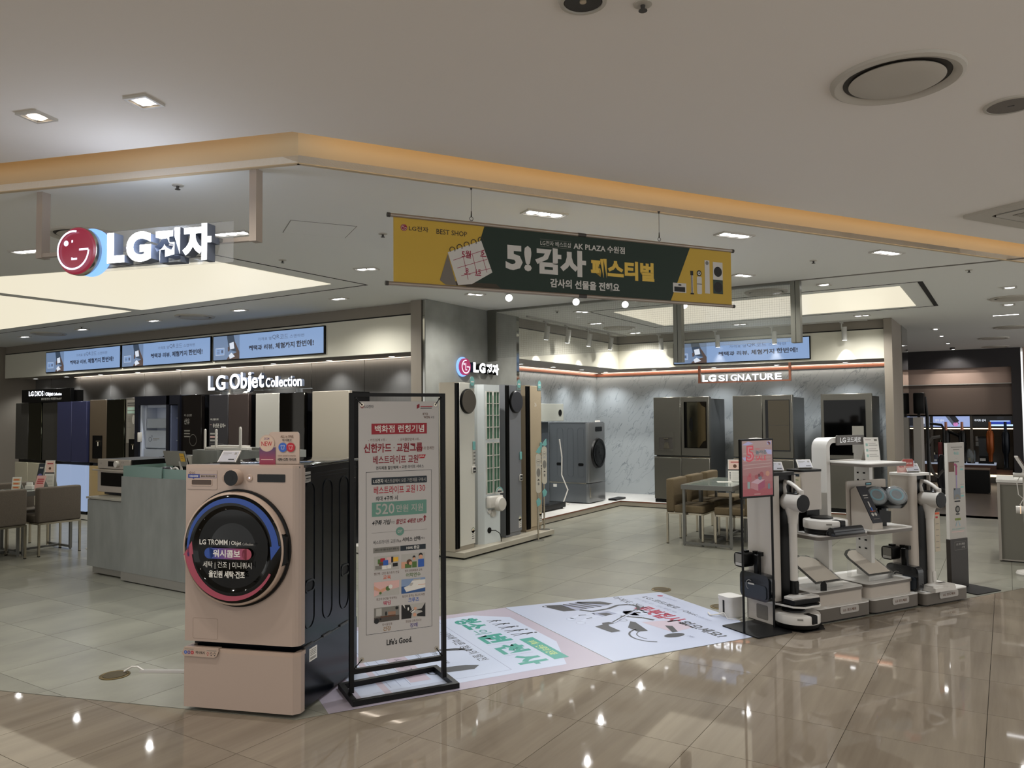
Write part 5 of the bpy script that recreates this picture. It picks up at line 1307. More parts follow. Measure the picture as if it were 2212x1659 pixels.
def pic(n_, x, y, w, h):
    if n_ == 0:
        s.rect(x, y, x + w, y + h, P_lgrey, 1)
        for i, (a, c, w2, h2, m_) in enumerate(((.15, .45, .2, .35, P_leaf), (.25, .6, .18, .25, P_red), (.36, .35, .2, .35, P_blue), (.5, .5, .18, .38, P_pink), (.68, .5, .08, .4, P_black), (.76, .55, .2, .3, P_yellow), (.74, .2, .2, .25, P_black), (.05, .1, .25, .25, P_grey), (.32, .08, .18, .25, P_white), (.52, .1, .16, .25, P_white), (.2, .35, .16, .2, P_brown))): s.rect(x + a * w, y + c * h, x + (a + w2) * w, y + (c + h2) * h, m_, 2 + i % 3)
    elif n_ == 1:
        s.rect(x, y, x + w, y + h, P_lgrey, 1); s.rect(x, y, x + .3 * w, y + .45 * h, P_skin, 2); s.rect(x + .15 * w, y, x + .42 * w, y + .3 * h, P_leaf, 3); s.disc(x + .33 * w, y + .42 * h, .11 * w, P_brown, 4); s.disc(x + .38 * w, y + .33 * h, .07 * w, P_skin, 5)
        s.rect(x + .45 * w, y, x + .64 * w, y + .42 * h, P_leaf, 3); s.disc(x + .53 * w, y + .62 * h, .055 * w, P_skin, 4); s.disc(x + .53 * w, y + .74 * h, .06 * w, P_black, 3); s.rect(x + .70 * w, y, x + .95 * w, y + .55 * h, P_blue, 3); s.disc(x + .81 * w, y + .72 * h, .08 * w, P_skin, 4); s.disc(x + .81 * w, y + .84 * h, .085 * w, P_black, 3)
    elif n_ == 2:
        s.rect(x, y, x + w, y + h, P_pink, 1); s.poly([(x, y), (x + w, y), (x + w, y + .5 * h), (x + .5 * w, y + .35 * h)], P_lgrey, 2); s.poly([(x, y + .5 * h), (x + .3 * w, y + .25 * h), (x + .5 * w, y + .45 * h), (x + .45 * w, y + .6 * h), (x + .25 * w, y + .45 * h), (x, y + .75 * h)], P_skin, 3); s.disc(x + .55 * w, y + .5 * h, .09 * w, P_leaf, 4); s.disc(x + .65 * w, y + .6 * h, .08 * w, P_white, 5); s.disc(x + .25 * w, y + .22 * h, .05 * w, P_leaf, 4)
    elif n_ == 3:
        s.rect(x, y, x + w, y + h, mat('print_sky', '#7d93b4', 0.6), 1); s.rect(x, y, x + w, y + .5 * h, mat('print_sea', '#2f5286', 0.6), 2); s.poly([(x + .1 * w, y + .42 * h), (x + .2 * w, y + .1 * h), (x + w, y + .28 * h), (x + w, y + .85 * h), (x + .45 * w, y + .85 * h), (x + .32 * w, y + .55 * h)], P_white, 3); s.rect(x + .5 * w, y + .85 * h, x + .8 * w, y + .95 * h, P_lgrey, 3); s.rect(x + .7 * w, y + .5 * h, x + w, y + .54 * h, P_skin, 4); s.poly([(x + .32 * w, y + .5 * h), (x + .38 * w, y + .7 * h), (x + .5 * w, y + .7 * h), (x + .44 * w, y + .5 * h)], P_lgrey, 4)
    elif n_ == 4:
        s.rect(x, y, x + w, y + h, P_grey, 1); s.rect(x, y, x + w, y + .35 * h, mat('print_umber', '#4a443f', 0.6), 2); s.rect(x + .08 * w, y + .45 * h, x + .3 * w, y + .95 * h, P_lgrey, 2); s.rect(x + .55 * w, y + .42 * h, x + .85 * w, y + .65 * h, mat('print_wood', '#94735f', 0.6), 3); s.rect(x + .25 * w, y + .3 * h, x + .85 * w, y + .4 * h, P_brown, 3); s.disc(x + .47 * w, y + .55 * h, .035 * w, P_black, 4, ry=.15 * h); s.disc(x + .9 * w, y + .85 * h, .06 * w, P_black, 3); s.disc(x + .1 * w, y + .1 * h, .1 * w, P_black, 4); s.disc(x + .25 * w, y + .2 * h, .04 * w, P_black, 4)
    else:
        s.rect(x, y, x + w, y + h, P_lgrey, 1); s.poly([(x, y), (x + .4 * w, y), (x + .45 * w, y + .5 * h), (x + .35 * w, y + .95 * h), (x, y + h)], P_black, 2); s.poly([(x + .05 * w, y + h), (x + .12 * w, y + h), (x + .16 * w, y + .7 * h)], P_white, 3); s.poly([(x + .6 * w, y + .55 * h), (x + .85 * w, y + .6 * h), (x + w, y + h), (x + w, y), (x + .65 * w, y + .1 * h), (x + .65 * w, y + .25 * h), (x + .88 * w, y + .35 * h), (x + .85 * w, y + .45 * h)], P_black, 2); s.poly([(x + .35 * w, y + .5 * h), (x + .5 * w, y + .65 * h), (x + .57 * w, y + .5 * h), (x + .43 * w, y + .35 * h)], P_white, 4); s.poly([(x + .37 * w, y + .48 * h), (x + .52 * w, y + .62 * h), (x + .54 * w, y + .58 * h), (x + .40 * w, y + .42 * h)], P_black, 5); s.disc(x + .57 * w, y + .65 * h, .06 * w, P_skin, 5); s.disc(x + .55 * w, y + .22 * h, .07 * w, P_skin, 5); s.disc(x + .28 * w, y + .68 * h, .03 * w, P_white, 4, ry=.12 * h)
for i, (row, col, sub, ttl, c, sx, tx) in enumerate(((0, 0, '빨간펜 / 교원 올스토리 전집', '교육', P_orange, (0.132, 0.282), (0.185, 0.232)), (0, 1, '현지 문화체험과 교육', '어학연수', P_leaf, (0.318, 0.425), (0.325, 0.415)),
        (1, 0, '최고의 순간을 약속하는', '웨딩', mat('print_cerise', '#a83152', 0.6), (0.145, 0.270), (0.185, 0.232)), (1, 1, '당신이 꿈꾸는 최고의 여행', '크루즈', P_blue, (0.302, 0.440), (0.338, 0.405)),
        (2, 0, '장수돌침대', '건강', mat('print_ochre', '#86622c', 0.6), (0.180, 0.238), (0.185, 0.232)), (2, 1, '정성을 다해 모시는', '장례', mat('print_violet2', '#4a3f7d', 0.6), (0.322, 0.420), (0.348, 0.395)))):
    y = (0.702, 0.555, 0.407)[row]; x = (0.131, 0.296)[col]
    pic(i, x, y, 0.152 if col == 0 else 0.148, 0.083)
    s.text(sub, sx[0], y - 0.024, sx[1], y - 0.009, P_brown, 1); s.text(ttl, tx[0], y - 0.054, tx[1], y - 0.029, c, 1, 0.015)
s.text("Life's Good.", 0.206, 0.268, 0.362, 0.303, P_black, 1, 0.03)
s.obj('print', t, at=(0, -0.0032, 0))

# ================================================================== FLOOR GRAPHIC (two sheets stuck to the floor)
FB = mat('floor_sheet_white', '#a9b0c4', 0.28); FB2 = mat('floor_sheet_lilac', '#a39ba9', 0.28); FBW = mat('floor_sheet_bright', '#b1b9cc', 0.28)
F_blk = mat('floor_print_black', '#1d1f27', 0.4); F_gr = mat('floor_print_green', '#1f8073', 0.4); F_rd = mat('floor_print_red', '#8f1c3c', 0.4); F_gy = mat('floor_print_grey', '#8288a0', 0.4); F_pk = mat('floor_print_mauve', '#a89aa6', 0.4); F_yl = mat('floor_print_yellow', '#cbd070', 0.4)
FP = (CORNER + E_S * 0.0 + E_T * 1.60)
def floor_sheet(label, s0, width, height, t_left):
    p = CORNER + E_S * s0 + E_T * t_left
    return thing('floor_sticker', label, 'floor sticker', (p.x, p.y, 0.0), A_EDGE - 90)
# local x runs from inside the shop toward the aisle, local y along the shop front
t = floor_sheet('white floor sticker with a robot and red headline, in front of the display stand', 2.015, 1.60, 1.43, 1.60)
b = MB(); b.prism([(0.0, 0.0), (1.585, 0.0), (1.60, 1.22), (1.18, 1.43), (0.16, 1.46)], 'z', 0.0003, 0.0012); b.obj('sheet', FB, t)
s = Sheet(0.0003)
s.disc(0.28, 1.375, 0.026, F_rd, 1); s.text('LG전자', 0.33, 1.36, 0.50, 1.39, F_gy, 1)
s.text('LG 코드제로', 0.24, 1.20, 0.70, 1.275, F_blk, 1, 0.012); s.rect(0.745, 1.2, 0.75, 1.26, F_gy, 1); s.text('Objet', 0.78, 1.19, 0.95, 1.25, F_blk, 1); s.text('Collection', 0.96, 1.195, 1.13, 1.232, F_gy, 1)
s.text('코드제로 R9 · 코드제로 M9', 0.24, 1.115, 0.80, 1.16, F_gy, 1)
s.text('아직도 집에', 0.12, 0.96, 0.56, 1.04, F_blk, 1, 0.01); s.text('로봇집사', 0.52, 0.90, 1.02, 1.075, F_rd, 1, 0.04); s.text('없으세요?', 1.04, 0.95, 1.50, 1.06, F_blk, 1, 0.03)
# canister vacuum
s.poly([(0.10, 0.32), (0.16, 0.30), (0.34, 0.36), (0.36, 0.47), (0.14, 0.45)], F_blk, 1); s.poly([(0.12, 0.62), (0.15, 0.60), (0.33, 0.80), (0.31, 0.86), (0.20, 0.80)], F_blk, 1); s.poly([(0.14, 0.44), (0.36, 0.47), (0.34, 0.80), (0.13, 0.62)], F_gy, 1)
for i in range(3): s.poly([(0.13, 0.48 + .06 * i), (0.15, 0.46 + .06 * i), (0.355, 0.56 + .07 * i), (0.35, 0.585 + .07 * i)], F_blk, 2)
s.disc(0.13, 0.305, 0.025, F_blk, 2); s.disc(0.13, 0.305, 0.014, FB, 3)
hose = [(0.34, 0.64), (0.44, 0.72), (0.48, 0.86), (0.44, 0.98), (0.50, 1.04)]
hose = [(0.36, 0.50), (0.45, 0.56), (0.44, 0.72), (0.38, 0.86), (0.40, 0.95), (0.47, 0.985), (0.55, 0.95), (0.60, 0.88)]
s.path(hose, 0.03, F_blk, 2); s.path([(0.57, 0.90), (0.80, 0.52)], 0.012, F_blk, 3); s.path([(0.585, 0.905), (0.815, 0.525)], 0.012, FBW, 3); s.path([(0.60, 0.905), (0.825, 0.53)], 0.006, F_gy, 3)
s.poly([(0.78, 0.50), (0.83, 0.52), (0.84, 0.46), (0.88, 0.44), (1.03, 0.44), (1.03, 0.36), (0.84, 0.34), (0.82, 0.42), (0.78, 0.44)], F_blk, 3)
# friendly round-headed helper robot
s.disc(0.64, 1.06 - 0.21, 0.10, FBW, 1); s.poly([(0.55, 0.70), (0.74, 0.72), (0.76, 0.82), (0.58, 0.86)], FBW, 1); s.disc(0.66, 0.865, 0.022, F_blk, 3); s.ring(0.64, 0.85, 0.098, 0.103, F_gy, 2)
s.poly([(0.50, 0.52), (0.62, 0.55), (0.60, 0.70), (0.50, 0.68)], F_gy, 1); s.poly([(0.53, 0.56), (0.62, 0.58), (0.60, 0.66), (0.54, 0.64)], F_blk, 2)
s.path([(0.52, 0.54), (0.50, 0.40), (0.56, 0.30)], 0.03, FBW, 1); s.path([(0.60, 0.54), (0.62, 0.40), (0.68, 0.32)], 0.03, FBW, 1); s.path([(0.52, 0.46), (0.50, 0.40)], 0.012, F_blk, 2); s.path([(0.61, 0.46), (0.62, 0.40)], 0.012, F_blk, 2); s.disc(0.57, 0.29, 0.035, FBW, 1); s.disc(0.70, 0.30, 0.035, FBW, 1); s.ring(0.57, 0.29, .033, .036, F_gy, 2); s.ring(0.70, 0.30, .033, .036, F_gy, 2)
s.poly([(0.70, 0.66), (0.86, 0.72), (0.90, 0.84), (0.78, 0.80)], FBW, 1); s.path([(0.68, 0.68), (0.80, 0.80), (0.90, 0.84)], 0.03, F_blk, 2); s.disc(0.79, 0.63, 0.03, FBW, 2); s.ring(0.79, 0.63, 0.027, 0.032, F_blk, 3)
# robot cleaner seen in section
s.poly([(0.84, 0.66), (0.88, 0.68), (1.12, 0.62), (1.10, 0.54), (0.98, 0.54)], F_blk, 2); s.ring(1.22, 0.60, 0.17, 0.185, F_blk, 2, 190, 330); s.ring(1.22, 0.60, 0.12, 0.128, F_blk, 2, 200, 300); s.poly([(1.06, 0.82), (1.10, 0.86), (1.24, 0.80), (1.24, 0.75)], F_blk, 2); s.disc(1.30, 0.72, 0.045, F_blk, 2, ry=0.085)
s.poly([(0.90, 0.72), (1.24, 0.76), (1.20, 0.98), (0.98, 1.0)], F_pk, 1); s.path([(1.04, 0.98), (1.22, 0.96)], 0.01, F_blk, 2); s.text('R9', 1.12, 1.0, 1.17, 1.03, F_gy, 2); s.text('M9', 1.36, 0.78, 1.41, 0.82, F_gy, 2)
s.obj('print', t, 'flat', at=(0, 0, 0.0013))
t = floor_sheet('lilac floor sticker with green headline on the history of cleaning, under the banner stand', 0.17, 1.60, 1.83, 1.60)
b = MB(); b.prism([(0.0, 0.0), (1.60, 0.0), (1.60, 1.838), (0.0, 1.838)], 'z', 0.0003, 0.0012); b.obj('sheet', FB2, t)
s = Sheet(0.0003)
s.poly([(0.10, 0.22), (1.49, 0.22), (1.49, 1.55), (1.03, 1.74), (0.29, 1.74), (0.10, 1.50)], FBW, 1)
s.path([(0.14, 0.30), (0.14, 1.19), (1.42, 1.19), (1.42, 0.30)], 0.004, F_gy, 2)
s.text('청소', 0.17, 1.29, 0.48, 1.49, F_gr, 2, 0.05); s.text('의', 0.51, 1.30, 0.62, 1.43, F_gr, 2); s.text('변', 0.66, 1.28, 0.86, 1.49, F_gr, 2, 0.05); s.text('천', 0.93, 1.28, 1.13, 1.49, F_gr, 2, 0.05); s.text('사', 1.19, 1.28, 1.40, 1.49, F_gr, 2, 0.05)
for x in (0.89, 1.155): s.path([(x, 1.27), (x + 0.01, 1.48)], 0.004, F_gy, 2)
s.rect(0.86, 1.53, 1.37, 1.64, F_gr, 2); s.text('부제 : 인류의 진화', 0.93, 1.55, 1.28, 1.615, F_yl, 3)
# five plain walking figures
for i in range(5):
    x = 0.33 + 0.105 * i; h = 0.10 + 0.022 * i
    s.disc(x + 0.012, 1.53 + h, 0.012, F_blk, 2, n=12); s.poly([(x - 0.012, 1.53 + h * .45), (x + 0.012, 1.53 + h * .45), (x + 0.016, 1.53 + h * .9), (x - 0.006, 1.53 + h * .9)], F_blk, 2); s.path([(x - 0.004, 1.53 + h * .5), (x - 0.022, 1.53)], 0.010, F_blk, 2); s.path([(x + 0.004, 1.53 + h * .5), (x + 0.024, 1.53)], 0.010, F_blk, 2); s.path([(x, 1.53 + h * .85), (x + 0.03, 1.53 + h * .55)], 0.008, F_blk, 2)
s.text('시대에 따른 청소의 발전', 0.43, 1.08, 1.17, 1.155, F_blk, 2, 0.008)
# broom, ox cart, boxes of text
s.poly([(0.82, 0.92), (0.86, 0.94), (0.90, 1.06), (0.88, 1.12), (0.84, 1.05)], F_blk, 2); s.path([(0.72, 0.78), (0.86, 1.0)], 0.012, F_blk, 2); s.path([(0.88, 1.06), (0.94, 1.13)], 0.02, F_blk, 2)
s.poly([(1.18, 0.80), (1.28, 0.80), (1.30, 0.99), (1.24, 1.05), (1.20, 0.97)], F_blk, 2); s.ring(1.24, 0.74, 0.035, 0.045, F_blk, 2); s.path([(1.24, 0.70), (1.24, 0.78)], 0.006, F_blk, 2); s.path([(1.20, 0.74), (1.28, 0.74)], 0.006, F_blk, 2); s.path([(1.12, 0.72), (1.18, 0.82)], 0.012, F_blk, 2)
s.rect(0.60, 0.55, 1.35, 0.68, F_pk, 2); s.text('새로운 시대의 개막', 0.66, 0.58, 1.22, 0.65, F_blk, 3); s.text('진공청소기의 등장', 0.80, 0.86, 1.12, 0.90, F_blk, 2, 0.01); s.text('로봇 청소기', 0.72, 0.75, 0.98, 0.78, F_blk, 2)
s.rect(0.30, 0.36, 1.49, 0.40, F_pk, 1.5); s.text('BEST SHOP', 0.40, 0.07, 1.0, 0.14, F_blk, 2, 0.01)
for i in range(3): s.path([(0.62, 0.42 + .06 * i), (1.38, 0.42 + .06 * i)], 0.004, F_gy, 2)
s.disc(0.38, 0.86, 0.05, F_gr, 2, ry=0.03); s.path([(0.30, 1.13), (0.30, 0.95)], 0.008, F_yl, 2)
s.obj('print', t, 'flat', at=(0, 0, 0.0013))

# floor sockets and cable cover
M_brass = mat('brass', '#6b5b3a', 0.38, 0.9)
def socket(x, y, label):
    t = thing('floor_socket', label, 'floor socket', (x, y, 0))
    b = MB(); b.lathe([(0.088, 0.0005), (0.088, 0.004), (0.078, 0.006), (0.076, 0.004), (0.001, 0.004)], n=36); b.obj('rim', M_brass, t)
    b = MB(); b.lathe([(0.070, 0.0045), (0.069, 0.0065), (0.001, 0.0068)], n=32); b.obj('lid', mat('brass_dull', '#4f4632', 0.5, 0.8), t)
socket(-4.717, 2.756, 'round brass floor socket left of the washing machine with a cable plugged in')
socket(-2.69, 6.69, 'round brass floor socket at the far corner of the robot floor sticker')
socket(-2.03, 6.34, 'round brass floor socket beside the white cube behind the display stand')
t = thing('cable_cover', 'grey plastic cable strip on the floor from the brass socket to the washer', 'cable cover', (-4.645, 2.88, 0), 30)
b = MB(); b.prism([(-0.02, 0.0005), (0.02, 0.0005), (0.012, 0.013), (-0.012, 0.013)], 'x', 0.0, 0.75); b.obj('strip', mat('cover_grey', '#96938f', 0.4), t)
b = MB(); b.tube([(0.02, 0, 0.008), (-0.02, 0.002, 0.03), (-0.05, -0.01, 0.034), (-0.09, -0.03, 0.010)], 0.006, 8); b.obj('cord', M_wplastic, t)

# ================================================================== HANGING BANNER
t = thing('hanging_banner', 'long yellow and green festival banner hanging on wires from the ceiling', 'banner', (-2.696, 3.768, 0), 57.93)
B_yel = mat('banner_yellow', '#bd9d3a', 0.6); B_grn = mat('banner_green', '#14291f', 0.6); B_wh = mat('banner_white', '#c3c1bd', 0.6); B_txy = mat('banner_text_yellow', '#d2b04c', 0.6); B_txd = mat('banner_text_dark', '#3a3023', 0.6)
b = MB(); b.box(-0.487, 2.004, -0.002, 0.002, 2.372, 2.752); b.obj('cloth', B_yel, t)
M_rod = mat('banner_rod', '#9b9187', 0.35, 0.6)
for z, x0, x1 in ((2.760, -0.519, 2.022), (2.362, -0.530, 2.022)):
    b = MB(); b.cyl((x0, 0, z), (x1, 0, z), 0.012, n=16); b.obj('rod', M_rod, t)
    b = MB(); b.cyl((x0 - 0.006, 0, z), (x0 + 0.012, 0, z), 0.0135, n=16); b.obj('rod_cap', M_dgrey, t)
    b = MB(); b.cyl((x1 - 0.012, 0, z), (x1 + 0.006, 0, z), 0.0135, n=16); b.obj('rod_cap', M_dgrey, t)
    b = MB(); b.cyl((0.74, 0, z), (0.80, 0, z), 0.0128, n=16); b.obj('rod_sleeve', M_dgrey, t)
for x in (0.0, 1.383):
    b = MB(); b.cyl((x, 0, 2.83), (x, 0, 2.98), 0.0016, n=6); b.cyl((x, 0, 2.80), (x, 0, 2.835), 0.005, 0.003, 8); b.cyl((x, 0, 2.965), (x, 0, 2.98), 0.004, 0.010, 10); b.tube([(x + 0.012 * math.cos(a / 8 * 6.283), 0, 2.788 + 0.012 * math.sin(a / 8 * 6.283)) for a in range(8)], 0.002, 6, True); b.obj('wire', M_dgrey, t)
s = Sheet(0.0005)
s.poly([(0.085, 2.751), (1.640, 2.751), (1.470, 2.373), (-0.04, 2.373)], B_grn, 1)
logo(s, -0.425, 2.693, 0.020, mat('banner_logo_red', '#8a1f33', 0.5), B_wh, 1)
s.text('LG전자', -0.395, 2.678, -0.275, 2.708, B_txd, 1, 0.015); s.text('BEST SHOP', -0.225, 2.675, 0.0 - 0.03, 2.705, B_txd, 1, 0.01)
# desk calendar picture
s.poly([(-0.20, 2.40), (-0.10, 2.375), (0.19, 2.375), (0.16, 2.40)], B_txd, 2)
s.poly([(-0.205, 2.40), (-0.155, 2.56), (-0.10, 2.376), (-0.17, 2.376)], mat('banner_grey', '#6d675f', 0.6), 3)
s.poly([(-0.155, 2.57), (0.062, 2.66), (0.135, 2.47), (0.0, 2.39), (-0.09, 2.378)], B_wh, 3)
for i in range(5): s.ring(-0.125 + 0.046 * i, 2.588 + 0.019 * i, 0.014, 0.019, B_txd, 4, -30, 230, 14)
s.text('5월', -0.065, 2.545, -0.005, 2.592, F_rd, 4, 0.02, 0.0)
for i in range(3): s.line(-0.12 + 0.025 * i, 2.525 - 0.045 * i, 0.085 + 0.02 * i, 2.605 - 0.055 * i, 0.003, F_rd, 4)
for i in range(3): s.line(-0.055 + 0.058 * i, 2.550 + 0.02 * i, -0.025 + 0.062 * i, 2.415 + 0.026 * i, 0.003, F_rd, 4)
s.text('5', 0.062, 2.573, 0.082, 2.600, F_rd, 5, 0.02); s.text('8', -0.042, 2.455, -0.022, 2.485, F_rd, 5, 0.02); s.text('15', 0.025, 2.452, 0.058, 2.482, F_rd, 5, 0.02)
for x, z in ((0.055, 2.562), (-0.05, 2.446), (0.02, 2.443)): s.rect(x, z, x + 0.04, z + 0.006, F_rd, 5)
s.text('LG전자 베스트샵', 0.468, 2.668, 0.69, 2.700, B_wh, 2); s.rect(0.465, 2.66, 0.692, 2.6615, P_grey, 2); s.rect(0.465, 2.706, 0.692, 2.7075, P_grey, 2)
s.text('AK PLAZA 수원점', 0.708, 2.662, 1.10, 2.708, B_wh, 2, 0.02)
s.text('5!', 0.225, 2.495, 0.405, 2.655, B_wh, 2, 0.045); s.text('감사', 0.43, 2.485, 0.80, 2.655, B_wh, 2, 0.05); s.text('페스티벌', 0.835, 2.490, 1.335, 2.618, B_txy, 2, 0.05); s.text('감사의 선물을 전해요', 0.535, 2.405, 1.055, 2.462, B_wh, 2, 0.03)
# little pictures of the goods
dkg = mat('banner_dark_green', '#2c3b36', 0.6)
s.rect(1.49, 2.432, 1.602, 2.498, B_wh, 2); s.rect(1.50, 2.438, 1.592, 2.472, P_black, 3); s.rect(1.535, 2.480, 1.56, 2.490, P_black, 3)
s.rect(1.648, 2.43, 1.656, 2.585, B_txd, 2); s.rect(1.638, 2.426, 1.668, 2.436, P_black, 3); s.rect(1.64, 2.56, 1.664, 2.59, P_black, 3); s.rect(1.644, 2.43, 1.662, 2.56, B_wh, 2)
s.rect(1.695, 2.432, 1.738, 2.555, B_wh, 2, 0.01); s.disc(1.716, 2.578, 0.021, P_black, 2); s.disc(1.716, 2.578, 0.013, B_wh, 3); s.disc(1.716, 2.578, 0.006, P_black, 4); s.rect(1.695, 2.50, 1.738, 2.504, P_black, 3)
s.rect(1.765, 2.44, 1.808, 2.675, B_wh, 2); s.disc(1.786, 2.655, 0.014, P_grey, 3)
s.rect(1.838, 2.542, 1.925, 2.668, B_wh, 2); s.disc(1.882, 2.60, 0.036, P_black, 3); s.rect(1.838, 2.443, 1.925, 2.542, dkg, 2); s.disc(1.882, 2.49, 0.038, P_black, 3)
s.obj('print', t, at=(0, -0.0022, 0))

# ================================================================== HANGING LIT LOGO SIGN
t = thing('hanging_logo_sign', 'glowing letters and red face disc hanging in a square steel bracket from the ceiling', 'sign', (-4.926, 2.38, 0), 16.7)
M_brk = mat('bracket_beige', '#a59a90', 0.4)
for x in (0.0, 1.495):
    b = MB(); b.box(x - 0.022, x + 0.022, -0.015, 0.045, 2.575, 2.98); b.obj('post', M_brk, t)
b = MB(); b.box(0.022, 1.473, -0.012, 0.02, 2.578, 2.602); b.obj('cross_bar', M_brk, t)
b = MB(); b.box(0.30, 1.40, -0.055, -0.050, 2.455, 2.685); b.obj('back_plate', glass('clear_plate', '#c8cdd4', 0.10), t)
b = MB(); b.box(0.40, 0.45, -0.06, -0.01, 2.58, 2.60); b.box(1.25, 1.30, -0.05, -0.01, 2.58, 2.60); b.obj('bracket', M_steel, t)
b = MB(); b.lathe([(0.001, -0.085), (0.128, -0.085), (0.137, -0.095), (0.137, -0.13), (0.128, -0.142), (0.07, -0.156), (0.001, -0.16)], (0.405, 0, 2.567), 64, 'y'); b.obj('disc', glow('logo_red', '#8a0f30', 0.8), t)
b = MB(); b.lathe([(0.138, -0.088), (0.1395, -0.095), (0.1395, -0.128), (0.138, -0.13)], (0.405, 0, 2.567), 64, 'y'); b.obj('disc_rim', M_chrome, t)
b = MB(); b.lathe([(0.001, -0.055), (0.140, -0.055), (0.140, -0.075), (0.001, -0.075)], (0.448, 0, 2.567), 48, 'y'); b.obj('halo_plate', glow('logo_halo', '#7fb0ff', 1.2), t)
s = Sheet(0.0005); G_logo = glow('logo_lines', '#e8e6ff', 1.6); c0 = (0.405, 2.567); r = 0.137
s.ring(*c0, r * 0.76, r * 0.84, G_logo, 1, 78, 358, 48); s.rect(c0[0] + r * .20, c0[1] - r * .04, c0[0] + r * .80, c0[1] + r * .04, G_logo, 2); s.rect(c0[0] - r * .08, c0[1] - r * .42, c0[0] + r * .0, c0[1] + r * .42, G_logo, 2); s.rect(c0[0] - r * .08, c0[1] - r * .42, c0[0] + r * .22, c0[1] - r * .34, G_logo, 2)
s.disc(c0[0] - r * .36, c0[1] + r * .30, r * .12, G_logo, 2)
s.obj('face_mark', t, at=(0, -0.1565, 0))
G_big = glow('big_letter_face', '#ffffff', 5.0)
letters3d('LG전자', [(0.615, 2.482, 0.735, 2.655), (0.748, 2.478, 0.915, 2.650), (0.938, 2.463, 1.113, 2.655), (1.125, 2.462, 1.312, 2.665)], 0.07, G_big, M_side, t, at=(0, -0.09, 0), bold=0.05)
l = bpy.data.lights.new('sign_glow', 'POINT'); l.energy = 6; l.color = (0.75, 0.83, 1.0); l.shadow_soft_size = 0.15
o = bpy.data.objects.new('sign_glow', l); COL.objects.link(o); o.parent = t; o.location = (0.95, -0.2, 2.6)

# ================================================================== LIT SIGN ON THE CONCRETE COLUMN
t = thing('column_logo_sign', 'small glowing letters with pink face disc on the concrete column', 'sign', (-5.745, 7.70, 0), 90)
b = MB(); b.cyl((0.115, 0.0, 2.207), (0.115, -0.055, 2.207), 0.105, n=48); b.obj('disc', glow('logo_pink', '#a81e5a', 0.8), t)
b = MB(); b.cyl((0.105, 0.0, 2.207), (0.105, -0.02, 2.207), 0.122, n=48); b.obj('halo_plate', MATS['logo_halo'], t)
s = Sheet(0.0005); c0 = (0.115, 2.207); r = 0.105
s.ring(*c0, r * 0.70, r * 0.82, G_logo, 1, 78, 358, 40); s.rect(c0[0] + r * .2, c0[1] - r * .05, c0[0] + r * .8, c0[1] + r * .05, G_logo, 2); s.rect(c0[0] - r * .08, c0[1] - r * .42, c0[0] + r * .02, c0[1] + r * .42, G_logo, 2); s.rect(c0[0] - r * .08, c0[1] - r * .42, c0[0] + r * .24, c0[1] - r * .32, G_logo, 2); s.disc(c0[0] - r * .36, c0[1] + r * .3, r * .13, G_logo, 2)
s.obj('face_mark', t, at=(0, -0.0555, 0))
letters3d('LG전자', [(0.265, 2.145, 0.385, 2.27), (0.40, 2.143, 0.535, 2.268), (0.555, 2.132, 0.69, 2.268), (0.70, 2.130, 0.845, 2.268)], 0.055, G_big, mat('letter_side_black', '#0c0c0e', 0.4), t, at=(0, -0.035, 0), bold=0.05)

# ================================================================== STANDING AIR CONDITIONERS ON THEIR PLATFORM
t = thing('display_platform', 'low white display platform under the standing air conditioners', 'platform', (-5.09, 6.94, 0), 90)
b = MB(); b.box(0, 2.02, 0.0, 0.66, 0.018, 0.078, 0.003, 1); b.obj('board', mat('display_platform_white', '#a8a294', 0.45), t)
b = MB(); b.box(0.03, 1.99, 0.03, 0.62, 0.0, 0.019); b.obj('recessed_base', M_black, t)
AP = 0.078
def tower(name, label, y, w, x, body, front, H=1.90, disc=None, depth=0.32, strip_w=0.075, rz=90):
    """slim standing air conditioner; local x along its front, front facing local -y"""
    t = thing(name, label, 'air conditioner', (x, y, AP), rz, 'standing air conditioners')
    b = MB(); b.prism([(0.0, 0.02), (w, 0.02), (w, depth - 0.1), (w - 0.08, depth), (0.10, depth), (0.0, depth - 0.09)], 'z', 0.0, H); b.obj('body', body, t)
    b = MB(); b.box(strip_w * 0.9, w, 0.0, 0.0205, 0.05, H - 0.004, 0.003, 1); fp = b.obj('front_panel', front, t)
    b = MB(); b.box(0.002, strip_w * 0.9, 0.004, 0.021, 0.03, H - 0.01)
    for i in range(3): b.box(0.004 + strip_w * 0.29 * i, 0.012 + strip_w * 0.29 * i, -0.006, 0.005, 0.032, H - 0.012)
    b.obj('air_outlet', M_black, t)
    if disc:
        cx = strip_w * 0.9 + (w - strip_w * 0.9) * 0.5; cz = H - 0.215
        b = MB(); b.lathe([(0.001, 0.0), (0.142, 0.0), (0.142, -0.022), (0.134, -0.030), (0.001, -0.030)], (cx, 0, cz), 56, 'y'); ds = b.obj('disc_rim', M_black, t)
        b = MB(); b.lathe([(0.134, -0.0301), (0.13, -0.034), (0.001, -0.0345)], (cx, 0, cz), 56, 'y'); b.obj('disc_face', disc, ds)
    s = Sheet(); s.rect(w - 0.075, 0.09, w - 0.012, 0.20, P_white, 1); s.disc(w - 0.044, 0.205, 0.034, P_white, 1); s.ring(w - 0.044, 0.205, 0.024, 0.031, P_leaf, 2, 0, 180); s.poly([(w - .055, .20), (w - .044, .225), (w - .033, .20)], P_yellow, 2)
    for i in range(3): s.rect(w - 0.068, 0.105 + 0.025 * i, w - 0.02, 0.115 + 0.025 * i, P_grey, 2)
    s.obj('energy_label', t, at=(0, -0.0006, 0))
    return t
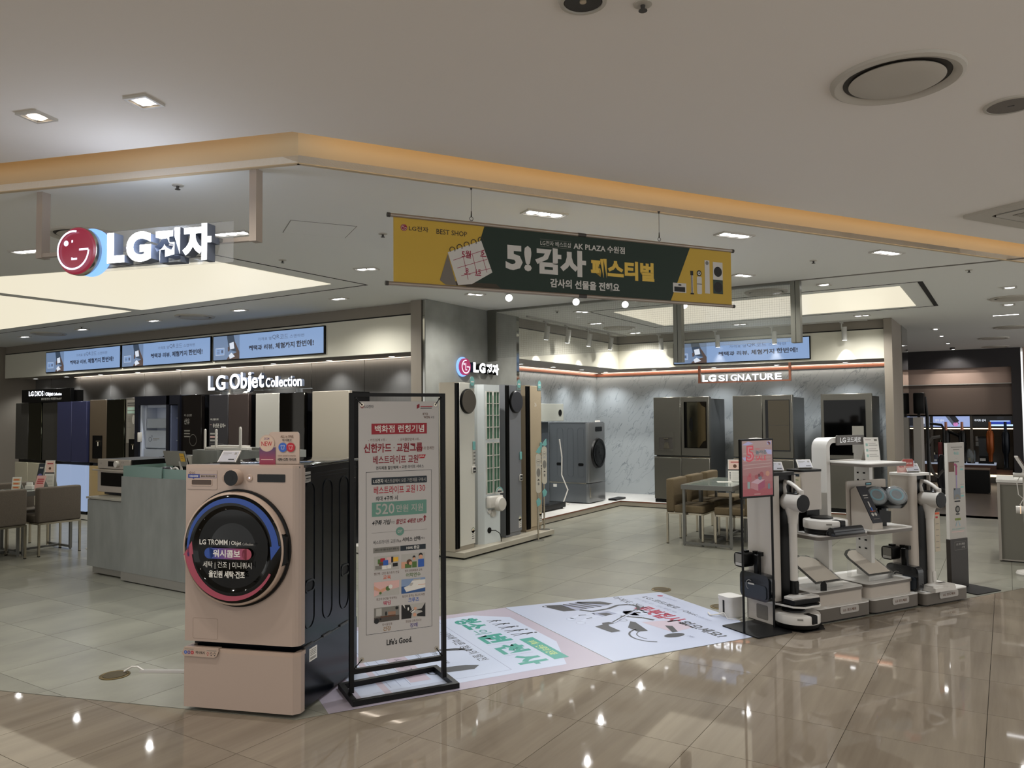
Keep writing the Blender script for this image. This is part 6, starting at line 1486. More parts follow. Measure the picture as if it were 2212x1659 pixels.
M_acw = mat('ac_cream', '#cfcdc4', 0.4); M_acg = mat('ac_grey', '#7b7d81', 0.4); M_acb = mat('ac_beige', '#ab9c84', 0.4); M_acs = mat('ac_side_cream', '#a39b8c', 0.4)
M_tagt = mat('tag_teal', '#6fa9a6', 0.5); M_tagc = glass('tag_clear', '#a9c6c4', 0.5)
def ac_tags(t, w, H, z_pull, strip=True, loc='t'):
    b = MB(); b.box(w - 0.10, w - 0.005, -0.006, -0.002, H - 0.06, H - 0.02); b.prism(circ(w - 0.052, H + 0.015, 0.045, 24, 0.062), 'y', -0.006, -0.003); b.obj('topper_tag', M_tagc, t)
    s = Sheet(); s.disc(w - 0.052, H + 0.015, 0.04, M_tagt, 1, ry=0.055); s.rect(w - 0.08, H + 0.005, w - 0.024, H + 0.02, P_white, 2); s.rect(w - 0.085, H - 0.045, w - 0.02, H - 0.035, P_grey, 1); s.obj('topper_print', t, at=(0, -0.0065, 0))
    b = MB(); b.box(w - 0.05, w - 0.0, -0.012, -0.004, z_pull - 0.05, z_pull + 0.05, 0.006, 1); b.obj('hanging_ribbon', M_tagt, t)
    b = MB(); b.box(w - 0.065, w + 0.005, -0.016, -0.004, z_pull - 0.32, z_pull - 0.24, 0.004, 1); b.obj('price_display', M_wplastic, t)
    s = Sheet(); s.rect(w - 0.057, z_pull - 0.31, w - 0.003, z_pull - 0.25, P_black, 1); s.rect(w - 0.05, z_pull - 0.29, w - 0.012, z_pull - 0.275, P_lgrey, 2)
    if strip:
        for i in range(4): s.rect(w - 0.05, z_pull - 0.09 - 0.04 * i, w - 0.01, z_pull - 0.07 - 0.04 * i, P_grey, 1)
    s.obj('price_print', t, at=(0, -0.0165, 0))
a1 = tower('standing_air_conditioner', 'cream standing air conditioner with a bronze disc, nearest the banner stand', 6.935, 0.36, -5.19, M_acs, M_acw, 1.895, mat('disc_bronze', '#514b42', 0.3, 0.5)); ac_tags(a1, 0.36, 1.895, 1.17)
a3 = tower('standing_air_conditioner', 'grey standing air conditioner with a dark grey disc, third of the row', 8.06, 0.345, -5.25, M_acg, mat('ac_grey_front', '#74767b', 0.35), 1.90, mat('disc_grey', '#3d3e44', 0.3, 0.3)); ac_tags(a3, 0.345, 1.90, 1.0, False)
a4 = tower('standing_air_conditioner', 'beige standing air conditioner without disc, farthest of the row', 8.575, 0.375, -5.27, M_acb, M_acb, 1.905, None, 0.30, 0.10); ac_tags(a4, 0.375, 1.905, 1.10)
s = Sheet(); s.text('26', 0.20, 1.63, 0.25, 1.68, P_white, 1); s.ring(0.23, 1.60, 0.127, 0.129, mat('ac_ring_line', '#b8ab95', 0.5), 1, n=40); s.obj('digits', a4, at=(0, -0.0006, 0))
# opened unit showing its filters
t = thing('opened_air_conditioner', 'white standing air conditioner turned round to show green filters and a hose port', 'air conditioner', (-5.215, 7.52, AP), 86)
b = MB(); b.prism([(0.0, 0.0), (0.30, 0.0), (0.33, 0.05), (0.33, 0.27), (0.23, 0.34), (0.05, 0.34), (-0.05, 0.22), (-0.05, 0.06)], 'z', 0.0, 1.885); b.obj('body', mat('ac_open_white', '#cdd3d4', 0.4), t)
M_filt = mat('filter_green', '#3f6650', 0.7)
for j, (z0, z1) in enumerate(((1.235, 1.80), (0.59, 1.19))):
    for i in range(2):
        x0 = 0.035 + 0.135 * i
        b = MB(); b.box(x0, x0 + 0.105, -0.012, 0.002, z0, z1); fl = b.obj('filter', M_filt, t)
        b = MB(); b.box(x0 - 0.004, x0 + 0.0, -0.018, 0.0, z0 - 0.004, z1 + 0.004); b.box(x0 + 0.105, x0 + 0.109, -0.018, 0.0, z0 - 0.004, z1 + 0.004); b.box(x0 + 0.050, x0 + 0.055, -0.018, -0.012, z0, z1)
        for k in range(5): b.box(x0, x0 + 0.105, -0.018, -0.012, z0 + (z1 - z0) * k / 4 - 0.004, z0 + (z1 - z0) * k / 4 + 0.004)
        b.obj('filter_grid', M_wplastic, fl)
b = MB(); b.box(0.02, 0.285, -0.07, 0.0, 0.42, 0.56, 0.02, 3); b.lathe([(0.001, -0.12), (0.075, -0.115), (0.085, -0.10), (0.085, -0.05), (0.001, -0.05)], (0.20, 0, 0.46), 36, 'y'); b.obj('water_tank', M_wplastic, t)
b = MB(); b.prism(circ(0.215, 0.585, 0.075, 24, None, 0, 180), 'y', -0.06, -0.055); b.obj('topper_tag', M_wplastic, t)
s = Sheet(); s.ring(0.215, 0.59, 0.055, 0.07, M_tagt, 1, 10, 170); s.rect(0.175, 0.60, 0.255, 0.615, P_navy, 1); s.obj('topper_print', t, at=(0, -0.0605, 0))
b = MB(); b.cyl((0.08, 0.0, 0.375), (0.08, -0.02, 0.375), 0.025, n=20); b.cyl((0.145, 0, 0.35), (0.145, -0.03, 0.35), 0.045, 0.04, 20); b.obj('drain_port', M_wplastic, t)
b = MB(); b.cyl((0.085, 0.002, 0.155), (0.085, -0.008, 0.155), 0.034, n=24); b.obj('cable_port', M_black, t)
b = MB(); b.tube([(0.10, -0.004, 0.15), (0.17, -0.03, 0.145), (0.22, -0.05, 0.11), (0.245, -0.06, 0.05), (0.25, -0.05, 0.003)], 0.005, 6); b.obj('cord', M_black, t)
s = Sheet(); s.rect(-0.0, 0.0, 0.055, 0.16, mat('label_grey', '#73757a', 0.5), 1); [s.rect(0.008, 0.02 + 0.02 * i, 0.047, 0.03 + 0.02 * i, P_lgrey, 2) for i in range(6)]
s.obj('rating_label', t, 'left', at=(-0.0502, 0.17, 0.42))
# two information wands standing before them
def wand(x, y, z, label, h=1.2):
    t = thing('wand_sign', label, 'sign', (x, y, z), 62)
    b = MB(); b.cyl((0, 0, 0.008), (0, 0, 0.62), 0.011, n=14); b.obj('pole', M_chrome, t)
    b = MB(); b.lathe([(0.001, 0.0), (0.075, 0.0), (0.075, 0.004), (0.03, 0.010), (0.001, 0.010)], n=28); b.obj('foot', glass('clear_foot', '#9a9a92', 0.3), t)
    b = MB(); b.prism(rrect(-0.038, 0.038, 0.60, 1.10, 0.0375, 8), 'y', -0.018, -0.010); b.obj('plate', M_ivory, t)
    s = Sheet(); s.ring(0, 1.0, 0.028, 0.031, P_grey, 1); s.rect(-0.02, 0.995, 0.02, 1.005, P_grey, 1); s.rect(-0.022, 0.94, 0.022, 0.965, P_lgrey, 1); s.disc(0, 0.86, 0.028, P_grey, 1, ry=0.055); s.poly([(-.02, .76), (.02, .76), (0, .78)], P_black, 1); s.rect(-.012, .70, .012, .735, P_grey, 1)
    s.obj('print', t, at=(0, -0.0185, 0))
    b = MB(); b.prism([(-0.035, 0.50), (0.0, 0.54), (0.035, 0.50), (0.02, 0.45), (-0.02, 0.43)], 'y', -0.022, -0.012); b.prism([(-0.035, 1.12), (0.0, 1.17), (0.03, 1.20), (0.035, 1.12), (0.01, 1.10)], 'y', -0.022, -0.012); b.obj('ribbon', M_tagt, t)
    return t
wand(-5.065, 8.50, 0.0, 'oval information sign on a slim pole standing on the floor before the beige air conditioner')
wand(-5.20, 8.885, AP, 'oval information sign on a slim pole at the far end of the air conditioner platform')

# ================================================================== MARBLE BAY
PM = 0.0925
M_wsilver = mat('washer_silver', '#6f7377', 0.33, 0.75)
M_wsilver2 = mat('washer_silver_front', '#7d7f80', 0.3, 0.75)
t = thing('washing_machine', 'silver wash tower with black round door standing on the marble platform', 'washing machine', (-5.93, 11.64, PM), 90)
b = MB(); b.box(0.01, 0.60, 0.06, 0.77, 0.345, 1.355); b.box(0.01, 0.60, 0.06, 0.77, 0.015, 0.335); b.obj('body', M_wsilver, t)
b = MB(); b.box(0.0, 0.612, 0.0, 0.062, 0.345, 1.36, 0.008, 2); fp = b.obj('front_panel', M_wsilver2, t)
b = MB(); b.box(0.0, 0.612, 0.0, 0.062, 0.015, 0.335, 0.008, 2); b.obj('drawer_front', M_wsilver2, t)
b = MB(); b.box(0.005, 0.608, 0.02, 0.77, 1.356, 1.372); b.obj('lid', M_wsilver, t)
b = MB(); b.cyl((0.33, 0.0, 0.84), (0.33, -0.03, 0.84), 0.26, 0.25, 56); d = b.obj('door', M_black, t)
b = MB(); b.lathe([(0.235, -0.0301), (0.20, -0.036), (0.15, -0.02), (0.001, -0.035)], (0.33, 0, 0.84), 56, 'y'); b.obj('door_glass', M_gloss, d)
b = MB(); b.prism(rrect(0.24, 0.50, 1.21, 1.29, 0.02, 4), 'y', -0.003, 0.003); b.obj('display', M_gloss, t)
b = MB(); b.prism(rrect(0.018, 0.045, 0.10, 0.27, 0.01, 4), 'y', -0.006, 0.002); b.obj('grip', M_chrome, t)
for v in (0.16, 0.36, 0.56):
    o_ = [(v + math.cos(R(a)) * .06, 0.50 + math.sin(R(a)) * .06) for a in range(180, 361, 20)] + [(v + math.cos(R(a)) * .06, 1.23 + math.sin(R(a)) * .05) for a in range(0, 181, 20)]
    i_ = [(v + (p[0] - v) * 0.92, 0.86 + (p[1] - 0.86) * 0.99) for p in o_]
    b = MB(); b.ringprism(o_, i_, 'x', 0.006, 0.0105); b.obj('pressed_ridge', M_wsilver, t)
for v in (0.16, 0.58):
    b = MB(); b.prism(rrect(v - 0.05, v + 0.05, 0.63, 0.68, 0.022, 5), 'x', 0.006, 0.0102); b.obj('side_handle', M_black, t)
b = MB(); b.box(0.006, 0.011, 0.06, 0.77, 0.332, 0.348); b.obj('joint_strip', M_chrome, t)
s = Sheet(); s.rect(-0.70, 0.26, -0.63, 0.31, P_white, 1); s.obj('rating_label', t, 'left', at=(0.0098, 0, 0))
b = MB(); b.prism([(0.30, 1.372), (0.50, 1.372), (0.49, 1.40), (0.31, 1.40)], 'y', 0.03, 0.034); b.obj('price_card', P_white, t)
t = thing('black_display_base', 'flat black display base on the marble platform beside the silver wash tower', 'base', (-6.02, 10.14, PM), 90)
b = MB(); b.box(0, 0.84, 0.0, 0.55, 0.02, 0.10, 0.006, 1); b.obj('board', M_black, t); b = MB(); [b.cyl((x, y, 0), (x, y, 0.021), 0.02, n=10) for x in (0.05, 0.79) for y in (0.05, 0.5)]; b.obj('foot', M_dgrey, t)
t = thing('wall_display_unit', 'grey box with a round black opening on a black post above the black base', 'display unit', (-6.00, 10.12, PM + 0.10), 90)
b = MB(); b.box(0.02, 0.16, 0.05, 0.12, 0.0, 1.68); b.obj('post', M_black, t)
b = MB(); b.box(0.0, 0.78, 0.0, 0.30, 1.30, 1.575, 0.005, 1); bx_ = b.obj('box', mat('unit_grey', '#83857f', 0.4), t)
b = MB(); b.cyl((0.66, 0.0, 1.435), (0.66, -0.008, 1.435), 0.05, n=28); b.obj('opening', M_black, bx_)
b = MB(); b.box(0.17, 0.46, 0.10, 0.38, 0.0, 1.29); b.obj('column', mat('unit_slate', '#4d545c', 0.3, 0.4), t)
t = thing('hose_bundle', 'thin white hose bundle hanging beside the silver wash tower', 'hose', (-6.25, 11.2, PM))
b = MB(); b.tube([(0, 0, 1.1), (0.02, 0.04, 0.8), (-0.02, 0.1, 0.5), (0.05, 0.18, 0.25), (0.0, 0.12, 0.05), (0.06, 0.2, 0.004)], 0.011, 7); b.obj('hose', M_wplastic, t)
t = thing('side_base', 'flat black tray on the marble platform right of the silver wash tower', 'base', (-5.90, 12.30, PM))
b = MB(); b.box(0.0, 0.15, 0.0, 0.40, 0, 0.03); b.obj('board', M_black, t)

M_sfr = mat('premium_fridge_steel', '#6c6a63', 0.34, 0.8); M_sfs = mat('premium_fridge_side', '#5d6062', 0.4, 0.6); M_sgl = mat('premium_fridge_mirror', '#6e6a5c', 0.06, 1.0); M_sbrown = mat('premium_fridge_brown_glass', '#433d31', 0.10, 0.6)
def sfridge(x0, w, label, doors, split=0.78, H=1.785):
    t = thing('refrigerator', label, 'refrigerator', (x0, 12.46, PM), 0, 'steel refrigerators of the marble bay')
    b = MB(); b.box(0.01, w - 0.01, 0.09, 0.86, 0.03, H - 0.035); b.box(0.02, w - 0.02, 0.15, 0.8, 0.0, 0.031); b.box(w - 0.16, w - 0.03, 0.05, 0.2, H - 0.035, H - 0.008); b.obj('body', M_sfs, t)
    n = doors; dw = w / n
    for k in range(n):
        for a, c in ((split + 0.018, H), (0.06, split - 0.018)):
            b = MB(); b.box(k * dw + 0.003, (k + 1) * dw - 0.003, 0.0, 0.08, a, c, 0.006, 1); d = b.obj('door', M_sfr, t)
            if a > 0.5 and k == n - 1: d['upper'] = 1
    b = MB(); b.box(0.0, w, 0.01, 0.05, split - 0.016, split - 0.003); b.obj('handle', M_chrome, t)
    b = MB(); b.box(0.01, w - 0.01, 0.012, 0.09, 0.0, 0.055); b.obj('kick_plate', M_black, t)
    b = MB(); b.box(w * 0.55, w - 0.12, 0.004, 0.008, split - 0.075, split - 0.03); return t
t = sfridge(-5.105, 0.975, 'steel four-door fridge with water dispenser and mirror door, left of three', 2)
dl = [c for c in t.children if c.name.startswith('door')]
b = MB(); b.box(0.545, 0.935, -0.004, 0.002, 0.93, 1.70); b.obj('glass_border', M_gloss, dl[2])
b = MB(); b.prism([(0.60, 0.94), (0.80, 0.94), (0.87, 1.04), (0.915, 1.06), (0.915, 1.60), (0.85, 1.64), (0.82, 1.69), (0.60, 1.69)], 'y', -0.0048, -0.004); b.obj('mirror_pane', M_sgl, dl[2])
b = MB(); b.prism(circ(0.67, 1.32, 0.032, 24, 0.12), 'y', -0.0058, -0.0049); b.obj('knock_mark', M_black, dl[2])
b = MB(); b.ringprism([(0.08, 0.88), (0.36, 0.88), (0.36, 1.20), (0.08, 1.20)], [(0.10, 0.90), (0.34, 0.90), (0.34, 1.10), (0.10, 1.10)], 'y', -0.006, 0.0); b.obj('dispenser', M_sfr, dl[0])
b = MB(); b.box(0.10, 0.34, -0.002, 0.001, 0.90, 1.10); b.obj('dispenser_recess', M_dgrey, dl[0])
b = MB(); b.prism([(0.17, 0.91), (0.29, 0.91), (0.26, 1.02), (0.20, 1.02)], 'y', -0.008, -0.002); b.box(0.19, 0.27, -0.02, -0.002, 1.075, 1.09); b.obj('dispenser_lever', M_chrome, dl[0])
t = sfridge(-3.74, 0.94, 'steel fridge with a brown glass window door, behind the display screen, middle of three', 2)
dl = [c for c in t.children if c.name.startswith('door')]
b = MB(); b.box(0.52, 0.895, -0.004, 0.002, 0.90, 1.71); b.obj('glass_border', M_gloss, dl[2])
b = MB(); b.box(0.565, 0.885, -0.0048, -0.004, 0.92, 1.70); b.obj('window', M_sbrown, dl[2])
b = MB(); b.box(0.565, 0.885, -0.0056, -0.0048, 1.305, 1.31); b.obj('window_bar', M_dgrey, dl[2])
t = sfridge(-2.39, 0.72, 'steel single-door fridge with a large black glass door, right of three', 1)
dl = [c for c in t.children if c.name.startswith('door')]
b = MB(); b.box(0.045, 0.63, -0.004, 0.002, 0.86, 1.69); b.obj('window', M_gloss, dl[0])
s = Sheet(); s.rect(0.44, 0.90, 0.60, 1.30, mat('fridge_notice', '#8d8b84', 0.6), 1); [s.rect(0.46, 1.0 + 0.03 * i, 0.56, 1.01 + 0.03 * i, P_grey, 2) for i in range(6)]; s.obj('notice', t, at=(0, -0.0045, 0))
# copper bracket sign
t = thing('copper_bracket_sign', 'glowing white letters in a copper bracket hanging below the wide screen', 'sign', (-4.335, 12.57, 0))
b = MB(); b.box(0, 0.035, -0.02, 0.02, 2.10, 2.392); b.box(1.465, 1.50, -0.02, 0.02, 2.10, 2.392); b.box(0.035, 1.465, -0.02, 0.02, 2.10, 2.122); b.obj('bracket', M_copper, t)
letters3d('LG', [(0.075, 2.124, 0.165, 2.232), (0.180, 2.124, 0.305, 2.234)], 0.03, G_face, M_side, t, at=(0, -0.005, 0), bold=0.04)
xs = [0.35 + 0.118 * i for i in range(9)]
for i, ch in enumerate('SIGNATURE'):
    w_ = 0.025 if ch == 'I' else 0.10
    off = {0: 0, 1: 0.005, 2: -0.05, 3: -0.05, 4: -0.05, 5: -0.055, 6: -0.05, 7: -0.05, 8: -0.05}[i]
    letters3d(ch, [(xs[i] + off * 0.75, 2.126, xs[i] + off * 0.75 + w_, 2.226)], 0.03, G_face, M_side, t, at=(0, -0.005, 0), bold=0.012)

# ================================================================== RIGHT TABLES AND CHAIRS
M_gtop2 = mat('tabletop_pale_glass', '#8c968e', 0.06, coat=0.3)
metal_table('meeting_table', 'grey metal table with pale glass top nearest the aisle in the marble bay', -3.36, -2.73, 9.03, 9.655, 0.735, M_gtop2)
metal_table('meeting_table', 'grey metal table with pale glass top behind the nearest one in the marble bay', -3.36, -2.73, 9.675, 10.30, 0.735, M_gtop2)
g = 'block chairs at the right tables'
c2 = make_chair('dining_chair', 'brown fabric block chair on the left side of the right table, nearest the aisle', M_fabric2, g)
c2.location = (-3.345, 9.335, 0)
dup(c2, 'brown fabric block chair on the left side of the right table, second from the aisle', (-3.345, 9.965, 0))
dup(c2, 'brown fabric block chair on the left side of the right table, farthest from the aisle', (-3.345, 10.60, 0))
dup(c2, 'brown fabric block chair on the right side of the right table, nearest the aisle', (-2.745, 9.345, 0), 180)
dup(c2, 'brown fabric block chair on the right side of the right table, second from the aisle', (-2.745, 9.975, 0), 180)
dup(c2, 'brown fabric block chair standing alone behind the right table', (-2.75, 10.65, 0), 180)
card_stand('menu_board', 'tall white price board with red headline standing on the right table', -2.90, 9.72, 20, 0.17, 0.275, d_menu, 5, z=0.738)
t = thing('leaflet', 'white leaflet lying flat on the right table below the price board', 'leaflet', (-3.0, 9.60, 0.7372), 25)
b = MB(); b.box(-0.09, 0.09, -0.06, 0.06, 0, 0.003); b.obj('sheet', P_white, t)

# ================================================================== DIGITAL SIGN STAND
t = thing('display_stand', 'slim black stand with a pink sale screen on a square foot plate', 'display stand', BF(3.205, 0.095), A_EDGE)
b = MB(); b.prism(rrect(-0.01, 0.325, -0.15, 0.225, 0.012, 3), 'z', 0.0015, 0.009); b.obj('foot_plate', M_blackm, t)
for x in (0.0, 0.295):
    b = MB(); b.cyl((x, 0, 0.009), (x, 0, 1.0), 0.009, n=12); b.obj('pole', M_blackm, t)
b = MB(); b.box(-0.012, 0.312, -0.012, 0.012, 0.975, 1.408, 0.003, 1); b.obj('bezel', M_black, t)
s = Sheet(0.0004); W_, H_ = 0.296, 0.405
S = lambda n, c, e=0.42: glow('sale_' + n, c, e)
for i in range(8):
    f = i / 7; c = tuple(lin('#a8444d')[k] * (1 - f) + lin('#b89a94')[k] * f for k in range(3))
    h6 = '#%02x%02x%02x' % tuple(int(255 * (max(0, v) ** (1 / 2.2))) for v in c)
    s.rect(0, H_ * i / 8, W_, H_ * (i + 1) / 8, S('bg%d' % i, h6), 0)
s.poly([(0.0, 0.375), (0.06, 0.40), (0.11, 0.385), (0.05, 0.372)], S('lav', '#b7b4dc'), 1); s.poly([(0.0, 0.285), (0.07, 0.29), (0.09, 0.265), (0.02, 0.26)], S('lav', '#b7b4dc'), 1); s.poly([(0.22, 0.34), (0.29, 0.335), (0.29, 0.30), (0.25, 0.305)], S('lav', '#b7b4dc'), 1)
for i in range(5): s.line(0.01, 0.20 + 0.028 * i, 0.28, 0.215 + 0.022 * i, 0.004, S('pale', '#caa9a2'), 1)
s.text('5', 0.035, 0.25, 0.115, 0.37, S('red', '#c23b48', 0.55), 2, 0.07); s.text('5', 0.046, 0.262, 0.104, 0.36, S('rose', '#d98f94'), 3, -0.005)
s.text('놀라운', 0.13, 0.305, 0.24, 0.335, S('teal', '#2f6672'), 2, 0.02); s.text('SALE', 0.13, 0.258, 0.235, 0.294, S('red', '#c23b48', 0.55), 2, 0.015); s.rect(0.13, 0.342, 0.17, 0.346, S('red', '#c23b48'), 2)
s.rect(0.245, 0.375, 0.285, 0.40, S('lav', '#b7b4dc'), 2); s.disc(0.258, 0.39, 0.008, S('mar', '#6b1d2b'), 3); s.disc(0.27, 0.383, 0.009, S('mar', '#6b1d2b'), 3); s.rect(0.25, 0.372, 0.28, 0.3735, S('mar', '#6b1d2b'), 3)
s.poly([(0.075, 0.06), (0.15, 0.035), (0.15, 0.085), (0.08, 0.10)], S('box', '#b97d80'), 2); s.poly([(0.15, 0.035), (0.215, 0.06), (0.215, 0.115), (0.15, 0.085)], S('box2', '#a03a5c'), 2); s.poly([(0.08, 0.10), (0.15, 0.085), (0.215, 0.115), (0.14, 0.125)], S('box3', '#c9a3ab'), 2)
s.disc(0.17, 0.132, 0.018, S('gry', '#6f7a80'), 3); s.disc(0.185, 0.155, 0.02, S('rd2', '#a3434a'), 3); s.disc(0.135, 0.14, 0.015, S('rd2', '#a3434a'), 3); s.disc(0.16, 0.15, 0.012, S('mar', '#6b1d2b'), 4)
s.rect(0.045, 0.055, 0.07, 0.105, S('bottle', '#93a39d'), 2, 0.006); s.disc(0.065, 0.13, 0.022, S('rd3', '#b8555c'), 2); s.disc(0.072, 0.155, 0.014, S('rd3', '#b8555c'), 2); s.rect(0.245, 0.045, 0.268, 0.085, S('gry', '#6f7a80'), 2, 0.006); s.rect(0.11, 0.01, 0.17, 0.015, S('pale', '#caa9a2'), 2); s.disc(0.245, 0.16, 0.02, S('apr', '#c68a70'), 2)
s.obj('screen', t, at=(0.002, -0.0126, 0.989))

# ================================================================== CLEANER KIOSKS AND ROBOT UNITS
M_k = mat('kiosk_white', '#b3ada6', 0.38); M_k2 = mat('kiosk_beige_white', '#a9a198', 0.38); M_kw = mat('cleaner_white', '#c2bfba', 0.3); M_base = mat('unit_base_grey', '#5a544d', 0.45); M_lip = mat('unit_lip_grey', '#625d57', 0.4); M_ktop = mat('unit_top_white', '#c9c7c3', 0.35)
M_dark = mat('cleaner_dark', '#14161a', 0.18, coat=0.3); M_acr = glass('acrylic_board', '#d8d0c4', 0.8, 0.05); M_acr2 = glass('acrylic_clear', '#cfcfc9', 0.12, 0.03)
def cleaner(name, label, loc, rz, zb, ztop, group='cordless cleaners on their towers', nozz=True):
    """hand-held cordless cleaner hung upright: motor drum pointing forward, grip, tube, floor head"""
    t = thing(name, label, 'vacuum cleaner', loc, rz, group)
    zc = ztop - 0.155
    b = MB(); b.lathe([(0.001, 0.10), (0.05, 0.10), (0.062, 0.085), (0.066, 0.06), (0.068, -0.07), (0.066, -0.085)], (0, 0, zc), 36, 'y'); b.lathe([(0.066, -0.085), (0.001, -0.085)], (0, 0, zc), 36, 'y'); b.obj('motor_body', M_kw, t)
    b = MB(); b.lathe([(0.065, -0.084), (0.063, -0.090), (0.001, -0.091)], (0, 0, zc), 36, 'y'); b.obj('filter_cap', M_black, t)
    b = MB(); b.tube([(0, 0.085, zc + 0.05), (0, 0.10, zc + 0.11), (0, 0.085, zc + 0.15), (0, 0.04, zc + 0.145), (0, -0.02, zc + 0.115), (0, -0.065, zc + 0.085)], 0.0165, 10); b.box(-0.014, 0.014, -0.085, -0.05, zc + 0.055, zc + 0.10, 0.006, 2); b.obj('grip', M_kw, t)
    b = MB(); b.box(-0.03, 0.03, -0.06, 0.05, zc + 0.062, zc + 0.074, 0.005, 1); b.box(-0.012, 0.012, -0.02, 0.0, zc + 0.07, zc + 0.11); b.obj('control_plate', M_dark, t)
    b = MB(); b.lathe([(0.058, zc - 0.03), (0.05, zc - 0.07), (0.038, zc - 0.11), (0.034, zc - 0.16), (0.001, zc - 0.16)], (0, 0.02, 0), 28); b.obj('dust_bin', M_kw, t)
    b = MB(); b.cyl((0, 0.02, zb + 0.15), (0, 0.02, zc - 0.158), 0.028, 0.031, 24); b.obj('tube', M_kw, t)
    b = MB(); b.cyl((0, 0.02, zb + 0.04), (0, 0.02, zb + 0.152), 0.030, n=20); b.box(-0.02, 0.02, -0.015, 0.0, zb + 0.06, zb + 0.15, 0.006, 1); b.obj('lower_joint', M_black if nozz else M_kw, t)
    b = MB(); b.prism([(-0.135, 0.0), (-0.13, -0.105), (0.13, -0.105), (0.135, 0.0), (0.05, 0.025), (-0.05, 0.025)], 'z', zb + 0.004, zb + 0.036); hd = b.obj('floor_head', M_black if nozz else M_kw, t)
    b = MB(); b.prism([(-0.130, -0.003), (-0.128, -0.085), (0.0, -0.085), (0.04, -0.10), (0.128, -0.10), (0.130, -0.003), (0.05, 0.02), (-0.05, 0.02)], 'z', zb + 0.0362, zb + 0.052); b.obj('head_cover', M_kw, hd)
    b = MB(); b.box(0.03, 0.11, -0.03, -0.012, zb + 0.0521, zb + 0.0545); b.obj('head_mark', M_dgrey, hd)
    return t
def robot(label, loc, rz, mop=True):
    t = thing('robot_vacuum', label, 'robot vacuum', loc, rz, 'white robot cleaners')
    r = 0.163
    b = MB(); b.lathe([(0.001, 0.012), (r * 0.93, 0.012), (r * 0.97, 0.03), (r * 0.97, 0.045), (0.001, 0.045)], n=56); b.obj('skirt', M_black, t)
    b = MB(); b.lathe([(r, 0.044), (r * 1.005, 0.052), (r * 1.005, 0.098), (r * 0.985, 0.106), (r * 0.9, 0.109), (0.001, 0.110)], n=56); b.lathe([(0.001, 0.044), (r, 0.044)], n=56); b.obj('shell', M_kw, t)
    b = MB(); b.lathe([(0.085, 0.1095), (0.083, 0.122), (0.07, 0.126), (0.001, 0.127)], (0.0, 0.035, 0), 36); b.obj('top_sensor', M_black, t)
    b = MB(); b.box(-0.026, 0.026, -r * 1.03, -r * 0.5, 0.1, 0.113, 0.004, 1); b.box(-0.026, 0.026, -r * 1.03 - 0.002, -r * 0.96, 0.05, 0.112, 0.004, 1); b.obj('front_sensor', M_black, t)
    s = Sheet(); s.rect(-0.02, 0.0, 0.02, 0.012, P_grey, 1); s.obj('mark', t, at=(-0.105, -0.128, 0.08), tilt=(0, 0, R(-39)))
    if mop:
        b = MB(); b.box(-0.165, 0.165, -0.235, -0.145, 0.008, 0.045, 0.012, 2); b.cyl((-0.16, -0.19, 0.045), (0.16, -0.19, 0.045), 0.03, n=16); b.obj('mop_bar', M_dark, t)
    for x in (-0.1, 0.1):
        b = MB(); b.cyl((x - 0.01, 0, 0.02), (x + 0.01, 0, 0.02), 0.02, n=14); b.obj('wheel', M_black, t)
    return t
def mop_head(label, loc, rz):
    """large dark steam-mop head clipped upright to the side of a tower; faces local -x"""
    t = thing('steam_mop', label, 'cleaner accessory', loc, rz, 'dark mop heads clipped to the towers')
    b = MB(); b.prism(rrect(0.0, 0.30, 0.0, 0.20, 0.045, 6), 'x', -0.075, -0.01); b.obj('housing', M_dark, t)
    b = MB(); b.prism(rrect(0.02, 0.28, 0.015, 0.12, 0.03, 5), 'x', -0.082, -0.075); b.obj('lower_cover', mat('mop_slate', '#2a3038', 0.2), t)
    b = MB(); b.box(-0.06, -0.02, 0.12, 0.17, 0.19, 0.34, 0.008, 1); b.box(-0.05, -0.02, 0.10, 0.14, 0.33, 0.36); b.box(-0.05, -0.02, 0.155, 0.185, 0.32, 0.36); b.obj('joint', M_black, t)
    b = MB(); b.prism(rrect(0.19, 0.30, 0.235, 0.345, 0.03, 5), 'x', -0.13, -0.03); b.box(-0.09, -0.05, 0.22, 0.26, 0.345, 0.36); b.obj('tank', M_black, t)
    s = Sheet(); s.rect(-0.285, 0.27, -0.205, 0.335, P_grey, 1); s.rect(-0.285, 0.245, -0.205, 0.268, P_lgrey, 1); s.obj('tank_label', t, 'left', at=(-0.1302, 0, 0))
    s = Sheet(); s.ring(-0.19, 0.105, 0.035, 0.038, P_lgrey, 1, 60, 250); s.rect(-0.205, 0.11, -0.14, 0.122, P_lgrey, 1); s.obj('print', t, 'left', at=(-0.0825, 0, 0))
    return t
# ---- first kiosk
KP = BF(3.545, 0.0)
t = thing('cleaner_tower', 'white and black charging tower with robot garage, next to the display stand', 'charging tower', KP, A_EDGE, 'charging towers')
b = MB(); b.box(0.0, 0.012, 0.15, 0.42, 0.004, 0.162); b.box(0.27, 0.282, 0.15, 0.42, 0.004, 0.162); b.box(0.0, 0.282, 0.405, 0.42, 0.004, 0.162); b.obj('garage', M_k, t)
b = MB(); b.prism([(-0.0, 0.43), (0.282, 0.43), (0.30, 0.0), (0.285, -0.045), (0.245, -0.075), (0.09, -0.075), (0.03, -0.02), (0.0, 0.12)], 'z', 0.163, 0.175); b.obj('garage_roof', M_ktop, t)
b = MB(); b.prism([(0.01, 0.42), (0.275, 0.42), (0.293, 0.0), (0.28, -0.04), (0.24, -0.068), (0.095, -0.068), (0.037, -0.015), (0.01, 0.12)], 'z', 0.1752, 0.179); b.obj('garage_mat', M_black, t)
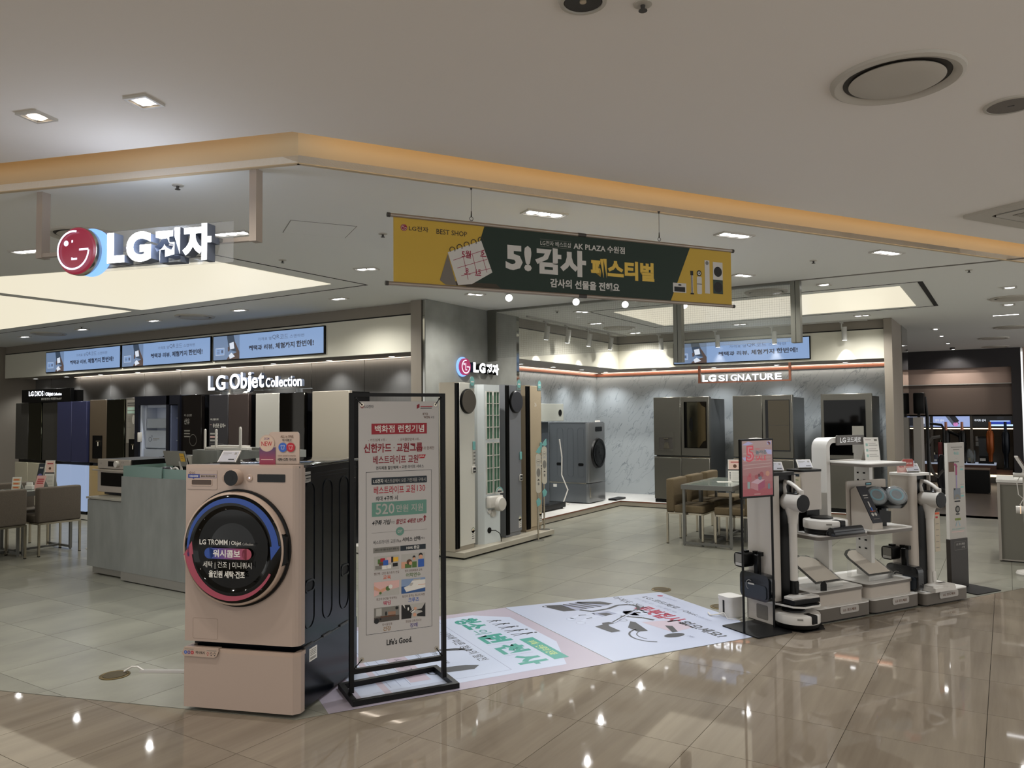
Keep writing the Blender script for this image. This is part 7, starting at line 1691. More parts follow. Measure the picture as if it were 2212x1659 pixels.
b = MB(); b.prism([(0.0, 0.40), (0.29, 0.40), (0.33, -0.02), (0.26, -0.10), (0.05, -0.10), (0.0, -0.02)], 'z', 0.0008, 0.006); b.obj('dock_mat', M_black, t)
b = MB(); b.prism(rrect(0.0, 0.10, 0.14, 0.42, 0.035, 5), 'z', 0.179, 1.12); b.box(0.09, 0.25, 0.24, 0.42, 0.179, 1.12); b.box(0.238, 0.252, 0.14, 0.42, 0.179, 1.12); b.obj('column', M_k, t)
b = MB(); b.box(0.098, 0.238, 0.17, 0.241, 0.179, 1.12); b.obj('recess', M_black, t)
b = MB(); b.prism(rrect(-0.003, 0.255, 0.137, 0.423, 0.03, 5), 'z', 1.12, 1.143); b.obj('top_cap', M_black, t)
b = MB(); b.prism(rrect(-0.32, -0.20, 0.025, 0.135, 0.012, 3), 'x', -0.001, 0.0)
b.obj('vent_panel', M_grey, t).scale = (1, -1, 1)
mop_head('dark steam mop with a slim tank clipped to the first tower beside the display stand', BF(3.544, 0.113, 0.181), A_EDGE)
cleaner('cordless_cleaner', 'white cordless cleaner hung on the first tower, behind the display stand', BF(3.545 + 0.165, 0.075), A_EDGE, 0.1795, 1.075)
robot('white robot cleaner parked on a black mat under the first tower', BF(3.682, 0.045, 0.006), A_EDGE, False)
price_tag('electronic price tag tilted on top of the first cleaner tower', BF(3.665, 0.20, 1.1435), A_EDGE - 25)
t = thing('bent_pole', 'white bent pole standing on the first tower behind the sale screen', 'pole', BF(3.60, 0.30, 1.1435), A_EDGE)
b = MB(); b.tube([(0.05, 0, 0), (0.05, 0, 0.19), (0.04, 0, 0.225), (0.01, 0, 0.245), (-0.04, 0, 0.25), (-0.12, 0, 0.245)], 0.014, 10); b.obj('pole', M_kw, t)
t = thing('cable_box', 'small white cable box on the floor behind the display stand', 'cable box', BF(3.40, 0.45), A_EDGE)
b = MB(); b.prism(rrect(0.0, 0.14, 0.0, 0.15, 0.03, 5), 'z', 0.002, 0.13); b.obj('box', M_kw, t)
b = MB(); b.prism(rrect(-0.003, 0.143, -0.003, 0.153, 0.03, 5), 'z', 0.1302, 0.16); b.obj('lid', M_kw, t)
b = MB(); b.box(-0.001, 0.002, 0.065, 0.085, 0.03, 0.135); b.obj('slot', M_black, t)
b = MB(); b.tube([(-0.003, 0.075, 0.03), (-0.05, 0.09, 0.02), (-0.08, 0.14, 0.008), (-0.05, 0.20, 0.012)], 0.006, 6); b.tube([(-0.003, 0.07, 0.035), (-0.03, 0.0, 0.006), (0.03, -0.06, 0.005), (0.12, -0.05, 0.012)], 0.003, 6); b.obj('cord', M_wplastic, t)
# ---- twin robot display unit
def base_unit(label, s0, w, seed):
    p = BF(s0, 0.0)
    t = thing('display_unit', label, 'display unit', p, A_EDGE, 'robot display units')
    b = MB(); b.prism(rrect(0.0, w, 0.0, 0.52, 0.05, 6), 'z', 0.016, 0.110); b.obj('base', M_base, t)
    b = MB(); b.prism(rrect(0.03, w - 0.03, 0.02, 0.5, 0.05, 6), 'z', 0.0, 0.0161); b.obj('recessed_base', M_black, t)
    b = MB(); b.prism(rrect(0.0, w, 0.0, 0.52, 0.05, 6), 'z', 0.1102, 0.118); b.obj('base_top', M_ktop, t)
    b = MB(); b.prism(rrect(0.012, w - 0.02, 0.05, 0.50, 0.05, 6), 'z', 0.1182, 0.205); b.obj('box', M_k2, t)
    b = MB(); b.prism(rrect(0.005, w - 0.015, 0.042, 0.505, 0.05, 6), 'z', 0.2052, 0.226); b.obj('lip', M_lip, t)
    b = MB(); b.prism(rrect(0.008, w - 0.018, 0.045, 0.502, 0.05, 6), 'z', 0.2262, 0.230); b.obj('tray', M_ktop, t)
    b = MB(); b.prism(rrect(w * 0.40, w * 0.74, 0.055, 0.108, 0.015, 4), 'y', -0.006, 0.001); pl = b.obj('name_plate', mat('plate_grey', '#a19d98', 0.4), t)
    s = Sheet(); s.text('LG 코드제로', w * 0.45, 0.070, w * 0.69, 0.092, P_brown, 1, 0.02); s.obj('lettering', pl, at=(0, -0.0065, 0))
    # sloping rounded acrylic info board
    prof = [(0.0, 0.0), (0.30, 0.0), (0.30, 0.24), (0.28, 0.29), (0.22, 0.33), (0.15, 0.345), (0.08, 0.33), (0.02, 0.29), (0.0, 0.24)]
    bd = MB(); bd.prism([(x, y) for x, y in prof], 'z', 0.0, 0.004)
    o = bd.obj('acrylic_board', M_acr2, t); o.location = (w * 0.20, 0.12, 0.27); o.rotation_euler = (R(28), 0, 0)
    bd = MB(); bd.prism([(0.15 + (x - 0.15) * 0.84, 0.17 + (y - 0.17) * 0.88) for x, y in prof], 'z', 0.0045, 0.006)
    o = bd.obj('info_sheet', M_acr, t); o.location = (w * 0.20, 0.12, 0.27); o.rotation_euler = (R(28), 0, 0)
    for a in ((w * 0.2, w * 0.2 + 0.3, 0.118, 0.122, 0.23, 0.274), (w * 0.22, w * 0.22 + 0.004, 0.3, 0.34, 0.23, 0.38), (w * 0.66, w * 0.66 + 0.004, 0.3, 0.34, 0.23, 0.38)):
        b = MB(); b.box(*a); b.obj('acrylic_foot', M_acr2, t)
    return t
u1 = base_unit('grey and white display unit with sloping acrylic board, nearest the first tower', 3.845, 0.595, 1)
b = MB(); b.prism([(0.0, 0.0), (0.05, 0.0), (0.05, 0.05), (0.04, 0.068), (0.025, 0.075), (0.01, 0.068), (0.0, 0.05)], 'y', 0.0, 0.003); o = b.obj('flag_tag', M_black, u1); o.location = (0.11, 0.065, 0.231); o.rotation_euler = (0, 0, R(-20))
u2 = base_unit('grey and white display unit with sloping acrylic board, between the other unit and second tower', 4.450, 0.572, 2)
t = thing('display_rack', 'white arched rack with shelves rising behind the robot display units', 'rack', BF(4.25, 0.0), A_EDGE)
outer = [(0.0, 0.0), (0.0, 1.30)] + [(0.085 - 0.085 * math.cos(R(a)), 1.305 + 0.085 * math.sin(R(a))) for a in (15, 30, 45, 60, 75, 90)] + [(0.455 + 0.085 * math.sin(R(a)), 1.305 + 0.085 * math.cos(R(a))) for a in (0, 15, 30, 45, 60, 75, 90)] + [(0.54, 0.0)]
inner = [(0.04, 0.0), (0.04, 1.30)] + [(0.085 - 0.045 * math.cos(R(a)), 1.305 + 0.045 * math.sin(R(a))) for a in (15, 30, 45, 60, 75, 90)] + [(0.455 + 0.045 * math.sin(R(a)), 1.305 + 0.045 * math.cos(R(a))) for a in (0, 15, 30, 45, 60, 75, 90)] + [(0.50, 0.0)]
b = MB(); b.prism(outer + inner[::-1], 'y', 0.24, 0.39); o = b.obj('arch', M_ktop, t); o.location = (0, 0, 0.0)
for v in o.data.vertices:
    if v.co.z < 0.001: v.co.z = 0.231
o.data.update()
b = MB(); b.prism(rrect(0.042, 0.498, -0.12, 0.38, 0.03, 4), 'z', 1.192, 1.20); b.obj('shelf', M_ktop, t)
b = MB(); b.prism(rrect(0.042, 0.498, -0.122, 0.38, 0.03, 4), 'z', 1.172, 1.1918); b.obj('shelf_edge', M_lip, t)
for a, c in ((-0.395, 0.165), (0.185, 0.70)):
    b = MB(); b.prism(rrect(a, c, -0.02, 0.42, 0.05, 5), 'z', 0.655, 0.664); b.obj('shelf', M_ktop, t)
    b = MB(); b.prism(rrect(a, c, -0.02, 0.42, 0.05, 5), 'z', 0.630, 0.6548); b.obj('shelf_edge', M_lip, t)
b = MB()
for z in (0.45, 0.52, 1.02, 1.08, 1.14): b.box(0.496, 0.5005, 0.28, 0.30, z, z + 0.012); b.box(0.496, 0.5005, 0.345, 0.36, z, z + 0.012)
stuff(b.obj('slot', M_black, t))
b = MB(); b.prism([(0.27 - 0.16, 1.33), (0.27 + 0.16, 1.33), (0.27 + 0.16, 1.405), (0.27 + 0.15, 1.41), (0.27 - 0.15, 1.41), (0.27 - 0.16, 1.405)], 'y', 0.225, 0.239); sg = b.obj('sign_plate', mat('rack_sign_grey', '#56524e', 0.4), t)
s = Sheet(); s.text('LG', 0.27 - 0.125, 1.350, 0.27 - 0.06, 1.392, P_bright, 1, 0.015); s.text('코드제로', 0.27 - 0.045, 1.348, 0.27 + 0.12, 1.394, P_bright, 1, 0.012); s.obj('lettering', sg, at=(0, 0.2245, 0))
def d_sheet(s, w, h):
    s.rect(0, 0, w, h, P_white, 0); s.rect(w * .1, h * .88, w * .5, h * .90, P_brown, 1); s.rect(w * .7, h * .84, w * .9, h * .93, P_grey, 1)
    for i in range(3): s.rect(w * .3, h * (.15 + .24 * i), w * .9, h * (.2 + .24 * i), P_lgrey, 1); s.rect(w * .3, h * (.25 + .24 * i), w * .8, h * (.27 + .24 * i), P_grey, 1); s.rect(w * .1, h * (.14 + .24 * i), w * .25, h * (.26 + .24 * i), mat('print_mint', '#8fb0a8', 0.6), 1)
p = BF(4.70, 0.16)
card_stand('paper_stand', 'white information sheet standing in a clear holder on the rack top shelf', p[0], p[1], A_EDGE - 20, 0.13, 0.19, d_sheet, 8, z=1.2005)
t = thing('floor_board', 'flat white board lying on the floor behind the robot display units', 'board', BF(4.1, 0.54), A_EDGE)
b = MB(); b.box(0, 0.85, 0.0, 0.22, 0.0, 0.022, 0.003, 1); b.obj('board', M_ktop, t)
# station with robot on the left shelf
t = thing('robot_station', 'white emptying station with printed side sheet on the rack left shelf', 'robot station', BF(3.925, 0.20, 0.6645), A_EDGE)
b = MB(); b.prism(rrect(0.0, 0.235, 0.0, 0.17, 0.035, 6), 'z', 0.165, 0.465); b.obj('bin', M_k, t)
b = MB(); b.box(0.01, 0.225, 0.06, 0.17, 0.0, 0.165); b.box(0.06, 0.20, 0.01, 0.06, 0.10, 0.165); b.obj('recess', M_black, t)
b = MB(); b.box(-0.004, 0.012, 0.05, 0.172, 0.0, 0.1649); b.obj('side_wall', M_ktop, t)
b = MB(); b.prism(rrect(-0.003, 0.238, -0.003, 0.173, 0.035, 6), 'z', 0.4652, 0.482); b.obj('lid', M_black, t)
s = Sheet(0.0003); s.rect(-0.16, 0.17, -0.01, 0.445, mat('print_ivory', '#b5ab97', 0.6), 1); s.rect(-0.08, 0.43, -0.02, 0.45, P_navy, 2); s.rect(-0.15, 0.40, -0.10, 0.418, P_leaf, 2); s.rect(-0.09, 0.40, -0.03, 0.405, P_leaf, 2)
for i in range(3):
    s.poly([(-.14, .33 - .06 * i), (-.11, .33 - .06 * i), (-.125, .355 - .06 * i)], P_black if i != 1 else P_orange, 2); s.ring(-.06, .34 - .06 * i, .01, .012, P_grey, 2, n=10); s.rect(-.145, .315 - .06 * i, -.10, .32 - .06 * i, P_grey, 2); s.rect(-.085, .315 - .06 * i, -.035, .32 - .06 * i, P_grey, 2)
s.obj('side_sheet', t, 'left', at=(-0.0005, 0.0, 0))
price_tag('electronic price tag tilted on top of the robot emptying station', BF(4.04, 0.26, 0.6645 + 0.4825), A_EDGE - 25)
robot('white robot cleaner with a black mop bar on the rack left shelf', BF(4.045, 0.085, 0.6645), A_EDGE - 0, True)
# accessories on the right shelf
t = thing('accessory_board', 'beige information board with dark sloping panel on the rack right shelf', 'display board', BF(4.455, 0.222, 0.6645), A_EDGE)
b = MB(); b.prism(rrect(0.0, 0.47, 0.0, 0.37, 0.012, 4), 'y', 0.0, 0.012); b.obj('board', M_k2, t)
b = MB(); b.prism([(-0.21, 0.0), (-0.012, 0.0), (-0.012, 0.30), (-0.06, 0.33), (-0.21, 0.05)], 'x', 0.03, 0.15); b.obj('wedge', M_k2, t)
b = MB(); b.prism([(-0.216, 0.052), (-0.21, 0.05), (-0.06, 0.33), (-0.066, 0.332)], 'x', 0.036, 0.144); sp = b.obj('dark_panel', mat('panel_midnight', '#171a24', 0.25), t)
s = Sheet(0.0003); s.rect(0.02, 0.23, 0.075, 0.238, P_lgrey, 1); s.rect(0.02, 0.21, 0.07, 0.216, P_lgrey, 1); s.rect(0.04, 0.13, 0.055, 0.18, P_lgrey, 1); s.rect(0.045, 0.10, 0.06, 0.13, P_blue, 1); s.rect(0.02, 0.095, 0.085, 0.10, P_orange, 1); s.disc(0.035, 0.07, 0.014, P_lgrey, 1); s.disc(0.07, 0.07, 0.014, P_lgrey, 1); s.rect(0.02, 0.03, 0.09, 0.034, P_grey, 1)
s.obj('panel_print', sp, at=(0.036, -0.2168, 0.054), tilt=(R(-28.2), 0, 0))
s = Sheet(); s.rect(0.22, 0.325, 0.295, 0.35, P_navy, 1); s.rect(0.23, 0.333, 0.285, 0.342, mat('print_aqua', '#7fb8c4', 0.6), 2); s.text('안심 스팀 물걸레 흡입구', 0.16, 0.285, 0.43, 0.308, P_brown, 1, 0.02); s.rect(0.19, 0.268, 0.42, 0.274, P_brown, 1)
s.obj('print', t, at=(0, -0.0005, 0))
t = thing('mop_pads', 'black twin-pad mop head in clear plastic wrap propped on the rack right shelf', 'cleaner accessory', BF(4.745, 0.085, 0.6645), A_EDGE)
Mx = Matrix.Translation((0, 0, 0.245)) @ Matrix.Rotation(R(-30), 4, 'Z') @ Matrix.Rotation(R(-35), 4, 'X')
b = MB(); b.prism(rrect(-0.16, 0.16, -0.085, 0.085, 0.05, 6), 'y', 0.0, 0.05); b.xf(Mx); b.obj('housing', M_dark, t)
for x in (-0.078, 0.078):
    b = MB(); b.lathe([(0.076, -0.002), (0.074, -0.02), (0.05, -0.026), (0.02, -0.022), (0.001, -0.02)], (x, 0, 0), 36, 'y'); b.xf(Mx); b.obj('pad', mat('mop_pad_grey', '#6c7478', 0.8), t)
    b = MB(); b.lathe([(0.055, -0.0265), (0.053, -0.029), (0.040, -0.028), (0.040, -0.0255), (0.055, -0.0265)], (x, 0, 0), 36, 'y'); b.xf(Mx); b.obj('pad_ring', mat('mop_ring_aqua', '#5f9fb0', 0.5), t)
    b = MB(); b.lathe([(0.084, 0.0), (0.086, -0.02), (0.07, -0.036), (0.03, -0.038), (0.001, -0.034)], (x, 0, 0), 30, 'y'); b.xf(Mx); b.obj('clear_wrap', glass('clear_wrap', '#d5dbde', 0.18, 0.1), t)
b = MB(); b.box(-0.03, 0.03, 0.02, 0.06, 0.0, 0.17); b.prism([(-0.09, 0.03), (0.05, 0.03), (0.06, 0.12), (-0.08, 0.14)], 'y', 0.0, 0.07); b.obj('joint', M_black, t)
# ---- second kiosk
KP2 = BF(5.035, 0.0)
t = thing('tower_platform', 'low grey platform with white top carrying the second cleaner tower', 'platform', KP2, A_EDGE)
b = MB(); b.prism(rrect(0.0, 0.56, -0.03, 0.46, 0.03, 5), 'z', 0.014, 0.104); b.obj('base', M_base, t)
b = MB(); b.prism(rrect(0.02, 0.54, 0.0, 0.44, 0.03, 5), 'z', 0.0, 0.0141); b.obj('recessed_base', M_black, t)
b = MB(); b.prism(rrect(0.0, 0.56, -0.03, 0.46, 0.03, 5), 'z', 0.1042, 0.112); b.obj('base_top', M_ktop, t)
b = MB(); b.prism(rrect(0.18, 0.42, 0.05, 0.104, 0.015, 4), 'y', -0.037, -0.029); pl = b.obj('name_plate', MATS['plate_grey'], t)
s = Sheet(); s.text('LG 코드제로', 0.22, 0.066, 0.38, 0.088, P_brown, 1, 0.02); s.obj('lettering', pl, at=(0, -0.0375, 0))
t = thing('cleaner_tower', 'ivory charging tower with white lid, second from the display stand', 'charging tower', BF(5.08, 0.0, 0.1125), A_EDGE, 'charging towers')
b = MB(); b.prism(rrect(0.0, 0.10, 0.10, 0.31, 0.035, 5), 'z', 0.0, 0.945); b.box(0.09, 0.25, 0.20, 0.31, 0.0, 0.945); b.box(0.243, 0.252, 0.10, 0.31, 0.0, 0.945); b.obj('column', M_k2, t)
b = MB(); b.box(0.098, 0.243, 0.13, 0.201, 0.0, 0.945); b.obj('recess', M_black, t)
b = MB(); b.prism(rrect(-0.005, 0.257, 0.095, 0.315, 0.03, 5), 'z', 0.945, 0.965); b.obj('lid', M_ktop, t)
cl2 = cleaner('cordless_cleaner', 'white cordless cleaner with a paper tag hung on the second tower', BF(5.08 + 0.165, 0.035), A_EDGE, 0.1125, 1.015, nozz=False)
b = MB(); b.box(0.035, 0.10, 0.0, 0.002, 0.42, 0.75); b.obj('paper_tag', mat('tag_paper', '#a99f8d', 0.6), cl2)
s = Sheet(); s.rect(0.04, 0.73, 0.095, 0.748, P_orange, 1); s.rect(0.045, 0.70, 0.075, 0.715, P_red, 1); [s.rect(0.045, 0.45 + 0.05 * i, 0.085, 0.455 + 0.05 * i, P_grey, 1) for i in range(5)]; s.obj('tag_print', cl2, at=(0, -0.0005, 0))
mop_head('dark steam mop clipped to the ivory second tower', BF(5.079, -0.0, 0.118), A_EDGE)
price_tag('electronic price tag tilted on top of the second cleaner tower', BF(5.22, 0.17, 1.078), A_EDGE - 25)
t = thing('topper_sign', 'pink and red new-product topper sign on the second cleaner tower', 'sign', BF(5.10, 0.24, 1.078), A_EDGE - 20)
b = MB(); b.prism([(0.0, 0.0), (0.15, 0.0), (0.15, 0.10), (0.14, 0.115), (0.06, 0.115), (0.045, 0.10), (0.03, 0.09), (0.0, 0.06)], 'y', 0.0, 0.004); b.obj('plate', mat('topper_pink', '#b98f88', 0.5), t)
s = Sheet(); s.rect(0.05, 0.055, 0.148, 0.112, mat('topper_red', '#a3463f', 0.5), 1, 0.008); s.text('코드제로', 0.085, 0.068, 0.14, 0.085, P_white, 2, 0.02); s.disc(0.04, 0.05, 0.036, mat('topper_rose', '#c2a39a', 0.5), 2); s.text('NEW', 0.017, 0.042, 0.063, 0.06, P_red, 3, 0.02); s.obj('print', t, at=(0, -0.0005, 0))
# ---- information pillar
t = thing('info_pillar', 'tall narrow white information panel in a dark brown sleeve with exploded cleaner drawing', 'information panel', BF(5.83, 0.29), A_EDGE)
b = MB(); b.prism(rrect(-0.02, 0.33, -0.26, 0.12, 0.01, 3), 'z', 0.001, 0.008); b.obj('foot_plate', M_blackm, t)
b = MB(); b.box(-0.006, 0.242, -0.022, 0.022, 0.008, 0.445, 0.003, 1); sl = b.obj('sleeve', mat('sleeve_brown', '#231d19', 0.4), t)
b = MB(); b.box(0.0, 0.236, -0.014, 0.014, 0.445, 1.312); b.obj('panel', mat('pillar_white', '#a6a29c', 0.5), t)
s = Sheet(); s.frame(0.05, 0.345, 0.215, 0.42, 0.002, P_grey, 1); s.text('LG 코드제로', 0.075, 0.385, 0.195, 0.407, P_lgrey, 1, 0.01); s.text('스팀', 0.15, 0.358, 0.195, 0.376, P_lgrey, 1); s.obj('lettering', sl, at=(0, -0.0225, 0))
s = Sheet(0.0003); s.rect(0.05, 1.268, 0.21, 1.276, P_grey, 1); s.rect(0.08, 1.246, 0.17, 1.253, P_grey, 1); s.text('하나로', 0.09, 1.20, 0.16, 1.232, MATS['tag_teal'], 1, 0.02); s.rect(0.11, 1.17, 0.135, 1.172, P_grey, 1)
s.rect(0.012, 1.05, 0.09, 1.14, P_brown, 1); s.rect(0.03, 1.135, 0.16, 1.142, P_black, 2); mag = mat('print_magenta', '#933a66', 0.6)
s.ring(0.10, 1.09, 0.015, 0.035, mag, 2, 0, 120); s.rect(0.105, 1.02, 0.128, 1.10, mag, 2); s.rect(0.109, 0.90, 0.124, 1.02, mat('print_lilac', '#8d81a5', 0.6), 2); s.rect(0.072, 0.80, 0.168, 0.90, mat('print_steel', '#6f7780', 0.6), 3); s.poly([(.072, .90), (.10, .90), (.085, .88)], P_black, 4); s.ring(0.12, .80, 0.02, 0.045, P_grey, 4, 0, 180)
s.rect(0.08, 0.775, 0.16, 0.788, P_black, 3); s.rect(0.112, 0.74, 0.128, 0.775, P_lgrey, 3); s.disc(0.12, 0.71, 0.032, P_black, 3); s.disc(0.12, 0.71, 0.02, P_grey, 4); s.rect(0.095, 0.66, 0.145, 0.672, P_black, 3); s.rect(0.115, 0.635, 0.125, 0.66, P_lgrey, 3); s.rect(0.08, 0.61, 0.16, 0.63, mat('print_olive', '#6b7a35', 0.6), 3); s.poly([(.085, .56), (.10, .56), (.115, .605), (.105, .605)], mat('print_mist', '#8fa5ae', 0.6), 3); s.poly([(.14, .56), (.155, .56), (.135, .605), (.125, .605)], MATS['print_mist'], 3)
for i, z in enumerate((1.09, 0.93, 0.85)): s.rect(0.17, z, 0.225, z + 0.003, P_grey, 1); s.rect(0.175, z - 0.03, 0.215, z - 0.015, MATS['tag_teal'], 1)
s.text('고성능 스팀 물걸레 시스템', 0.03, 0.525, 0.21, 0.54, MATS['tag_teal'], 1); s.rect(0.03, 0.505, 0.2, 0.51, P_pink, 1)
s.obj('print', t, at=(0, -0.0145, 0))
b = MB(); b.box(-0.002, 0.0, -0.0145, 0.0145, 0.446, 1.313); b.box(0.236, 0.238, -0.0145, 0.0145, 0.446, 1.313); b.obj('edge', M_kw, t)

# ================================================================== FAR RIGHT: COUNTER AND POLE DEVICE
t = thing('sales_counter', 'grey panelled counter with white top at the right picture edge', 'counter', (-0.105, 9.76, 0), 0)
b = MB(); b.box(0, 1.1, 0.02, 0.65, 0.01, 0.815); b.obj('body', mat('counter_grey_panel', '#66645b', 0.5), t)
b = MB(); b.box(-0.012, 1.11, 0.0, 0.66, 0.835, 0.868, 0.003, 1); b.obj('worktop', M_ktop, t)
b = MB(); b.box(-0.004, 0.022, 0.0, 0.66, 0.012, 0.83); b.box(0.022, 1.1, 0.012, 0.02, 0.815, 0.83); b.box(0.022, 1.1, 0.012, 0.02, 0.012, 0.025); b.obj('edge_profile', mat('counter_profile', '#98928a', 0.4, 0.3), t)
b = MB(); b.box(0.02, 1.08, 0.04, 0.6, 0.0, 0.0101); b.obj('recessed_base', M_black, t)
t = thing('paper_sheets', 'loose white sheets lying on the grey counter at the right edge', 'paper', (0.05, 9.90, 0.868)); b = MB(); b.box(0, 0.22, 0, 0.3, 0, 0.004); b.obj('sheet', P_white, t)
t = thing('pole_screen', 'white pole stand with round foot, grip and tilted screen at the right picture edge', 'screen stand', (0.135, 9.08, 0))
b = MB(); b.lathe([(0.001, 0.0), (0.10, 0.0), (0.105, 0.015), (0.095, 0.035), (0.04, 0.05), (0.001, 0.055)], n=36); b.obj('foot', M_kw, t)
b = MB(); b.cyl((0, 0, 0.05), (0, 0, 1.06), 0.022, n=20); b.obj('pole', M_kw, t)
b = MB(); b.cyl((-0.10, -0.03, 0.97), (0.06, -0.03, 0.97), 0.022, n=18); b.obj('grip', M_kw, t)
b = MB(); b.cyl((-0.085, -0.06, 0.635), (0.05, -0.06, 0.635), 0.037, n=24); b.obj('holder', M_kw, t)
b = MB(); b.lathe([(0.038, -0.05), (0.038, -0.044), (0.033, -0.044), (0.033, -0.05), (0.038, -0.05)], (0.0, -0.06, 0.635), 28, 'x'); b.obj('light_ring', glow('ring_warm', '#ffd9b0', 0.9), t)
b = MB(); b.prism([(-0.02, 1.03), (0.01, 1.03), (-0.055, 1.15), (-0.085, 1.15)], 'y', -0.15, 0.15); b.obj('screen_shell', M_kw, t)
b = MB(); b.prism([(0.010, 1.035), (0.013, 1.037), (-0.050, 1.148), (-0.055, 1.146)], 'y', -0.14, 0.14); b.obj('screen_face', M_gloss, t)
b = MB(); b.tube([(-0.02, -0.02, 1.0), (-0.07, -0.02, 0.9), (-0.06, -0.03, 0.78), (-0.02, -0.02, 0.74), (-0.05, -0.03, 0.68), (-0.03, -0.06, 0.66)], 0.004, 6); b.obj('cord', M_kw, t)

# ================================================================== FAR SHOP GOODS
def fx(px): return -1.977 + (px - 1953) * 0.00904
def fz(py): return 2.997 - (py - 760) * 0.01065
M_wood = mat('far_wood', '#4a2f22', 0.4); M_shelfw = glow('far_led', '#ffe9c8', 1.5); M_fb = mat('far_back_panel', '#5b5042', 0.6)
FY = 20.1
t = thing('wall_shelving', 'dark framed wall shelving of the far shop with lit screens on top', 'shelving', (0, FY, 0))
b = MB(); b.box(-1.98, 0.11, 0.55, 0.60, 0.0, 1.5); b.obj('back_panel', M_fb, t)
for x in (fx(1955), fx(2010), fx(2097), fx(2190)):
    b = MB(); b.box(x - 0.03, x + 0.03, 0.02, 0.55, 0.0, 1.5); b.obj('upright', mat('far_upright', '#4b453f', 0.4), t)
b = MB(); b.box(-1.98, fx(2147), 0.0, 0.55, 0.20, 0.40); b.obj('shelf_unit', M_wood, t)
b = MB(); b.box(-1.98, fx(2147), -0.02, 0.55, 0.40, 0.43); b.obj('shelf_top', glow('far_shelf_top', '#aeb8cc', 0.5), t)
b = MB(); b.box(fx(2147), 0.08, 0.1, 0.55, 0.20, 0.30); b.obj('shelf_low', M_wood, t)
b = MB(); b.box(-1.9, 0.08, 0.02, 0.05, 0.14, 0.19); b.obj('plinth_light', M_shelfw, t)
b = MB(); b.box(-1.95, 0.08, 0.06, 0.5, 0.0, 0.14); b.obj('plinth', M_dgrey, t)
for i, (p0, p1) in enumerate(((1957, 2008), (2013, 2095), (2100, 2186))):
    b = MB(); b.box(fx(p0), fx(p1), 0.02, 0.05, 1.195, 1.22); b.obj('shelf_light', M_shelfw, t)
def far_screen(label, p0, p1, draw):
    o = thing('shelf_screen', label, 'screen', (fx(p0), FY + 0.02, 1.245)); w = fx(p1) - fx(p0); h = 0.24
    b = MB(); b.box(0, w, 0, 0.05, 0, h); b.obj('bezel', M_black, o)
    s = Sheet(); draw(s, w, h); s.obj('display', o, at=(0, -0.0005, 0))
def ds1(s, w, h):
    s.rect(0, 0, w, h, glow('far_sky', '#a3b4e6', 0.7), 0); s.text('엣지 센서', 0.04, h * .5, w * .3, h * .72, G_wht, 1, 0.02); s.poly([(w * .35, h), (w * .55, h), (w * .72, h * .3), (w * .55, h * .1)], glow('far_metal', '#5f6675', 0.5), 1); s.poly([(w * .45, h), (w * .62, h), (w * .72, h * .55), (w * .6, h * .3)], glow('far_blk', '#20232b', 0.5), 2); s.disc(w * .62, h * .25, h * .2, glow('far_pinkglow', '#d98ac6', 0.7), 2); s.ring(w * .62, h * .25, h * .3, h * .45, glow('far_lav', '#b9b7f2', 0.7), 1, 0, 90)
def ds2(s, w, h):
    s.rect(0, 0, w, h, glow('far_night', '#0c0d12', 0.4), 0); s.text('라이트 센서', 0.03, h * .5, w * .32, h * .72, G_wht, 1, 0.03); s.rect(w * .42, h * .28, w * .92, h * .6, glow('far_blue', '#2340a8', 0.8), 1); s.rect(w * .42, h * .5, w * .9, h * .58, glow('far_cyan', '#bcd9ff', 1.0), 2); s.rect(w * .44, h * .08, w * .98, h * .24, glow('far_cyan', '#bcd9ff', 1.0), 1); s.rect(w * .6, h * .7, w * .75, h * .95, glow('far_blk', '#20232b', 0.5), 1)
def ds3(s, w, h):
    s.rect(0, 0, w, h, glow('far_grey', '#7d8296', 0.5), 0); s.rect(w * .05, h * .1, w * .3, h * .9, glow('far_blk', '#20232b', 0.5), 1); s.rect(w * .55, h * .3, w * .75, h * .9, G_wht, 1)
far_screen('pale blue lit screen above the far shelving, middle of three', 2014, 2094, ds1)
far_screen('dark lit screen with blue light bar above the far shelving, right of three', 2101, 2186, ds2)
far_screen('grey lit screen above the far shelving, left of three', 1958, 2007, ds3)
def stick(label, p, tip, z0, z1, col, y=FY - 0.03, kink=False):
    o = thing('stick_cleaner', label, 'vacuum cleaner', (fx(p), y + 0.05, 0.0), 0, 'stick cleaners hung in the far shop')
    m = mat('stick_' + col, {'bronze': '#7a4f35', 'orange': '#8a4518', 'navy': '#10161f', 'black': '#0c0b0c'}[col], 0.3, 0.4)
    b = MB(); b.cyl((0, 0, 1.17), (0, 0, z1), 0.032, 0.028, 12); b.obj('handle', mat('stick_tip_' + tip, {'rose': '#a2705d', 'navy': '#1a2438', 'orange': '#a05a2a'}[tip], 0.3, 0.6), o)
    b = MB(); b.lathe([(0.001, 1.17), (0.05, 1.16), (0.075, 1.08), (0.075, 0.72), (0.045, 0.64), (0.04, z0), (0.001, z0)], n=16); b.obj('body', m, o)
    if kink:
        b = MB(); b.tube([(0.05, 0, 1.15), (0.25, 0, 1.05), (0.36, 0, 0.86), (0.30, 0, 0.72), (0.08, 0, 0.68)], 0.04, 8); b.obj('grip', M_black, o)
    b = MB(); b.box(-0.06, 0.06, -0.04, 0.05, z0 - 0.03, z0 + 0.02); b.obj('floor_head', M_black, o)
stick('black stick cleaner with looped grip in the far shop, behind the white pillar panel', 2042, 'rose', 0.46, 1.36, 'black', kink=True)
stick('black stick cleaner with a rose tip in the far shop, second from left', 2077, 'rose', 0.46, 1.36, 'black')
stick('orange stick cleaner hung at the far shop wall', 2136, 'orange', 0.46, 1.36, 'orange')
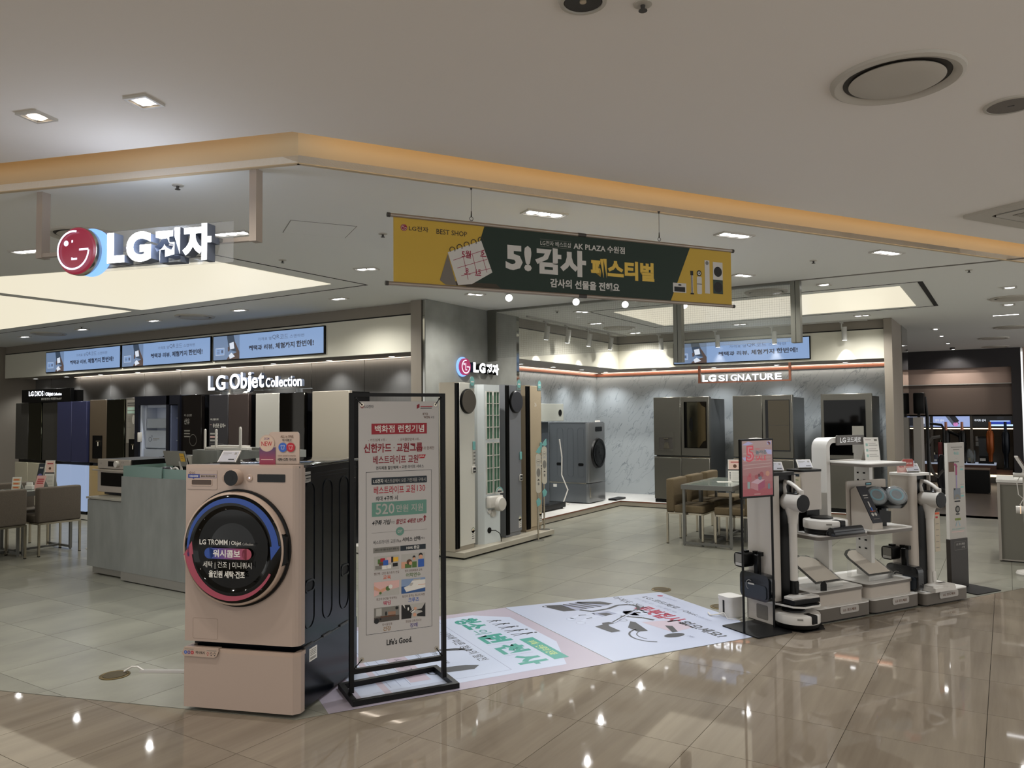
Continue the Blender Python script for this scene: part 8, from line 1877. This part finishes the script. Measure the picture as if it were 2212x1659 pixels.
stick('navy stick cleaner hung at the far shop wall, rightmost', 2168, 'navy', 0.34, 1.36, 'navy')
t = thing('blender', 'tall black blender standing on the far shop shelf', 'blender', (fx(2123), FY + 0.12, 0.43))
b = MB(); b.prism([(-0.12, 0.0), (0.13, 0.0), (0.11, 0.17), (-0.10, 0.17)], 'y', -0.1, 0.1); b.obj('base', M_black, t)
b = MB(); b.prism([(-0.10, 0.17), (0.09, 0.17), (0.12, 0.56), (-0.11, 0.56)], 'y', -0.08, 0.08); b.obj('jar', mat('blender_jar', '#23262b', 0.1), t)
b = MB(); b.box(-0.12, 0.12, -0.08, 0.08, 0.56, 0.60); b.obj('lid', M_black, t)
s = Sheet(); s.rect(-0.09, 0.06, 0.02, 0.12, P_lgrey, 1); s.obj('label', t, at=(0, -0.1005, 0))
t = thing('glass_jar_blender', 'small glass jar with yellow filling on the far shop shelf', 'jar', (fx(2094), FY + 0.10, 0.43))
b = MB(); b.lathe([(0.001, 0.03), (0.085, 0.03), (0.10, 0.14), (0.085, 0.28), (0.05, 0.32), (0.001, 0.32)], n=20); b.obj('jar', glass('jar_glass', '#aab3b8', 0.35, 0.05), t)
b = MB(); b.lathe([(0.001, 0.035), (0.06, 0.035), (0.065, 0.12), (0.001, 0.12)], n=16); b.obj('filling', mat('jar_yellow', '#b79a24', 0.4), t)
b = MB(); b.cyl((0, 0, 0), (0, 0, 0.03), 0.08, n=18); b.obj('base', M_black, t)
t = thing('notice_cards', 'two white notice cards on the far shop back wall', 'sign', (fx(2109), FY + 0.54, 0)); b = MB(); b.box(-0.05, 0.05, 0, 0.005, 0.92, 1.02); b.box(-0.05, 0.05, 0, 0.005, 0.80, 0.90); b.obj('card', P_white, t)
for lb, p, w, h, c in (('boxed appliance with a white label on the far shop shelf', 2014, 0.16, 0.18, '#2a2c3a'), ('red and silver appliance on the far shop shelf', 2028, 0.10, 0.46, '#7a3434'), ('pale appliance on the far shop shelf', 2003, 0.12, 0.36, '#8a8c98')):
    t = thing('shelf_appliance', lb, 'appliance', (fx(p), FY + 0.08, 0.43)); b = MB(); b.box(-w / 2, w / 2, 0, 0.16, 0, h, 0.015, 2); b.obj('body', mat('appl_' + c[1:], c, 0.35), t)
    b = MB(); b.box(-w * 0.3, w * 0.3, -0.004, 0.0, h * 0.15, h * 0.4); b.obj('label', P_lgrey, t); b = MB(); b.cyl((0, 0.08, h), (0, 0.08, h + 0.05), w * 0.3, w * 0.2, 14); b.obj('cap', M_chrome, t)
t = thing('black_bench', 'black cube bench standing in the far shop aisle', 'bench', (-0.741, 17.52, 0))
b = MB(); b.box(0, 0.435, 0, 0.5, 0.02, 0.455); b.obj('body', M_black, t); b = MB(); b.box(-0.005, 0.44, -0.005, 0.505, 0.455, 0.47); b.obj('top', mat('bench_top', '#6b5a4c', 0.3), t); b = MB(); b.box(0.03, 0.4, 0.03, 0.47, 0, 0.021); b.obj('foot', M_black, t)
# upright canister cleaner with hose and white totem, near the partition
t = thing('exhibit_platform', 'dark platform with a white light edge behind the info pillar', 'platform', (-1.33, 15.0, 0))
b = MB(); b.box(0, 0.62, 0, 1.4, 0.0, 0.14); b.obj('base', M_dgrey, t); b = MB(); b.box(-0.01, 0.63, -0.012, 1.41, 0.14, 0.165); b.obj('light_edge', glow('edge_light', '#f0efe8', 0.7), t)
t = thing('upright_cleaner', 'dark upright vacuum cleaner with a grey looping hose on the far platform', 'vacuum cleaner', (-0.98, 15.3, 0.165))
b = MB(); b.box(-0.14, 0.14, -0.1, 0.2, 0, 0.10, 0.02, 2); b.obj('floor_head', M_black, t)
b = MB(); b.lathe([(0.001, 0.1), (0.10, 0.1), (0.12, 0.2), (0.10, 0.62), (0.06, 0.68), (0.001, 0.68)], (0.05, 0, 0), 20); b.obj('canister', mat('upright_dark', '#17161a', 0.25), t)
b = MB(); b.tube([(0.05, 0.05, 0.62), (0.05, 0.05, 1.14), (0.02, 0.05, 1.2), (-0.16, 0.05, 1.22)], 0.022, 8); b.obj('handle', M_black, t)
b = MB(); b.tube([(0.0, 0.0, 1.0), (-0.12, -0.02, 0.98), (-0.2, -0.02, 0.86), (-0.2, -0.02, 0.6), (-0.12, -0.04, 0.36), (-0.04, -0.06, 0.3), (0.0, -0.1, 0.38), (0.04, -0.1, 0.42)], 0.026, 8); b.obj('hose', mat('hose_grey', '#4a4744', 0.5), t)
t = thing('product_totem', 'slim white totem panel with mounted black heads beside the partition', 'display board', (-1.345, 14.75, 0))
b = MB(); b.box(0, 0.12, 0, 0.5, 0.0, 1.50); b.obj('panel', M_k, t)
b = MB(); b.box(0.0, 0.17, 0.1, 0.4, 1.56, 1.92, 0.02, 2); b.box(0.05, 0.09, 0.2, 0.28, 1.50, 1.56); b.obj('head', M_black, t)
b = MB(); b.tube([(0.20, 0.2, 0.2), (0.20, 0.2, 1.5), (0.17, 0.2, 1.85)], 0.025, 8); b.box(0.12, 0.30, 0.1, 0.3, 0.0, 0.2, 0.02, 2); b.obj('hung_cleaner', M_black, t)
t = thing('far_box_light', 'warm spotlight washing the pink band of the far shop', 'spotlight', (-0.95, 19.2, 2.98)); b = MB(); b.cyl((0, 0, 0), (0, 0, -0.04), 0.05, n=16); b.obj('can', M_ventd, t)
spot('far_beam', t, 3.0, C_WARM, 60, 0.4, loc=(0, 0, -0.06), aim=(0, 0.8, -0.6))
bpy.data.objects.remove(_tobj)
